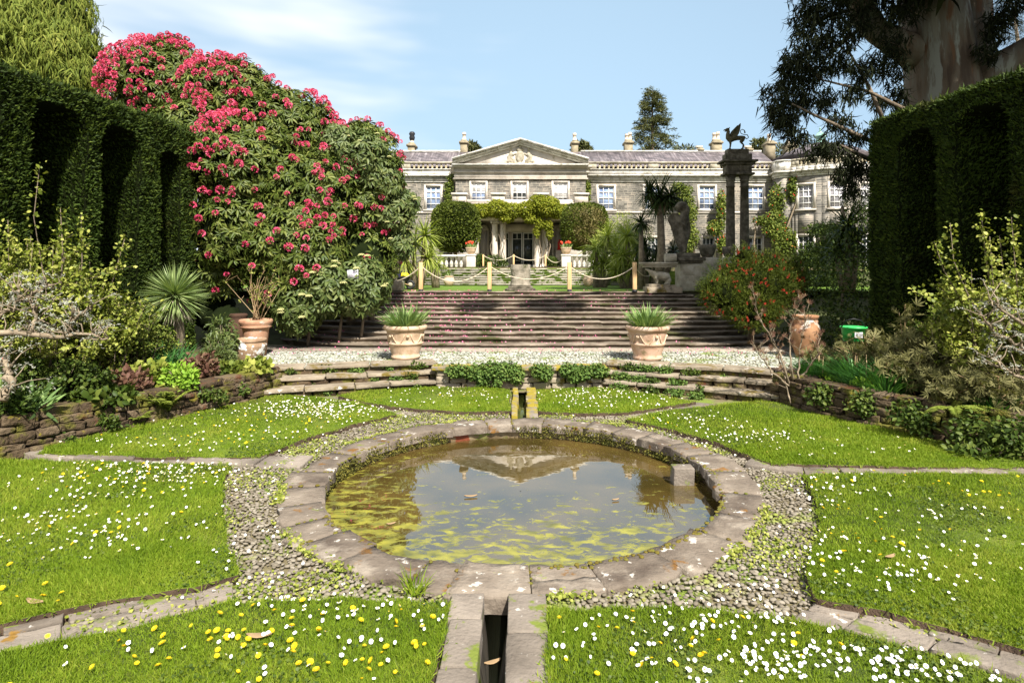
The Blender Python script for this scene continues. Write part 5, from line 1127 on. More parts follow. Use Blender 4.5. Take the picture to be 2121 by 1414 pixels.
climber('green climber on the wall right of the central block', [PL(1218, 395, 5, 46.6, 24), PL(1215, 380, 4, 46.5, .4)], [st(1216, 1217, 380)], 500)
climber('broad bright climber between the second and third windows of the right wing', [PL(1418, 405, 19, 46.4, 25, .4), PL(1426, 440, 19, 46.4, 30, .4), PL(1425, 490, 24, 46.3, 35, .4), PL(1402, 388, 14, 46.4, 10, .4)], [st(1425, 1420, 390), st(1440, 1410, 400)], 5200)
climber('red flowered climber just left of the twin columns', [PL(1494, 430, 10, 46.4, 38, .4), PL(1482, 472, 18, 46.3, 18, .4), PL(1497, 505, 15, 46.3, 22, .4)], [st(1492, 1492, 400)], 3200, red=40)
climber('dense climber with a pale trunk on the wall before the curved bay', [PL(1613, 412, 20, 46.2, 32, .4), PL(1605, 465, 26, 46, 30, .4), PL(1625, 500, 26, 45.5, 30, .4), PL(1642, 390, 10, 45.8, 26, .4), PL(1575, 457, 16, 46.4, 9, .4)], [st(1612, 1610, 380), st(1610, 1655, 390, 45.6), st(1565, 1562, 455)], 6500, red=40)
climber('shaded climber at the foot of the curved bay', [PL(1700, 475, 36, 43.5, 16, .4), PL(1680, 530, 40, 43.5, 30, .4), PL(1740, 510, 35, 43.5, 34, .4)], [st(1700, 1700, 460, 43.6)], 5000, m='hedge')  # yew leaf colour stands in for the shade on this climber
# low bushes on the house terrace
for px, py, r, lab in ((990, 541, 15, 'loose green bush beside the left end of the terrace steps'), (1026, 546, 20, 'round green bush in front of the left pair of columns'), (1143, 543, 11, 'small dark green bush right of the right pair of columns'), (1240, 545, 22, 'grey green bush behind the right balustrade')):
    D = 35.5; c = P(px, py, D); t_ = thing('terrace_bush', lab, 'shrub', (c[0], D, ZB)); crown_obj(t_, 'foliage', M['shrubd'], [PL(px, py, r, D, r * .8), PL(px + r * .5, py + 3, r * .7, D, r * .6)], 1600, .16, BLADE, shell=.6, wid=.2, outw=.9, jit=.5)
    g = MB(); 
    for k_ in range(5): g.tube([(c[0], D, ZB), (c[0] + rng.normal() * .2, D + rng.normal() * .1, ZB + .4)], [.02, .01], 4)
    g.build('stem', M['bark'], t_)
# =================== SPIKY PLANTS ===================
def spikes(mb, c, L, n, w, tmpl=BLADE, low=-.5, hang=0., up=0.):
    d = rand_dirs(n * 2); d = d[d[:, 2] > low][:n]; n = len(d); d = unit(d + [0, 0, up]); s = L * rng.uniform(.75, 1.08, n)
    mb.inst(*tmpl, frames(d, s, np.full(n, w) * rng.uniform(.7, 1.2, n), face=unit(np.array([0, 0, 1.]) + .25 * rng.normal(size=(n, 3)))), np.asarray(c) + d * L * .03)
def cordyline(label, heads, D, m='cord', z0=None, n=110, wb=.05, trunks=True, single=False, grow=1.2, name='cordyline', tmpl=blade_t(.42)):
    z0 = ZU if z0 is None else z0; b = P(heads[0][0], 600, D); b[2] = z0; t_ = thing(name, label, 'cordyline', b); tops = []
    for h in heads:
        px, py, r = h[:3]; d_ = h[3] if len(h) > 3 else D; c = P(px, py, d_); mb = MB(); spikes(mb, c, r * d_ / F * grow, n, wb, tmpl, -.75); mb.build('leaf_rosette', M[m], t_); tops.append(c)
    if trunks:
        if single: c0 = tops[0] - [0, 0, .6]; g = MB(); g.tube([(c0[0] - .12, c0[1], z0), (c0[0] + .04, c0[1], (z0 + c0[2]) / 2), c0], [.2, .16, .13], 10); [g.tube([c0 - [0, 0, .1], (c0 + c) / 2 + [0, 0, -.1], c], [.11, .09, .07], 8) for c in tops]; g.build('trunk', M['palebark'], t_, smooth=True); tops = []
        for c in tops: g = MB(); g.tube([(c[0] * .4 + b[0] * .6, c[1], z0), (c[0] * .8 + b[0] * .2, c[1], (z0 + c[2]) / 2), c], [.13, .1, .08], 8); g.build('trunk', M['palebark'], t_, smooth=True)
    return t_
cordyline('bright green cordyline clump leaning out beside the rhododendron', [(858, 505, 42), (836, 470, 36), (880, 488, 38), (838, 540, 34), (885, 535, 34)], 23.5)
cordyline('smaller cordyline at the left end of the terrace balustrade', [(905, 548, 26), (893, 520, 22)], 26, n=80)
cordyline('broad pale green cordyline clump right of the pedestal', [(1235, 515, 38), (1258, 490, 36), (1275, 520, 40), (1250, 545, 34), (1232, 550, 24)], 26.5, n=120)
cordyline('large cordyline clump with many trunks before the tall cordyline tree', [(1300, 490, 38), (1290, 530, 42), (1322, 520, 40), (1310, 555, 36), (1278, 560, 28)], 25, n=130)
cordyline('dark cordyline clump behind the last rope post', [(1340, 545, 32), (1362, 520, 32), (1335, 510, 26), (1395, 520, 30)], 24, 'cordd', n=110)
tc_ = cordyline('tall dark cordyline tree with a bare grey trunk behind the stone statue', [(1368, 412, 44), (1345, 400, 28), (1388, 408, 30)], 23, 'cordd', n=170, single=True, grow=1.4)
cordyline('short leaning dark cordyline left of the tall cordyline tree', [(1328, 462, 30)], 23.2, 'cordd', n=110)
cordyline('dark spiky palm leaves spreading from behind the right hedge', [(1755, 470, 48), (1775, 500, 50), (1735, 520, 36)], 20, 'cordd', n=120, wb=.06)
bu = thing('bamboo_shrub', 'fine leaved yellow green shrub behind the cordyline clumps', 'shrub', (P(1300, 500, 30)[0], 30, ZU)); crown_obj(bu, 'foliage', M['cord'], [PL(1290, 478, 38, 30), PL(1320, 490, 30, 30), PL(1255, 500, 26, 30), PL(1290, 530, 50, 30)], 6000, .2, BLADE, shell=.9, wid=.12, outw=.4)
trunk(bu, [(P(1300, 500, 30)[0], 30, ZU), P(1300, 500, 30)], [.06, .03])
# yucca on the left bed
yc = thing('yucca', 'ball shaped spiky yucca with a skirt of dry leaves beside the left hedge', 'yucca', (P(368, 640, 12.6)[0], 12.6, .55)); c = P(362, 612, 12.4); mb = MB()
n_ = 700; d = rand_dirs(n_ * 2); d = d[(d[:, 2] > -.85)][:n_]; s = .74 * rng.uniform(.8, 1.05, len(d)); mb.inst(*blade_t(.06), frames(d, s, .024, face=unit([0, 0, 1.] + .4 * rng.normal(size=d.shape))), np.repeat(c[None], len(d), 0)); mb.build('leaves', M['yucca'], yc)
mb = MB(); n_ = 150; d = unit(np.column_stack([rng.normal(size=n_) * .35 + .1, rng.normal(size=n_) * .35, -np.ones(n_)])); mb.inst(*blade_t(.05), frames(d, rng.uniform(.45, .72, n_), .028), c + rng.normal(size=(n_, 3)) * .04); mb.build('dry_skirt', mat('dry_skirt', [(.35, .27, .2), (.66, .56, .46)], island=.8, rough=.8), yc)
g = MB(); g.tube([(c[0] + .12, 12.5, .5), c + [.03, .05, -.3], c], [.09, .1, .08], 8); g.build('trunk', M['palebark'], yc)
# =================== STATUES AND STONEWORK ON THE UPPER LEVEL ===================
# centre drum pedestal
pp = thing('sundial_pedestal', 'round mossy stone drum pedestal at the top centre of the steps', 'pedestal', (0, 22, ZU)); k = 22 / F; z = lambda py: hz(py, 22)
g = MB(); g.box(-31 * k, 31 * k, 22 - 31 * k, 22 + 31 * k, ZU - .02, z(597)); g.box(-25 * k, 25 * k, 22 - 25 * k, 22 + 25 * k, z(597.1), z(592)); bevel(g.build('base', M['carved'], pp), .02)
g = MB(); g.lathe([(21.5 * k, z(592)), (22 * k, z(590)), (21 * k, z(588)), (20.4 * k, z(585)), (20.6 * k, z(572)), (20.2 * k, z(560)), (21 * k, z(558)), (21 * k, z(556)), (20.2 * k, z(554)), (20.6 * k, z(549)), (20.0 * k, z(548))], (0, 22, 0), 32); g.build('drum', mat('mossy_drum', [(.13, .115, .085), (.27, .235, .18), (.38, .33, .27)], scale=3, bump=.9, bs=18, rough=.95, spots=[((.06, .06, .03), 2.4, .55, .66, 2)]), pp, smooth=True)
# rope barrier
posts = [(872, 543, 603, 21.05), (1014, 543, 603, 21.05), (1179.5, 543, 604, 20.98), (1314.5, 543, 606, 20.9)]
labs = ['square timber rope post nearest the rhododendron', 'square timber rope post just left of the stone drum pedestal', 'square timber rope post just right of the stone drum pedestal', 'square timber rope post in front of the cordyline clump, nearest the crouching stone boar']
tops = []
def post(x, y, zt, z0, lab, w=.07, grp='timber posts of the front rope barrier'):
    t_ = thing('rope_post', lab, 'post', (x, y, z0), grp); g = MB(); g.box(x - w, x + w, y - w, y + w, z0 + .06, zt); bevel(g.build('shaft', M['post'], t_), .012)
    g = MB(); g.box(x - w * 1.04, x + w * 1.04, y - w * 1.04, y + w * 1.04, z0 - .05, z0 + .06); g.build('foot_sleeve', M['black'], t_)
for (px, a, b, D), lab in zip(posts, labs): x = hx(px, D); post(x, D, hz(a, D), ZU - .0, lab); tops.append((x, D, hz(551, D)))
def rope(a, b, sag, lab, r=.017, grp='ropes of the front barrier'):
    g = MB(); g.tube(curve(a, b, sag, 17), r, 6); tag(g.build('barrier_rope', M['rope'], smooth=True, loc=a), lab, 'rope', grp)
rope(P(812, 583, 21.3), tops[0], .12, 'rope running left from the post nearest the rhododendron')
rope(tops[0], tops[1], .55, 'sagging rope from the post by the rhododendron to the post left of the drum')
rope(tops[1], tops[2], .47, 'sagging rope crossing in front of the stone drum pedestal')
rope(tops[2], tops[3], .46, 'sagging rope between the post right of the drum and the post by the boar')
rope(tops[3], P(1352, 566, 22.5), .22, 'short dark rope running behind the stone bench at the right')
bt_ = []
for px, lab in ((1001, 'left'), (1064, 'middle'), (1130, 'right')): D = 35; x = hx(px, D); post(x, D, hz(527, D), ZB, 'small timber post, %s of the three at the top of the back steps' % lab, .05, 'posts of the back rope barrier'); bt_.append((x, D, hz(529, D)))
for a, b, lab in ((bt_[0], bt_[1], 'rope before the left columns at the top of the back steps'), (bt_[1], bt_[2], 'rope before the entrance door at the top of the back steps'), (bt_[2], (hx(1164, 35), 35, hz(538, 35)), 'rope right of the right columns at the top of the back steps')): rope(a, b, .28, lab, .02, 'ropes of the back barrier')
# twin columns and griffin
DC = 24.; k = DC / F; q = lambda px, py: (hx(px, DC), hz(py, DC))
tcol = thing('column_monument', 'pair of dark stone columns under one entablature carrying the winged griffin', 'columns', (hx(1527, DC), DC, ZU))
for px in (1513, 1542):
    g = MB(); x = hx(px, DC); r = 8.8 * k
    g.lathe([(r * 1.5, ZU), (r * 1.5, ZU + .2), (r * 1.25, ZU + .25), (r * 1.1, ZU + .35), (r * 1.06, hz(500, DC)), (r, hz(440, DC)), (r * .92, hz(388, DC)), (r * 1.05, hz(387.6, DC)), (r * 1.08, hz(386, DC)), (r * .95, hz(385, DC)), (r * .95, hz(376, DC)), (r * 1.1, hz(375, DC)), (r * 1.12, hz(373, DC)), (r * .98, hz(372, DC)), (r * 1.35, hz(364, DC))], (x, DC, 0), 24)
    g.build('column', M['carved'], tcol, smooth=True)
g = MB()
def slabc(a, b, py0, py1, dy): g.box(hx(a, DC), hx(b, DC), DC - dy * k, DC + dy * k, hz(py1, DC), hz(py0, DC) - .002)
slabc(1497, 1558, 359, 364, 15); slabc(1500.5, 1527, 343, 359, 11); slabc(1527.1, 1553.5, 343, 359, 11); slabc(1496, 1559, 338, 343, 15); slabc(1491, 1563, 333.5, 338, 20); slabc(1499.5, 1554, 320, 333.5, 11); slabc(1504, 1548, 310, 320, 9)
bevel(g.build('entablature', M['carved'], tcol), .015)
gr = thing('griffin_statue', 'dark winged griffin statue standing on top of the twin columns', 'statue', (hx(1526, DC), DC, hz(310, DC)))
def gp(px, py, dy=0.): return np.array([hx(px, DC), DC + dy, hz(py, DC)])
g = MB(); K = k
g.tube([gp(1513, 289), gp(1520, 286.5), gp(1528, 286), gp(1536, 286), gp(1542, 287)], [6.5 * K, 6 * K, 4.8 * K, 5 * K, 5 * K], 12)      # trunk
g.tube([gp(1513, 290), gp(1508, 285), gp(1507.5, 278), gp(1509, 271)], [6 * K, 5.2 * K, 4 * K, 3.2 * K], 10)    # breast, neck
g.add(*_ell(gp(1507, 268.5), (4.4 * K, 3.2 * K, 3.4 * K), 12, 8)); g.tube([gp(1504, 269), gp(1500, 269.5), gp(1498.3, 271.5)], [2.1 * K, 1.3 * K, .5 * K], 8); g.tube([gp(1504, 271.5), gp(1500.5, 273.5)], [1.4 * K, .6 * K], 7)
for dy in (-.05, .05): g.tube([gp(1509, 266.5, dy), gp(1511.5, 263.5, dy)], [1.3 * K, .3 * K], 6)
for dx, dy in ((0, -.09), (2.5, .09)): g.tube([gp(1511 + dx, 292, dy), gp(1512 + dx, 298, dy), gp(1511 + dx, 306, dy)], [2.6 * K, 1.8 * K, 1.4 * K], 8); g.tube([gp(1512 + dx, 308, dy), gp(1508 + dx, 309, dy)], [1.6 * K, 1.2 * K], 7)
for dx, dy in ((0, -.09), (4.5, .09)): g.tube([gp(1536 + dx, 289, dy), gp(1532 + dx * 1.2, 295, dy), gp(1538 + dx, 300, dy), gp(1536 + dx, 308, dy)], [3.8 * K, 2.4 * K, 1.4 * K, 1.2 * K], 8); g.tube([gp(1537 + dx, 308.6, dy), gp(1533 + dx, 309, dy)], [1.4 * K, 1.1 * K], 7)
g.tube([gp(1541, 284), gp(1547, 288), gp(1550.5, 285), gp(1548, 279.5), gp(1541, 279), gp(1535, 277), gp(1533, 271.5), gp(1537, 268), gp(1542, 270.5), gp(1543, 276)], [1.3 * K, 1.1 * K, 1 * K, 1 * K, .9 * K, .9 * K, .9 * K, .9 * K, 1.1 * K, 1.9 * K], 7)
remesh(g.build('body', M['griffin'], gr, smooth=True), .012)
for dy, rot in ((-.10, 0), (.10, .02)):
    g = MB(); wg_ = [(1512, 286), (1514, 277), (1518, 270), (1524, 264), (1531, 257), (1531.5, 262), (1531, 266), (1530.5, 270), (1529.5, 274), (1528.5, 278), (1526, 282), (1521, 285.5)]
    a_ = [gp(x_, y_, dy + (286 - y_) * .0022 * np.sign(dy)) for x_, y_ in wg_]; n_ = len(a_); v = a_ + [p + [0, .045, 0] for p in a_]
    g.add(v, [list(range(n_)), list(range(2 * n_ - 1, n_ - 1, -1))] + [[i_, (i_ + 1) % n_, (i_ + 1) % n_ + n_, i_ + n_] for i_ in range(n_)]); g.build('wing', M['griffin'], gr)
# grotesque statue on its pedestal
DS = 21.7; k = DS / F
def sp_(px, py, dy=0.): return np.array([hx(px, DS), DS + dy, hz(py, DS)])
pe = thing('statue_pedestal', 'square pale stone pedestal with dark moulded cap under the standing statue', 'pedestal', (hx(1425, DS), DS, ZU)); g = MB()
g.box(hx(1404, DS), hx(1446, DS), DS - .36, DS + .4, ZU - .3, hz(546, DS)); g.box(hx(1410, DS), hx(1432, DS), DS - .375, DS - .3, hz(569, DS), hz(550, DS)); bevel(g.build('block', M['weath'], pe), .015)
g = MB(); g.box(hx(1401, DS), hx(1450, DS), DS - .42, DS + .46, hz(545.8, DS), hz(541, DS)); g.box(hx(1397, DS), hx(1454, DS), DS - .48, DS + .52, hz(540.8, DS), hz(533, DS)); g.box(hx(1398, DS), hx(1445, DS), DS - .34, DS + .38, hz(532.8, DS), hz(524.5, DS)); bevel(g.build('cap', M['carved'], pe), .02)
stt = thing('grotesque_statue', 'weathered standing stone figure with a gaping beast head, holding a long shield', 'statue', (hx(1418, DS), DS, hz(524.5, DS))); g = MB()
g.add(*_ell(sp_(1412, 428), (13 * k, 11 * k, 11 * k), 16, 10)); g.add(*_ell(sp_(1420, 436), (9 * k, 9 * k, 13 * k), 12, 8))
g.tube([sp_(1412, 423, -.02), sp_(1404, 426, -.03), sp_(1398, 430, -.03)], [6 * k, 4.5 * k, 2.5 * k], 9); g.tube([sp_(1412, 437, -.02), sp_(1405, 438, -.03), sp_(1400, 436, -.03)], [4 * k, 2.6 * k, 1.6 * k], 8)
g.tube([sp_(1419, 440), sp_(1416, 450), sp_(1414, 465), sp_(1416, 480), sp_(1417, 500), sp_(1416, 522)], [8 * k, 10 * k, 9.5 * k, 8 * k, 6.5 * k, 6 * k], 12)
g.tube([sp_(1421, 448), sp_(1426, 462), sp_(1428, 480), sp_(1424, 497)], [5.5 * k, 4 * k, 3.2 * k, 2.6 * k], 9); g.tube([sp_(1420, 478), sp_(1421, 500), sp_(1419, 520)], [5.5 * k, 4.5 * k, 3.2 * k], 9); g.tube([sp_(1410, 452, -.1), sp_(1404, 462, -.16), sp_(1413, 466, -.2)], [4.5 * k, 4 * k, 3 * k], 8)
remesh(g.build('figure', M['carved'], stt, smooth=True), .02)
g = MB(); sh = [(1383, 455), (1390, 446), (1399, 445), (1404, 452), (1408, 470), (1413, 492), (1414, 520), (1409, 522), (1403, 508), (1396, 488), (1390, 470)]
a_ = [sp_(x_, y_, -.24 + .0 * x_) for x_, y_ in sh]; n_ = len(a_); g.add(a_ + [p + [0, .14, 0] for p in a_], [list(range(n_)), list(range(2 * n_ - 1, n_ - 1, -1))] + [[i_, (i_ + 1) % n_, (i_ + 1) % n_ + n_, i_ + n_] for i_ in range(n_)]); bevel(g.build('shield', M['carved'], stt), .04)
# bench slab on a crouching boar
DB = 21.1; k = DB / F
def bp_(px, py, dy=0.): return np.array([hx(px, DB), DB + dy, hz(py, DB)])
bn = thing('stone_bench', 'long moulded stone bench slab resting on the crouching boar', 'bench', (hx(1362, DB), DB, hz(554, DB))); g = MB()
g.box(hx(1326, DB), hx(1400, DB), DB - .3, DB + .3, hz(547, DB), hz(543.5, DB)); g.box(hx(1329, DB), hx(1400, DB), DB - .25, DB + .25, hz(550.5, DB), hz(547.1, DB)); g.box(hx(1332, DB), hx(1399, DB), DB - .2, DB + .2, hz(554, DB), hz(550.6, DB)); bevel(g.build('slab', M['weath'], bn), .015)
g = MB(); c = bp_(1384, 534, .1); g.tube([c + [-.1, 0, 0], c + [.3, 0, 0]], 9 * k, 16); o = g.build('stone_cylinder', M['weath'], loc=c - [0, 0, 9 * k]); bevel(o, .01); tag(o, 'short fat stone roll lying on the bench against the pedestal', 'stone')
bo_ = thing('boar_statue', 'pale crouching stone boar with raised snout under the bench', 'statue', (hx(1368, DB), DB - .1, hz(588, DB))); g = MB()
g.tube([bp_(1387, 582, -.05), bp_(1380, 574, -.05), bp_(1368, 571, -.05), bp_(1358, 570, -.05), bp_(1350, 566, -.05), bp_(1343, 560, -.05), bp_(1336, 557, -.05)], [4 * k, 10 * k, 9 * k, 8 * k, 6 * k, 3.2 * k, 2 * k], 12)
g.add(*_ell(bp_(1383, 581, -.05), (7 * k, 8 * k, 7.5 * k), 12, 8)); g.tube([bp_(1386, 586, -.12), bp_(1374, 587.5, -.16)], [3 * k, 2 * k], 8)
for dy in (-.14, .06): g.tube([bp_(1356, 574, dy), bp_(1360, 581, dy), bp_(1359, 588, dy)], [3.4 * k, 2.4 * k, 2 * k], 8); g.tube([bp_(1351, 564, dy), bp_(1355, 560, dy)], [1.6 * k, .6 * k], 6)
remesh(g.build('body', M['weath'], bo_, smooth=True), .018)
g = MB()
for x_, y0_, y1_, w_ in ((1352, 588, 594, 24), (1374, 589, 594, 22), (1391, 590, 595, 10)): rock(g, bp_(x_, (y0_ + y1_) / 2), (w_ * k, .62, (y1_ - y0_) * k), 0, .05)
for x_, w_ in ((1349, 26), (1374, 24), (1396, 22)): rock(g, bp_(x_, 600), (w_ * k, .8, 12 * k), 0, .08)
tag(g.build('rubble_plinth', M['stepstone'], smooth=True, loc=(hx(1368, DB), DB, ZU)), 'low rubble stone plinth under the crouching boar', 'plinth')
# matching bench fragment at the left, half hidden by the rhododendron
g = MB(); c = P(816, 545, 21.6); kk = 21.6 / F
g.lathe([(5 * kk, ZU), (9 * kk, ZU + .1), (6 * kk, ZU + .3), (7 * kk, hz(560, 21.6)), (15 * kk, hz(548, 21.6)), (19 * kk, hz(543, 21.6)), (19 * kk, hz(539, 21.6)), (14 * kk, hz(539, 21.6))], (c[0], 21.6, 0), 20)
tag(g.build('stone_basin', M['carved'], smooth=True, loc=(c[0], 21.6, ZU)), 'grey stone basin on a foot half hidden by the edge of the rhododendron', 'basin')
g = MB(); rock(g, P(822, 592, 21.2), (.45, .5, .35), 0, .06); tag(g.build('stone_block', M['weath'], smooth=True, loc=P(822, 598, 21.2)), 'rough stone block on the lawn edge below the half hidden basin', 'stone')
# stone tub and second bowl
def tub(px, top, bot, r, D, lab, m='carved', base=True):
    kk = D / F; x = hx(px, D); zt, zb__ = hz(top, D), hz(bot, D); H = zt - zb__; t_ = thing('stone_tub', lab, 'tub', (x, D, zb__ - (.5 if base else 0))); g = MB(); R = r * kk
    g.lathe([(R * .3, zb__), (R * .62, zb__ + H * .08), (R * .88, zb__ + H * .35), (R, zb__ + H * .7), (R * 1.0, zt), (R * .86, zt), (R * .82, zt - H * .3)], (x, D, 0), 24); g.build('bowl', M[m], t_, smooth=True)
    if base: g = MB(); g.box(x - R * .8, x + R * 1.1, D - .4, D + .4, ZU - .2, zb__ + .01); g.build('base_block', M['weath'], t_)
tub(1465, 507, 534, 16.5, 23, 'brown rounded stone tub on a block behind the statue pedestal')
tub(1508, 511, 533, 12, 23.4, 'dark stone bowl at the foot of the twin columns, behind the red flowered bush')
g = MB(); g.tube([P(1445, 597, 21.3), P(1490, 613, 20.2), P(1560, 645, 18.0)], .12, 4); tag(g.build('sloping_kerb', M['carved'], loc=P(1450, 600, 21)), 'sloping dark stone kerb down the right end of the broad steps', 'kerb')
M['terrashade'] = mat('terracotta_shade', [(.05, .026, .016), (.09, .045, .027)], bump=.3, rough=.9)  # shaded copy of terracotta, the jar's shade is put into its colour
M['terrapink'] = mat('pinkish_terracotta', [(.33, .20, .13), (.50, .33, .23), (.58, .44, .34)], scale=2.2, bump=.35, bs=30, rough=.85, spots=[((.22, .17, .09), 4, .58, .68), ((.6, .55, .48), 3, .62, .68, 8)])
# =================== POTS ===================
def big_pot(px, lab, D, pm='terrapale'):
    k = D / F; b = P(px, 742, D); b[2] = ZT + .015; x, y, z = b; t_ = thing('terracotta_planter', lab, 'planter', b, 'large pale planters on the terrace'); s = .0113
    pr = [(27, 0), (30, 0), (31, 3), (31, 6), (29, 8), (30, 12), (34, 24), (35.5, 30), (38, 31.5), (38, 34.5), (35.5, 36), (37, 42), (40, 56), (41, 60), (44, 61), (46.5, 64), (46.5, 69), (44, 71), (41, 71), (39, 66)]
    g = MB(); g.lathe([(a * s, c * s) for a, c in pr], (x, y, z), 40); g.build('pot_body', M[pm], t_, smooth=True)
    g = MB()
    for a in np.arange(6) * math.pi / 3 + .3:
        R_ = .415
        pts = []
        for u in np.linspace(-.36, .36, 9): h = z + (.60 - .22 * (1 - (u / .36) ** 2)); Rr = np.interp(h - z, [.40, .66], [.408, .462]) + .004; pts.append((x + Rr * math.cos(a + u), y + Rr * math.sin(a + u), h))
        g.tube(pts, .015, 6)
        for u, hh in ((-.5, .56), (.5, .56)): Rr = .452; g.add(*_ell((x + Rr * math.cos(a + u), y + Rr * math.sin(a + u), z + hh), (.03, .03, .04), 8, 6))
    g.build('garland', M['terrapale'], t_, smooth=True)
    g = MB(); g.lathe([(.01, z + .70), (.30, z + .72), (.455, z + .68)], (x, y, 0), 20); g.build('soil', M['soil'], t_)
    return (x, y, z + .72)
def iris(c, lab):
    t_ = thing('potted_iris', lab, 'plant', c, 'leafy plants in the large terrace planters'); mb = MB(); N = 300; r = rng.random(N) ** .6 * .34; a = rng.uniform(0, 6.28, N); out = np.stack([np.cos(a), np.sin(a), 0 * a], -1)
    d = unit(out * (r / .34)[:, None] * rng.uniform(.5, 1.9, (N, 1)) + [0, 0, 1.15] + .15 * rng.normal(size=(N, 3))); s = rng.uniform(.42, .70, N); mb.inst(*blade_t(.22), frames(d, s, .034, face=unit(-out + [0, 0, .6] + .4 * rng.normal(size=(N, 3)))), np.asarray(c) + out * r[:, None] * .9); mb.build('leaves', M['iris'], t_)
    for _ in range(2): mb = MB(); p = np.array(c) + [rng.normal() * .1, rng.normal() * .1, 0]; mb.tube([p, p + [.02, 0, .3]], .012, 5); mb.build('stem', M['iris'], t_)
iris(big_pot(840, 'large pale terracotta planter with garlands, left one on the cobbled terrace', 14.35), 'spiky pale green plant in the left terrace planter')
iris(big_pot(1341, 'large pale terracotta planter with garlands, right one on the cobbled terrace', 14.2, 'terrapink'), 'spiky pale green plant in the right terrace planter')
def lpot(lab, px, py, D, prof, k, m, name='terracotta_pot', z0=None):
    b = P(px, py, D); 
    if z0 is not None: b[2] = z0
    t_ = thing(name, lab, 'pot', b); g = MB(); g.lathe([(a * k, c * k) for a, c in prof], b, 28); g.build('pot_body', M[m], t_, smooth=True)
    R = max(a for a, c in prof) * k * .82; H = max(c for a, c in prof) * k; g = MB(); g.lathe([(.005, H * .93), (R, H * .92)], b, 16); g.build('soil', M['soil'], t_); return b, H
k14 = 14.2 / F
b, H = lpot('smooth red terracotta pot with double rim holding bare stems', 530, 742, 14.9, [(18, 0), (20, 2), (25, 50), (26, 56), (30, 58), (31, 61), (29, 63), (32, 66), (33, 72), (31, 75), (28, 75), (27, 68)], 14.9 / F, 'terra', z0=ZT)
st_ = thing('bare_shrub', 'leafless brown stems with yellow buds growing in the red terracotta pot', 'shrub', b + [0, 0, H - .05]); g = MB(); lf = []
for _ in range(16):
    e = np.array([rng.normal() * .38, rng.normal() * .25, rng.uniform(.7, 1.35)]); p = curve(b + [rng.normal() * .08, rng.normal() * .08, H - .06], b + [0, 0, H] + e, -.06, 7, rng.normal(size=3) * .05); g.tube(p, np.linspace(.010, .004, 7), 5)
    for j_ in range(3): q0 = p[rng.integers(3, 7)]; g.tube([q0, q0 + rng.normal(size=3) * [.1, .1, .05] + [0, 0, .14]], [.005, .003], 4); lf.append(q0)
g.build('stems', M['straw'], st_); lf = np.repeat(np.array(lf), 3, 0); mb = MB(); mb.inst(*LEAF, frames(rand_dirs(len(lf)) + [0, 0, .5], .07, .035), lf + rng.normal(size=lf.shape) * .03); tag(mb.build('buds', M['shrub'], st_), kind='stuff')
lpot('wide squat clay pot patched with white lichen at the corner of the left bed', 514, 745, 13.9, [(24, 0), (27, 4), (33, 20), (35, 30), (35.5, 32), (35, 34), (34, 38), (33, 40), (35, 41), (35, 45), (32, 46), (28, 43)], k14, 'lichenpot', z0=ZT)
lpot('dark shaded terracotta jar standing behind the red pot', 494, 690, 16.3, [(12, -6), (16, 10), (21, 34), (20, 52), (15, 62), (17, 66), (18, 70), (15, 72)], 16.3 / F, 'terrashade', z0=ZT)
lpot('tall orange terracotta jar with white lichen band beside the red flowered bush', 1668, 700, 14.6, [(14, -8), (18, 0), (24, 20), (29, 46), (30, 56), (27, 66), (23, 70), (24, 73), (24, 76), (22, 79), (25, 82), (26, 86), (24, 87), (20, 84)], 14.6 / F, 'terraor', 'terracotta_jar', ZT)
def agave_jar(lab, lab2, px, D=30.2):
    k_ = D / F; b, H = lpot(lab, px, 593, D, [(6, 0), (8, 2), (11, 8), (11.5, 13), (9, 18), (8, 19), (9.5, 20), (9, 21), (7, 20)], k_, 'terrapale', 'terracotta_jar', ZU); t_ = thing('potted_plant', lab2, 'plant', b + [0, 0, H]); mb = MB(); spikes(mb, b + [0, 0, H - .05], .34, 26, .05, BLADE, .0, up=.5); mb.build('leaves', M['iris'], t_)
    g = MB(); g.tube([b + [0, 0, H - .1], b + [0, 0, H + .02]], .04, 6); g.build('stem', M['bark'], t_)
agave_jar('round pale jar on the upper lawn left of the drum pedestal', 'small spiky plant in the left jar on the upper lawn', 930)
agave_jar('round pale jar on the upper lawn right of the drum pedestal', 'small spiky plant in the right jar on the upper lawn', 1218.5)
# wheelbarrow with coiled yellow hose
wb = thing('wheelbarrow', 'black wheelbarrow parked at the left end of the upper lawn', 'wheelbarrow', (hx(835, 23), 23, ZU)); D = 23; W = lambda px, py, dy=0.: P(px, py, D) + [0, dy, 0]
g = MB(); a_ = [W(820, 573, -.3), W(848, 573, -.3), W(848, 573, .3), W(820, 573, .3)]; b_ = [W(825, 584, -.2), W(842, 584, -.2), W(842, 584, .2), W(825, 584, .2)]; g.hexa(b_ + a_); bevel(g.build('tray', M['black'], wb), .02)
g = MB()
for dy in (-.22, .22): g.tube([W(812, 560, dy), W(828, 584, dy), W(848, 590, dy * .3)], .018, 6)
g.build('handles', M['post'], wb)
for dy in (-.2, .2): g = MB(); g.tube([W(832, 584, dy), W(830, 597, dy), W(836, 597, dy), W(838, 584, dy)], .014, 6); g.build('leg', M['black'], wb)
c = W(850, 589.5); g = MB(); aa = np.linspace(0, 2 * np.pi, 21); g.tube([c + [.14 * math.cos(a), 0, .14 * math.sin(a)] for a in aa], .045, 8); wh = g.build('wheel', M['black'], wb, smooth=True); g = MB(); g.tube([c - [0, .04, 0], c + [0, .04, 0]], .09, 12); g.build('rim', M['weath'], wh)
hs = MB(); 
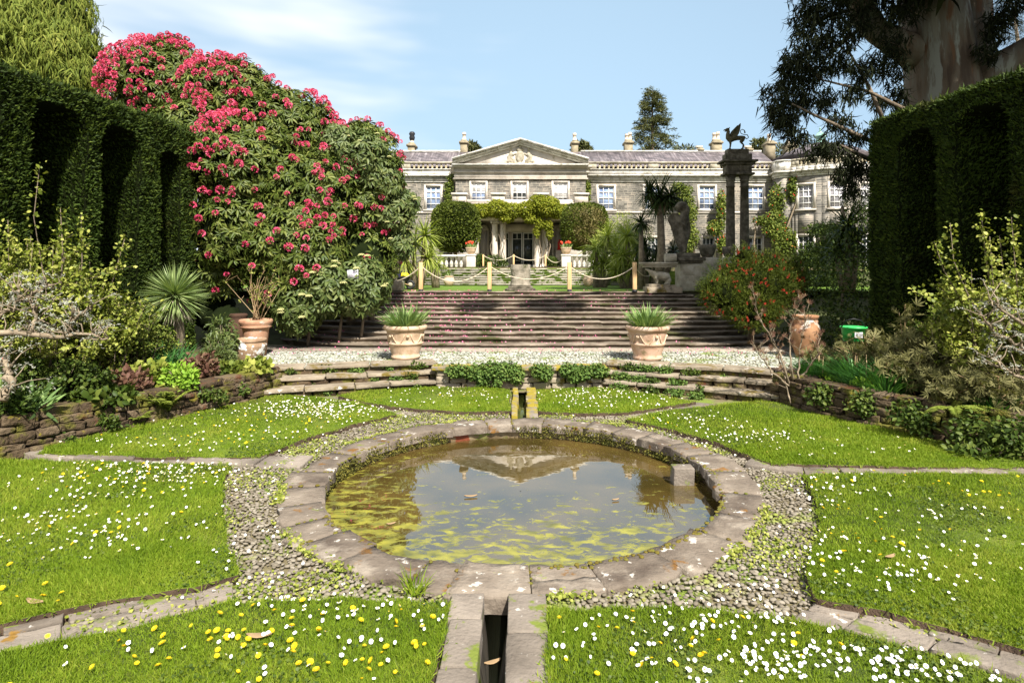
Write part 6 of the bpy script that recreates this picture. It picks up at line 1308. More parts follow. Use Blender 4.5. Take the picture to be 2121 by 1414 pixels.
for i_ in range(5): c = W(838, 571 - i_ * 1.1, (i_ % 2) * .03); hs.tube([c + [(.17 - .02 * i_) * math.cos(a), (.16 - .02 * i_) * math.sin(a), .02 * math.sin(3 * a + i_)] for a in aa], .03, 7)
tag(hs.build('garden_hose', M['yellowhose'], smooth=True, loc=W(838, 573)), 'bright yellow hose coiled in the wheelbarrow', 'hose')
g = MB(); rock(g, W(824, 570), (.3, .4, .24), 0, .25); tag(g.build('rubbish_sack', mat('dark_plastic', [(.02, .02, .05), (.04, .04, .08)], rough=.4), smooth=True, loc=W(824, 574)), 'dark crumpled sack in the wheelbarrow beside the yellow hose', 'sack')
# green tub with a label in the right bed
gb = thing('green_tub', 'bright green plastic tub with a small white sticker in the right bed', 'tub', P(1768, 706, 11.8)); D = 11.8; x, _, z = P(1768, 706, D); kk = D / F; g = MB()
g.lathe([(19 * kk, 0), (20 * kk, 1 * kk), (23 * kk, 26 * kk), (25.5 * kk, 27 * kk), (25.5 * kk, 30 * kk), (22.5 * kk, 30 * kk), (21 * kk, 6 * kk), (.01, 5 * kk)], (x, D, z), 28); g.build('body', M['greenbin'], gb, smooth=True)
g = MB()
for a, b__ in ((-12, -1), (1, 12)):
    pass
aa = np.linspace(-.42, .30, 7) - math.pi / 2; r_ = 22.2 * kk
v = [(x + r_ * math.cos(a), D + r_ * math.sin(a) - .004, z + h_) for h_ in (9 * kk, 20 * kk) for a in aa]; g.add(v, np.array([(i_, i_ + 1, i_ + 8, i_ + 7) for i_ in range(6)])); sk = g.build('sticker', M['paper'], gb); g = MB()
for a in np.linspace(-.36, .24, 6): aq = a - math.pi / 2; g.add([(x + (r_ + .003) * math.cos(aq + o1), D + (r_ + .003) * math.sin(aq + o1) - .006, z + h_ * kk) for o1, h_ in ((0, 11), (.05, 11), (.09, 18), (.03, 18))], np.array([(0, 1, 2, 3)]))
g.build('printing', M['black'], sk)
g = MB(); g.tube([P(1742, 678, 11.75) , P(1752, 664, 11.6), P(1768, 660, 11.5), P(1785, 664, 11.6), P(1793, 678, 11.75)], .012, 6); g.build('handle', M['black'], gb)
# =================== PLANTS OF THE TWO BEDS ===================
def stems_leaves(t_, base, spread, n, h, leaf, m, nleaf, tm=LEAF, wid=.7, arch=.25, fill=(.15, 1.), stemm='bark', r0=.012, spray=.10, tall=None, droop=0., twigs=2, lean=(0, 0), rad=.5):
    """many arching stems from a patch of ground, each with side twigs, leaves all along"""
    g = MB(); pts = []
    for i_ in range(n):
        a = rng.uniform(0, 6.28); rr = rng.random() ** .5; b0 = np.array(base) + [math.cos(a) * rr * spread[0] * rad, math.sin(a) * rr * spread[1] * rad, 0]
        hh = h * rng.uniform(.55, 1.0) * (1 - .45 * rr); e = np.array(base) + [math.cos(a) * rr * spread[0] + lean[0] + rng.normal() * .06, math.sin(a) * rr * spread[1] + lean[1], hh]
        p = curve(b0, e, -arch * rng.random() * .5, 7, rng.normal(size=3) * .06); g.tube(p, np.linspace(r0, r0 * .3, 7), 5)
        cs = [p]
        for j_ in range(twigs): q0 = p[rng.integers(2, 6)]; tw = curve(q0, q0 + np.array([rng.normal(), rng.normal(), .8]) * .22 * h / 1.5, 0, 4); g.tube(tw, np.linspace(r0 * .5, r0 * .2, 4), 4); cs.append(tw)
        for c_ in cs:
            k_ = max(2, int(nleaf / n / len(cs))); u = rng.uniform(fill[0] if c_ is p else 0, 1, k_) * (len(c_) - 1); i0 = np.minimum(u.astype(int), len(c_) - 2); pts.append(c_[i0] + (c_[i0 + 1] - c_[i0]) * (u - i0)[:, None])
    for tl in (tall or []):
        p = np.array([P(*q_) for q_ in tl]); g.tube(p, np.linspace(r0, r0 * .4, len(p)), 5); u = rng.uniform(.1, 1, 130) * (len(p) - 1); i0 = np.minimum(u.astype(int), len(p) - 2); pts.append(p[i0] + (p[i0 + 1] - p[i0]) * (u - i0)[:, None])
    g.build('stems', M[stemm], t_, smooth=True); q = np.concatenate(pts); N = len(q); q = q + rng.normal(size=(N, 3)) * spray * .5; d = unit(rng.normal(size=(N, 3)) + [0, -.2, .35 - droop]); s = leaf * rng.uniform(.5, 1.3, N)
    mb = MB(); mb.inst(*tm, frames(d, s, s * wid, face=unit(np.array([0, -.5, .8]) + .7 * rng.normal(size=(N, 3)))), q); mb.build('leaves', M[m], t_); return q
def bedthing(name, lab, cat, px, D, z=.5): x = hx(px, D); return thing(name, lab, cat, (x, D, z)), (x, D, z)
# left bed
t_, b = bedthing('leafy_shrub', 'tall leafy shrub with small yellow green leaves at the left edge, before the hedge', 'shrub', 70, 9.9, .6)
stems_leaves(t_, b, (1.15, .8), 80, 3.4, .066, 'shrub', 22000, LEAF2, .75, tall=[[(110, 760, 9.7), (95, 600, 9.7), (70, 450, 9.7), (82, 345, 9.7)], [(120, 700, 9.6), (130, 520, 9.6), (125, 430, 9.6)], [(160, 700, 9.8), (170, 540, 9.8), (168, 440, 9.8)]])
t_, b = bedthing('leafy_shrub', 'second loose leafy shrub with arching pale stems, between the tall left shrub and the yucca', 'shrub', 205, 10.8, .6)
stems_leaves(t_, b, (.8, .7), 50, 2.4, .06, 'shrub', 12000, LEAF2, .75, tall=[[(210, 660, 10.5), (240, 560, 10.5), (258, 495, 10.5)]])
t_, b = bedthing('leafy_shrub', 'thin leaved yellowing shrub at the left of the yucca', 'shrub', 285, 11.6, .6)
stems_leaves(t_, b, (.6, .6), 34, 1.6, .05, 'climbg', 6000, LEAF2, .7)
t_, b = bedthing('mid_green_shrub', 'low darker green undergrowth below the tall left shrub', 'shrub', 110, 9.4, .5)
stems_leaves(t_, b, (1.1, .5), 40, .8, .07, 'shrubd', 4500, LEAF2, .75, r0=.008)
# silvery gnarled wisteria-like branches in front
def gnarled(lab, main, twig_pts, name='gnarled_wisteria', D=8.9, n=70, sz=.13):
    t_ = thing(name, lab, 'climber', P(*main[0][0][:3])); g = MB(); ends = []
    for line in main:
        p = np.array([P(*q_[:3]) for q_ in line]); r = np.linspace(line[0][3], line[-1][3], len(p)); pf = np.column_stack([np.interp(np.linspace(0, len(p) - 1, len(p) * 4), np.arange(len(p)), p[:, i_]) for i_ in range(3)]) ; pf[1:-1] += rng.normal(size=(len(pf) - 2, 3)) * .018
        g.tube(pf, np.interp(np.linspace(0, 1, len(pf)), np.linspace(0, 1, len(r)), r), 8)
        for q_ in pf[2:]:
            for _ in range(2):
                e = q_ + rng.normal(size=3) * [.16, .12, .12] + [0, 0, .12]; g.tube([q_, (q_ + e) / 2 + rng.normal(size=3) * .02, e], [.012, .008, .004], 5); ends.append(e)
    g.build('branches', M['palebark'], t_, smooth=True)
    q = np.array(ends); N = len(q); mb = MB()
    for k_ in range(2):      # drooping silvery racemes: a stalk densely set with tiny leaves
        d = unit(rng.normal(size=(N, 3)) * [1, .5, .35] + [0, 0, .15]); L = sz * rng.uniform(.6, 1.4, N)
        for u in np.linspace(0, 1, 9): c = q + d * (L * u)[:, None] + np.array([0, 0, -.06]) * u ** 2; dd = unit(d + .8 * rng.normal(size=(N, 3))); mb.inst(*LEAF, frames(dd, .036, .018), c)
    mb.build('racemes', M['grey'], t_)
gnarled('gnarled pale branches with silvery drooping sprays at the lower left', [[(-20, 690, 8.4, .05), (60, 690, 8.6, .045), (130, 700, 8.8, .035), (180, 690, 8.8, .02), (225, 700, 8.8, .012)], [(60, 690, 8.6, .04), (75, 650, 8.7, .03), (60, 615, 8.7, .02), (110, 590, 8.8, .012)], [(-30, 735, 8.2, .04), (10, 750, 8.2, .045), (20, 790, 8.1, .05), (5, 830, 8.0, .06)], [(130, 700, 8.8, .03), (150, 660, 8.8, .02), (190, 640, 8.8, .012)], [(-20, 660, 8.5, .03), (30, 640, 8.6, .02), (40, 600, 8.6, .012)]], None)
def clump(name, lab, cat, px, py, D, r, h, m, n, leaf, tm=LEAF2, wid=.5, z=.5, up=.6, outw=.7, shell=.8):
    x = hx(px, D); z0 = z; t_ = thing(name, lab, cat, (x, D, z0)); g = MB()
    for _ in range(9): a = rng.uniform(0, 6.28); g.tube([(x + rng.normal() * r * .2, D + rng.normal() * r * .2, z0 - .03), (x + math.cos(a) * r * .6, D + math.sin(a) * r * .6, z0 + h * .8)], [.008, .004], 5)
    g.build('stems', M['bark'], t_)
    lb = [((x, D, z0 + h * .45), (r, r * .8, h * .55)), ((x + r * .4, D, z0 + h * .35), (r * .6, r * .6, h * .45)), ((x - r * .5, D, z0 + h * .3), (r * .6, r * .6, h * .4))]
    q, nn = crown(lb, n, shell, .7, .15, int(abs(px)), .3); d = unit(nn * outw + rng.normal(size=(n, 3)) * .55 + [0, 0, up]); s = leaf * rng.uniform(.6, 1.3, n)
    mb = MB(); mb.inst(*tm, frames(d, s, s * wid, face=unit(nn + [0, -.3, .8] + .5 * rng.normal(size=(n, 3)))), q); mb.build('leaves', M[m], t_); return t_
clump('peony_plant', 'plum red leafy peony clump in the middle of the left bed', 'plant', 262, 760, 10.1, .36, .42, 'plum', 1000, .11)
clump('peony_plant', 'smaller reddish peony clump right of the lime green plant in the left bed', 'plant', 415, 700, 11.6, .32, .50, 'plum', 700, .10)
clump('hellebore', 'broad mid green leafy plant between the plum peony and the lime plant', 'plant', 312, 750, 10.6, .34, .45, 'shrub', 500, .15, wid=.6)
clump('lime_plant', 'bright lime green mounded plant above the left wall', 'plant', 372, 770, 10.6, .30, .42, 'lime', 900, .09)
clump('leafy_edging', 'low broad leaves at the front of the left bed above the mossy wall', 'plant', 215, 800, 9.5, .42, .20, 'shrubd', 500, .13, wid=.6)
clump('bergenia', 'broad leaved plant on the corner of the left wall beside the squat pot', 'plant', 525, 770, 12.2, .34, .25, 'shrub', 420, .14, wid=.7)
clump('bergenia', 'second broad leaved clump near the end of the left wall', 'plant', 480, 770, 12.0, .30, .25, 'climbg', 350, .13, wid=.7)
clump('grey_leaved_plant', 'grey green narrow leaved plant leaning by the squat pot', 'plant', 452, 740, 12.6, .30, .80, 'vib', 800, .14, BLADE, .14)
clump('young_shrub', 'upright young shrub with drooping leaves between the yucca and the red pot', 'shrub', 458, 690, 13.4, .34, 1.15, 'vib', 750, .17, LEAF2, .3, up=-.2)
clump('grass_tuft', 'dark green strappy tuft under the yucca', 'plant', 330, 700, 12.0, .55, .42, 'gclump', 900, .35, BLADE, .05, up=1.2)
clump('tulip_leaves', 'grey green tulip leaves at the bottom left corner of the left bed', 'plant', 55, 820, 8.6, .30, .32, 'iris', 120, .26, BLADE, .2, up=1.2)
clump('dark_edging_plant', 'dark green foliage hanging at the left edge over the wall', 'plant', 15, 880, 8.4, .36, .5, 'shrubd', 900, .09)
for dx, lab in ((0, 'red tulip flower at the left edge of the picture'),):
    p = P(2, 750, 8.3); tl = thing('tulip', lab, 'flower', (p[0], p[1], .5)); g = MB(); g.lathe([(.01, -.05), (.045, -.03), (.05, .03), (.03, .06)], p, 8); g.build('bloom', M['redfl'], tl, smooth=True); g = MB(); g.tube([(p[0], p[1], .5), p], .008, 5); g.build('stem', M['iris'], tl)
def fern(name, lab, base, n, L, m='fern', up=1.0, outy=1., w=.16):
    t_ = thing(name, lab, 'fern', base)
    for _ in range(n):
        a = rng.uniform(0, 6.28); d = np.array([math.cos(a), math.sin(a) * outy, up * rng.uniform(.7, 1.6)]); d /= np.linalg.norm(d); l = L * rng.uniform(.7, 1.1); u = np.linspace(0, 1, 9)[:, None]; p = np.array(base) + d * l * u + np.array([d[0] * .3, d[1] * .3, -.35]) * l * u ** 2.2
        mb = MB(); mb.tube(p, np.linspace(.006, .002, 9), 4); side = unit(np.cross(d, [0, 0, 1.])); uu = np.linspace(.12, .98, 22); q = np.column_stack([np.interp(uu, u[:, 0], p[:, i_]) for i_ in range(3)])
        for sg in (-1, 1): dd = unit(sg * side + d * .45 + .08 * rng.normal(size=(22, 3))); s = l * w * np.sin(np.pi * np.clip(uu * .85 + .12, 0, 1)) + .01; mb.inst(*LEAF, frames(dd, s, s * .32, face=np.repeat(np.array([[0, -.3, 1.]]), 22, 0)), q)
        mb.build('frond', M[m], t_)
fern('fern', 'large upright fern growing in front of the left wall', np.array([hx(345, 10.2), 10.15, .12]), 22, .75, up=2.0)
fern('fern', 'small bright fern in the face of the left wall', np.array([hx(290, 9.75), 9.7, .14]), 12, .28)
fern('fern', 'fern hanging over the right wall below the peonies', np.array([hx(1960, 8.9), 8.75, .55]), 10, .55, up=.4)
fern('fern', 'hart green fern at the foot of the right wall', np.array([hx(1930, 9.0), 8.6, .12]), 9, .4, 'shrubd')
fern('fern', 'reddish fern at the right end of the left wall by the low steps', np.array([hx(556, 12.6), 12.45, .15]), 10, .38, 'bronze')
# right bed
bb = thing('bottlebrush', 'dense bottlebrush bush with red flowers hanging over the right end of the steps', 'shrub', (hx(1560, 17), 17, .6))
BL = [PL(1560, 600, 74, 16.8, 55), PL(1500, 612, 42, 16.4, 36), PL(1622, 585, 46, 17, 40), PL(1590, 545, 34, 17, 24), PL(1515, 565, 30, 16.9, 26), PL(1560, 645, 50, 16.2, 34), PL(1540, 535, 22, 17, 22), PL(1475, 595, 22, 16.4, 18), PL(1640, 555, 20, 17, 22)]
core(bb, 'inner_core', M['innershade'], BL, .7)
q, nn = crown(BL, 3000, .35, .3, .34, 15); mb = MB()
for k_ in range(16): ax = unit(nn + [0, 0, .5] + .1 * rng.normal(size=q.shape)); d = unit(ax * .9 + rand_dirs(len(q)) * .8); s = rng.uniform(.05, .09, len(q)); mb.inst(*LEAF, frames(d, s, s * .22), q + ax * (.32 * k_ / 15 - .16))
mb.build('foliage', M['bottle'], bb)
q, nn = crown(BL, 170, .06, .05, .34, 15); mb0 = MB(); d = rand_dirs(60); d[:, 2] *= .5; mb0.inst(*LEAF, frames(d, .03, .009), np.column_stack([np.zeros(60), np.zeros(60), rng.uniform(-.04, .04, 60)])); bo2 = None
dd = np.linalg.norm(q, axis=1); q = q[np.argsort(dd)]
for p in q[:100]:
    if bo2 is None: bo2 = mb0.build('flower', M['redd'], bb, local=True); o = bo2
    else: o = bo2.copy(); COL.objects.link(o)
    o.location = p - wloc(bb) + [0, -.06, 0]; o.rotation_euler = rng.uniform(-1, 1, 3)
mb = MB()
for p in q[100:]: mb.add(mb0.V[0] + p + [0, -.06, 0], mb0.F[0])
tag(mb.build('flowers', M['redd'], bb), kind='stuff')
trunk(bb, [(hx(1560, 17), 17.2, .5), P(1560, 600, 17)], [.1, .05])
cordyline('grey green fan leaved plant between the pedestal and the red flowered bush', [(1478, 575, 34, 19), (1500, 600, 34, 18)], 19, 'yucca', n=130, wb=.03, trunks=True, name='spiky_plant', z0=1.2)
t_, b = bedthing('leafy_shrub', 'tall airy leafy shrub with upright shoots at the right edge', 'shrub', 2075, 9.6, .6)
stems_leaves(t_, b, (1.0, .7), 70, 2.7, .066, 'shrub', 17000, LEAF2, .8, tall=[[(2060, 720, 9.4), (2000, 600, 9.4), (1975, 540, 9.4), (1968, 462, 9.4)], [(2060, 650, 9.4), (2040, 520, 9.4), (2032, 440, 9.4)], [(2000, 640, 9.5), (1955, 560, 9.5), (1935, 500, 9.5)], [(2110, 640, 9.4), (2100, 520, 9.4), (2095, 450, 9.4)], [(2060, 640, 9.3), (2055, 560, 9.3), (2050, 490, 9.3)]])
t_, b = bedthing('leafy_shrub', 'mid height leafy shrub left of the tall airy shrub in the right bed', 'shrub', 1985, 10.6, .6)
stems_leaves(t_, b, (.6, .6), 40, 1.9, .06, 'climbg', 8000, LEAF2, .8)
PALM = (np.concatenate([np.array([(0, 0, 0), (-.09, 0, .5), (0, .02, .5), (.09, 0, .5), (0, -.05, 1)]) @ np.array([[math.cos(a), 0, -math.sin(a)], [0, 1, 0], [math.sin(a), 0, math.cos(a)]]) * s_ for a, s_ in ((-1.1, .7), (-.55, .9), (0, 1.), (.55, .9), (1.1, .7))]), [np.concatenate([np.array([(0, 2, 4, 1), (0, 3, 4, 2)]) + 5 * i_ for i_ in range(5)])])
def peony(lab, px, D, w, h, m, n=620, leaf=.17, stemm='straw', z=.5, nst=16):
    t_, b = bedthing('tree_peony', lab, 'shrub', px, D, z); stems_leaves(t_, b, (w, w * .8), nst, h, leaf, m, n, PALM, 1.0, fill=(.45, 1), r0=.013, spray=.18, stemm=stemm, droop=.1); return t_
peony('tall bronze leaved tree peony in front of the shaded right hedge', 1890, 10.6, .62, 1.75, 'bronze', 800)
peony('spreading bronze green tree peony right of the green tub', 1920, 9.9, .75, 1.05, 'bronze', 900)
peony('low bronze peony near the mossy right wall', 1985, 9.1, .6, .75, 'bronze', 650, .14)
peony('thin brown leaved peony overhanging the right wall at the right edge', 2080, 8.8, .5, .7, 'bronze', 400, .14)
peony('small tree peony left of the tall bronze one, above the green tub', 1790, 11.4, .45, 1.2, 'bronze', 380, .15)
peony('light bronze peony just left of the green tub', 1715, 12.0, .45, .7, 'bronze', 420, .14)
tp = thing('bare_tree_peony', 'twisted nearly bare tree peony with plum shoots at the corner of the right wall', 'shrub', (hx(1640, 11.4), 11.4, .35)); g = MB(); ends = []
for line in [[(1640, 810), (1625, 760), (1608, 720), (1590, 690), (1572, 650), (1560, 610)], [(1645, 815), (1640, 760), (1635, 710), (1640, 660), (1655, 620)], [(1650, 815), (1655, 760), (1660, 700), (1670, 650)], [(1635, 800), (1600, 770), (1575, 735), (1560, 715)], [(1655, 820), (1640, 840), (1628, 800), (1615, 740), (1600, 700)], [(1648, 810), (1662, 780), (1690, 740), (1700, 700)]]:
    p = np.array([P(a, b_, 11.3 + rng.normal() * .12) for a, b_ in line]); p = np.column_stack([np.interp(np.linspace(0, len(p) - 1, 16), np.arange(len(p)), p[:, i_]) for i_ in range(3)]) + rng.normal(size=(16, 3)) * .012; g.tube(p, np.linspace(.022, .006, 16), 6)
    for q_ in p[7:]: 
        for _ in range(2): e = q_ + rng.normal(size=3) * [.1, .08, .05] + [0, 0, .12]; g.tube([q_, e], [.007, .003], 4); ends.append(e)
g.build('branches', M['palebark'], tp); q = np.repeat(np.array(ends), 2, 0); N = len(q); mb = MB(); s = rng.uniform(.07, .13, N); mb.inst(*PALM, frames(rng.normal(size=(N, 3)) * .5 + [0, 0, .9], s, s), q); mb.build('leaves', M['plum'], tp)
for px, D, h, w, lab in ((1770, 11.0, .62, .30, 'green strappy agapanthus clump in front of the green tub'), (1835, 10.2, .60, .36, 'dark green arching agapanthus clump spilling towards the right wall'), (1690, 11.8, .5, .30, 'thin bluish strappy clump left of the green tub'), (2060, 8.9, .4, .35, 'short green strappy leaves at the right edge above the wall')):
    x = hx(px, D); t_ = thing('strappy_clump', lab, 'plant', (x, D, .5)); mb = MB(); N = 420; a = rng.uniform(0, 6.28, N); out = np.stack([np.cos(a), np.sin(a), 0 * a], -1); rr = rng.random(N)[:, None]; d = unit(out * rr * .9 + [0, 0, 1.]); s = h * rng.uniform(.7, 1.15, N); mb.inst(*blade_t(.45), frames(d, s, .02, face=unit(-out + [0, 0, .5])), np.array([x, D, .48]) + out * rr * w); mb.build('leaves', M['gclump'], t_)
    mb = MB(); 
    for _ in range(4): p = np.array([x + rng.normal() * .1, D + rng.normal() * .1, .48]); mb.tube([p, p + [.02, 0, h * .9]], .006, 4)
    mb.build('stalks', M['straw'], t_)
gnarled('bare grey branches with silvery sprays reaching in from the right edge', [[(2150, 740, 8.6, .035), (2100, 710, 8.6, .028), (2060, 690, 8.7, .02), (2030, 650, 8.7, .012)], [(2150, 690, 8.6, .03), (2090, 650, 8.6, .02), (2050, 620, 8.6, .012)], [(2150, 790, 8.5, .03), (2090, 770, 8.5, .02), (2050, 740, 8.5, .012)]], None, sz=.11)
clump('low_green_plant', 'pale green seedlings in the bare soil of the right bed', 'plant', 1735, 775, 11.2, .30, .12, 'lime', 140, .07)
clump('low_green_plant', 'fresh green leafy clump at the wall top below the agapanthus', 'plant', 1800, 790, 10.4, .30, .22, 'lime', 420, .08)
clump('leafy_edging', 'low leafy growth at the foot of the right wall by the lawn', 'plant', 2040, 940, 8.15, .45, .22, 'shrubd', 500, .09, z=.02)
# dark planting in the shade between the red bush and the right hedge
dk = thing('shaded_shrub', 'dark shaded shrubs between the tall terracotta jar and the right hedge', 'shrub', (9.2, 16.5, .5)); crown_obj(dk, 'foliage', M['shrubd'], [((8.6, 17.2, 1.4), (1.3, 1, 1.3)), ((10, 17.4, 2.2), (1.6, 1, 2.0)), ((9.0, 15.6, 1.0), (1.1, .7, .7))], 5000, .12, LEAF2, shell=.7, wid=.4)
trunk(dk, [(9.2, 17, .4), (9.3, 17, 2)], [.05, .03])
# =================== IVY AND LOW PLANTS ON THE WALL AND STEPS ===================
def ivy(lab, spots, N, sz=.06, name='ivy', m='ivy', hang=1.2):
    c0 = spots[0][0]; t_ = thing(name, lab, 'ivy', (c0[0], c0[1], c0[2])); crown_obj(t_, 'leaves', M[m], spots, N, sz, LEAF2, shell=.9, wid=.75, outw=.6, jit=.8, droop=.2, inner=.1)
    g = MB(); 
    for c, r in spots[:6]: g.tube([np.array(c) + [0, .1, r[2] * .8], np.array(c) - [0, 0, r[2] * .6]], [.008, .004], 4)
    g.build('stem', M['bark'], t_)
def isp(px, py, rx, ry, D=13.1): k_ = D / F; return (P(px, py, D), (rx * k_, .16, ry * k_))
ivy('thick ivy hanging over the low wall left of the spout', [isp(945, 768, 24, 14), isp(985, 770, 26, 16), isp(1020, 766, 26, 18), isp(1050, 768, 26, 20), isp(1070, 775, 18, 20), isp(1000, 790, 14, 10), isp(1030, 793, 10, 10)], 4200)
ivy('rounded ivy clump on the low wall above the channel', [isp(1122, 768, 24, 15), isp(1128, 776, 16, 12)], 900)
ivy('ivy hanging over the low wall right of the channel', [isp(1180, 766, 22, 14), isp(1205, 772, 22, 16), isp(1235, 768, 26, 14), isp(1190, 782, 14, 10)], 2600)
L_iv = [(675, 763, 24, 9, 13.3), (735, 766, 20, 8, 13.4), (800, 760, 16, 8, 13.6), (860, 755, 22, 8, 13.7), (770, 783, 16, 9, 13.2), (815, 782, 20, 9, 13.3), (850, 777, 16, 8, 13.4), (670, 810, 22, 8, 12.6), (735, 805, 26, 7, 12.9), (600, 768, 12, 5, 13), (650, 790, 14, 6, 12.9), (850, 795, 22, 7, 13.2), (580, 788, 10, 5, 12.7), (910, 762, 14, 7, 13.4)]
R_iv = [(1300, 758, 20, 9, 13.5), (1335, 762, 22, 9, 13.4), (1375, 764, 18, 9, 13.2), (1430, 772, 22, 9, 13), (1285, 778, 20, 10, 13.3), (1320, 785, 20, 10, 13.1), (1350, 788, 14, 9, 13), (1400, 792, 20, 8, 12.7), (1280, 802, 22, 8, 13), (1345, 808, 18, 9, 12.7), (1395, 812, 20, 9, 12.4), (1440, 818, 16, 8, 12.2), (1450, 803, 8, 5, 12.4), (1500, 782, 10, 5, 12.8), (1560, 770, 8, 5, 12.7)]
for lst, lab in ((L_iv, 'small leafy tufts rooted in the joints of the left curved steps'), (R_iv, 'small leafy tufts rooted in the joints of the right curved steps')):
    for i_, (a, b_, rx, ry, D) in enumerate(lst):
        x = (a, b_); k_ = D / F; t_ = thing('step_weed', lab, 'weed', P(a, b_ + ry, D - .05), lab); crown_obj(t_, 'leaves', M['ivy' if i_ % 3 else 'shrubd'], [(P(a, b_, D - .05), (rx * k_, .12, ry * k_)), (P(a + rx * .5, b_ + 2, D - .05), (rx * k_ * .6, .1, ry * k_ * .8))], int(14 * rx), .05, LEAF2, shell=.9, wid=.7, outw=.6, jit=.8, inner=.1)
# =================== GRASS, DAISIES, DANDELIONS ===================
def grass_pts(n, box, dens):
    x, y = scatter_xy(n, *box); k_ = inlawn(x, y) & (np.abs(x) < y * .93 + 1.7) & (rng.random(n) < dens(x, y)); return x[k_], y[k_]
X1, Y1 = grass_pts(760000, (-6.2, 6.4, 2.9, 5.4), lambda x, y: np.ones(len(x)) * .62)
X2, Y2 = grass_pts(520000, (-8.2, 8.4, 5.4, 8.6), lambda x, y: np.ones(len(x)) * .72)
X3, Y3 = grass_pts(420000, (-8, 8, 8.6, 13.3), lambda x, y: np.ones(len(x)) * .62)
x = np.concatenate([X1, X2, X3]); y = np.concatenate([Y1, Y2, Y3]); N = len(x); z = zlawn(x, y); print('grass', N)
h = rng.uniform(.022, .05, N) * (1 + .5 * np.clip(snoise(np.stack([x, y, 0 * x], -1), 2.2, 50), -.6, 1.2)); tuft = (x > .1) & (y < 4.6) & (x < 1.0); h *= np.where(tuft, 1.5, 1)
wd = np.interp(y, [3.5, 6, 12], [.0045, .006, .011]) * rng.uniform(.7, 1.3, N)
ln = np.stack([snoise(np.stack([x, y, 0 * x], -1), 3, 51), snoise(np.stack([x, y, 0 * x], -1), 3, 52), 0 * x], -1) * .35
d = unit(rng.normal(size=(N, 3)) * [.5, .5, 0] + ln + [0, 0, 1.])
mb = MB(); mb.inst(*GRASS, frames(d, h, wd), np.stack([x, y, z - .004], -1)); tag(mb.build('grass', M['grass']), 'short green grass of the lawns round the pond', 'grass', kind='stuff')
# lawn margins: overhanging tufts along the cut edges
ed = np.concatenate([np.array(p) for p in WL.values()]); ed = np.repeat(ed, 9, 0); ed = ed + rng.normal(size=ed.shape) * .035; ed = ed[(np.abs(ed[:, 0]) < ed[:, 1] * .95 + 1.7) & (ed[:, 1] > 3)]; N = len(ed); d = unit(rng.normal(size=(N, 3)) * [.9, .9, 0] + [0, 0, .8])
mb = MB(); mb.inst(*GRASS, frames(d, rng.uniform(.03, .065, N), .008), np.column_stack([ed, zlawn(ed[:, 0], ed[:, 1]) - .012])); tag(mb.build('edge_grass', M['grass']), 'longer grass tufts fringing the cut lawn edges', 'grass', kind='stuff')
# clover leaves low in the turf and weeds between the cobbles
CL_ = (np.array([(0, 0, 0), (-.6, .1, .5), (-.35, .05, 1), (.35, .05, 1), (.6, .1, .5)]), [np.array([(0, 4, 3, 2)]), np.array([(0, 2, 1)])])
x, y = scatter_xy(60000, -5, 5, 3.2, 9); k_ = inlawn(x, y) & (snoise(np.stack([x, y, 0 * x], -1), 2.5, 60) > .15); x, y = x[k_], y[k_]; N = len(x); d = unit(rng.normal(size=(N, 3)) + [0, 0, .25])
mb = MB(); mb.inst(*CL_, frames(d, rng.uniform(.012, .024, N), face=np.repeat([[0, -.2, 1.]], N, 0)), np.stack([x, y, zlawn(x, y) + .018], -1)); tag(mb.build('clover', M['shrubd']), 'low clover leaves growing through the lawns', 'clover', kind='stuff')
x, y = scatter_xy(70000, -4.4, 4.7, 3.9, 12.4); k_ = keepc(x, y) & (snoise(np.stack([x, y, 0 * x], -1), 1.6, 61) + rng.normal(size=len(x)) * .2 > .18); x, y = x[k_][:13000], y[k_][:13000]; N = len(x); d = unit(rng.normal(size=(N, 3)) + [0, 0, .6])
mb = MB(); mb.inst(*CL_, frames(d, rng.uniform(.012, .03, N), face=np.repeat([[0, -.2, 1.]], N, 0)), np.stack([x, y, 0 * x + .012], -1)); tag(mb.build('weeds', M['shrub']), 'tiny green weeds growing between the cobbles', 'weeds', kind='stuff')
N = 7000; a = rng.uniform(0, 6.283, N); rr = RO + rng.normal(size=N) * .035; x, y = rr * np.cos(a), CY + rr * np.sin(a); k_ = (snoise(np.stack([x, y, 0 * x], -1), 2.2, 66) > -.1) & ~((x > -.56) & (x < .22)); x, y = x[k_], y[k_]; N = len(x); d = unit(rng.normal(size=(N, 3)) + [0, 0, .8])
mb = MB(); mb.inst(*CL_, frames(d, rng.uniform(.012, .032, N), face=np.repeat([[0, -.2, 1.]], N, 0)), np.stack([x, y, 0 * x + .014], -1)); tag(mb.build('rim_weeds', M['shrub']), 'small weeds creeping over the outer edge of the pond coping', 'weeds', kind='stuff')
for px, py, D, lab in ((120, 905, 9.05, 'leafy weeds hanging on the left wall near its left end'), (215, 872, 9.5, 'small fern like weeds in the middle of the left wall'), (435, 815, 11.0, 'green weeds at the foot of the left wall under the red peony'), (480, 800, 11.8, 'creeping weeds on the left wall close to the low steps')):
    t_ = thing('wall_weed', lab, 'weed', P(px, py + 8, D)); k_ = D / F; crown_obj(t_, 'leaves', M['shrubd'], [(P(px, py, D - .25), (30 * k_, .1, 12 * k_)), (P(px + 25, py + 8, D - .25), (16 * k_, .1, 10 * k_))], 320, .06, LEAF2, shell=.9, wid=.6, outw=.6, jit=.8, inner=.1)
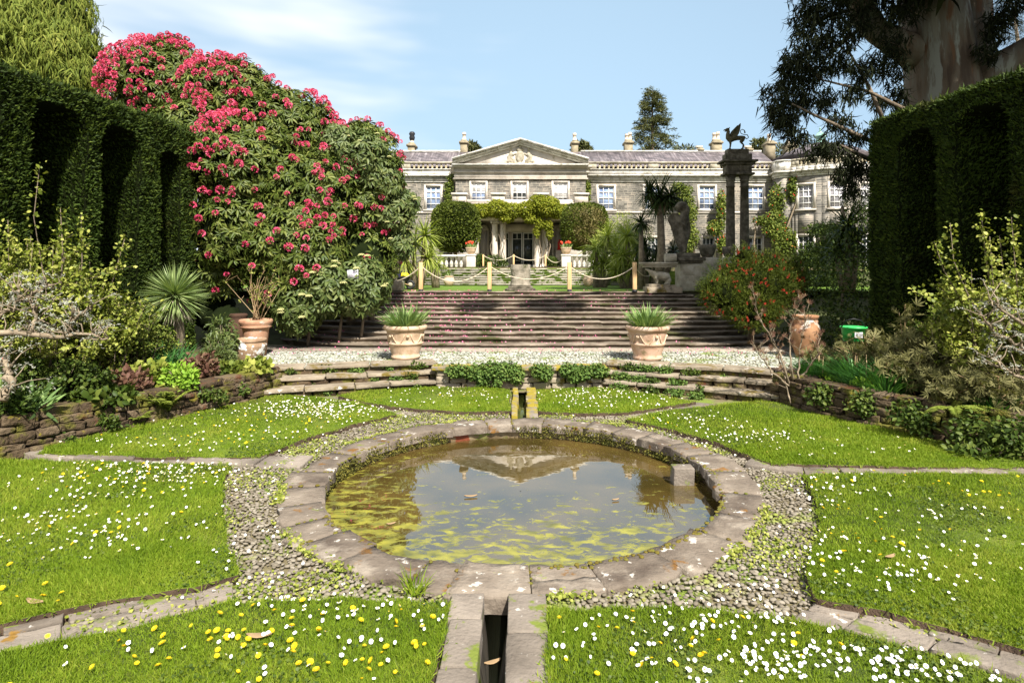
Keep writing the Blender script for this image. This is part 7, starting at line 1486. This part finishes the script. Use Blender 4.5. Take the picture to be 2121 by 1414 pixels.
for px, D, lab in ((1700, 10.7, 'leafy weeds trailing down the right wall near the bare peony'), (1790, 10.0, 'green foliage trailing over the middle of the right wall'), (1880, 9.2, 'trailing leaves below the bronze peonies on the right wall'), (2010, 8.5, 'dense foliage covering the right wall near the right edge'), (2090, 8.2, 'dark leaves covering the right wall at the right edge')):
    c_ = P(px, 0, D - .2); c_[2] = .42; k_ = D / F; t_ = thing('wall_weed', lab, 'weed', c_); crown_obj(t_, 'leaves', M['shrubd'], [(c_, (.3, .14, .2)), (c_ + [.15, -.05, -.15], (.2, .1, .18))], 480, .075, LEAF2, shell=.9, wid=.6, outw=.6, jit=.8, inner=.1)
# daisies
DZ = [(330, 975, 110, 16, 210), (250, 1015, 130, 24, 70), (250, 1100, 150, 32, 90), (70, 1110, 60, 40, 25), (650, 845, 75, 10, 320), (560, 885, 110, 18, 70), (440, 915, 130, 14, 45), (250, 915, 80, 10, 14), (950, 813, 90, 9, 80), (900, 835, 90, 8, 30), (1230, 815, 80, 9, 200), (1280, 835, 90, 8, 60), (1400, 865, 60, 9, 45), (1560, 902, 80, 9, 75), (1480, 880, 70, 14, 30), (1720, 930, 130, 12, 35),
      (1700, 1000, 40, 22, 30), (1790, 1015, 60, 22, 25), (1720, 1110, 40, 40, 22), (1830, 1180, 110, 25, 55), (1980, 1150, 80, 60, 40), (2030, 1040, 80, 30, 14), (1900, 1060, 80, 10, 12), (800, 1262, 130, 12, 45), (600, 1330, 200, 40, 55), (1690, 1370, 170, 25, 150), (1500, 1290, 110, 22, 70), (1950, 1395, 90, 16, 30), (1300, 1330, 110, 50, 35), (1500, 1215, 110, 22, 38), (560, 1150, 40, 70, 28), (620, 1220, 90, 14, 30), (1640, 1120, 30, 60, 18), (700, 860, 60, 8, 60), (1360, 1080, 40, 40, 3)]
def fpoints(cl):
    out = []
    for px, py, sx_, sy_, n_ in cl:
        for _ in range(n_): 
            a, b_ = px + rng.normal() * sx_, py + rng.normal() * sy_
            if b_ > 795 and b_ < 1440 and -30 < a < 2150: out.append(G(a, b_, ZL + .03)[:2])
    return np.array(out)
def fok(p, cob=True):
    r_ = np.hypot(p[:, 0], p[:, 1] - CY); il = inlawn(p[:, 0], p[:, 1]); ok = il | (keepc(p[:, 0], p[:, 1]) & cob); return p[ok], il[ok]
def daisy_mesh(seed, R=.0145, np_=14):
    r_ = np.random.default_rng(seed); v = []; f = []
    mb = MB(); 
    for k_ in range(np_):
        a = 2 * np.pi * k_ / np_ + r_.normal() * .06; c, s_ = math.cos(a), math.sin(a); w_ = .26 * R; e = np.array([c, s_, 0]); t = np.array([-s_, c, 0]); up_ = r_.uniform(.0, .25)
        mb.add([e * .2 * R, e * .65 * R - t * w_ + [0, 0, up_ * .5 * R], e * R + [0, 0, up_ * R], e * .65 * R + t * w_ + [0, 0, up_ * .5 * R]], np.array([(0, 1, 2, 3)]))
    return mb
def flower(name, m, petal_mb, eye_r, label, cat, grp, stem=True):
    o = petal_mb.build(name, m, local=True); o['label'] = label; o['category'] = cat; o['group'] = grp
    if eye_r: g = MB(); g.add(*_ell((0, 0, eye_r * .35), (eye_r, eye_r, eye_r * .6), 8, 5)); g.build('flower_centre', M['daisyeye'], o, local=True)
    return o
dp, il = fok(fpoints(DZ)); order = np.argsort(dp[:, 1]); dp, il = dp[order], il[order]; print('daisies', len(dp))
protos = [flower('daisy', M['petalw'], daisy_mesh(s_), .0048, 'small white daisy with a yellow centre, open in the grass or cobbles near the pond', 'daisy', 'daisies in the lawns and cobbles near the pond') for s_ in range(3)]
def zf(p, inl): return (float(zlawn(np.array([p[0]]), np.array([p[1]]))[0]) + .035 + rng.uniform(0, .02)) if inl else .03 + rng.uniform(0, .02)
sunv = np.array(sd)
for i_ in range(min(300, len(dp))):
    if i_ < 3: o = protos[i_]
    else: o = copy_tree(protos[i_ % 3])
    o.location = (dp[i_, 0], dp[i_, 1], zf(dp[i_], il[i_])); o.rotation_euler = (rng.normal() * .4 + .35, rng.normal() * .4, rng.uniform(0, 6.28) * 0 + rng.normal() * .4); s_ = rng.uniform(.7, 1.2); o.scale = (s_,) * 3
rest = dp[300:]; irest = il[300:]; mb = MB(); me_ = MB(); tmv = daisy_mesh(9); TV = np.concatenate(tmv.V); TF = np.concatenate([f for f in tmv.F]); N = len(rest)
dn = unit(rng.normal(size=(N, 3)) * .4 + [0.05, -.35, 1.]); sc = rng.uniform(.7, 1.15, N); R_ = frames(dn, sc, sc); zr = np.array([zf(p, i_) for p, i_ in zip(rest, irest)]); mb.inst(TV, [TF], R_, np.column_stack([rest, zr]))
o = mb.build('daisies', M['petalw']); tag(o, 'white daisies scattered thickly over the farther lawns', 'daisies', kind='stuff')
me_.inst(PV * .0095, [PF], R_, np.column_stack([rest, zr]) + dn * .004); me_.build('flower_centres', M['daisyeye'], o)
# dandelions
DD = [(620, 875, 110, 18, 40), (450, 905, 130, 16, 30), (300, 985, 130, 24, 30), (150, 1080, 120, 60, 16), (700, 1290, 180, 30, 34), (400, 1350, 200, 35, 34), (780, 1370, 90, 30, 18), (1750, 1040, 60, 50, 16), (2000, 1010, 90, 18, 14), (1850, 1110, 60, 12, 10), (1550, 1350, 130, 40, 12), (1350, 1370, 100, 30, 9), (760, 830, 30, 8, 4), (1400, 870, 50, 15, 6), (80, 1240, 60, 20, 12), (1250, 1280, 60, 14, 4), (1700, 1200, 40, 40, 5), (950, 828, 40, 6, 3)]
pp_, il2 = fok(fpoints(DD), False); print('dandelions', len(pp_)); r_ = np.random.default_rng(3); mb = MB()
for ring_, (rr, n_, up_) in enumerate(((.026, 18, .15), (.021, 16, .45), (.014, 12, .9))):
    for k_ in range(n_):
        a = 2 * np.pi * k_ / n_ + ring_ * .2 + r_.normal() * .05; e = np.array([math.cos(a), math.sin(a), 0]); t = np.array([-e[1], e[0], 0]); mb.add([e * .003 - t * .0015, e * .003 + t * .0015, e * rr + t * .0017 + [0, 0, rr * up_], e * rr - t * .0017 + [0, 0, rr * up_]], np.array([(0, 1, 2, 3)]))
pr_ = flower('dandelion', M['petaly'], mb, 0, 'bright yellow dandelion flower in the lawn', 'dandelion', 'dandelions in the lawns'); 
for i_, p in enumerate(pp_[:300]):
    o = pr_ if i_ == 0 else copy_tree(pr_); o.location = (p[0], p[1], zf(p, True)); o.rotation_euler = (rng.normal() * .3 + .3, rng.normal() * .3, rng.uniform(0, 6)); s_ = rng.uniform(.5, .9); o.scale = (s_,) * 3
# fallen rhododendron petals on the steps
x, y = [], []
N = 1500; px = np.concatenate([rng.uniform(-6.5, -1.5, 900), rng.uniform(-3, 5, 600)]); kk_ = rng.integers(0, NS, N); yy = nose(px, kk_) + tread * rng.uniform(.25, .98, N); yy = np.where(yy > nose(px, kk_ + 1), nose(px, kk_ + 1) - .02, yy); zz = ZT + (kk_ + 1) * rise + .012; zz = np.where(kk_ == NS - 1, ZU + .01, zz)
lim = np.interp(kk_, [0, 11], [7.8, 5.2]); ok = (np.abs(px) < lim) & (snoise(np.stack([px, yy * 2, zz], -1), 1.4, 71) > -.35); q = np.stack([px, yy, zz], -1)[ok]; N = len(q); d = unit(rng.normal(size=(N, 3)) + [0, 0, .6])
mb = MB(); mb.inst(*LEAF2, frames(d, rng.uniform(.03, .06, N), rng.uniform(.02, .045, N)), q)
N2 = 260; q2 = np.column_stack([rng.uniform(-7.5, 6, N2), rng.uniform(14.8, 16.2, N2), np.full(N2, ZT + .04)]); mb.inst(*LEAF2, frames(rand_dirs(N2) + [0, 0, .5], .04, .03), q2); tag(mb.build('fallen_petals', M['petalp']), 'pink rhododendron petals fallen on the dark steps', 'petals', kind='stuff')
# dry leaves: on the lawn, in the pond, across the channel
for px, py, L, lab, z_ in ((70, 1247, .16, 'long curled red brown dry leaf on the front left lawn', .09), (535, 1318, .17, 'pale curved strip of dry bark on the front lawn left of the channel', .09), (1020, 1373, .12, 'tan dry leaf lying across the narrow water channel', -.10), (975, 1028, .16, 'tan seed head floating in the pond', ZW + .01), (1845, 1153, .12, 'curved dry leaf on the right lawn', .09), (968, 1030, .0, '', 0), (810, 1085, .1, 'pink red leaf floating in the left half of the pond', ZW + .01), (905, 1082, .0, '', 0), (1275, 1035, .09, 'pale leaf floating in the right half of the pond', ZW + .01)):
    if not L: continue
    c = G(px, py, z_); a = rng.uniform(-.5, .5); u = np.linspace(-.5, .5, 7); v = []
    for s_ in (-1, 0, 1):
        for q_ in u: wq = .16 * L * math.cos(q_ * 2.9); v.append(c + np.array([L * q_ * math.cos(a) - s_ * wq * math.sin(a), L * q_ * math.sin(a) + s_ * wq * math.cos(a) + .25 * L * q_ * q_, .012 * abs(s_) + .05 * L * (q_ * 2) ** 2]))
    g = MB(); g.add(v, np.array([(r_i * 7 + i_, r_i * 7 + i_ + 1, r_i * 7 + i_ + 8, r_i * 7 + i_ + 7) for r_i in range(2) for i_ in range(6)])); so_ = g.build('dry_leaf', M['straw'], loc=c); tag(so_, lab, 'leaf'); m_ = so_.modifiers.new('s', 'SOLIDIFY'); m_.thickness = .003
for i_, (px, py) in enumerate(((850, 1222), (862, 1218))): pass
g = MB(); c = G(858, 1232, 0); N = 50; d = unit(rng.normal(size=(N, 3)) * [.6, .4, 0] + [0, 0, 1]); g.inst(*blade_t(.3), frames(d, rng.uniform(.12, .26, N), .01), np.repeat(c[None], N, 0) + rng.normal(size=(N, 3)) * [.04, .03, 0]); tag(g.build('grass_tuft', M['grass'], loc=c), 'long grass tuft growing against the near coping of the pond, left of the channel', 'grass tuft')
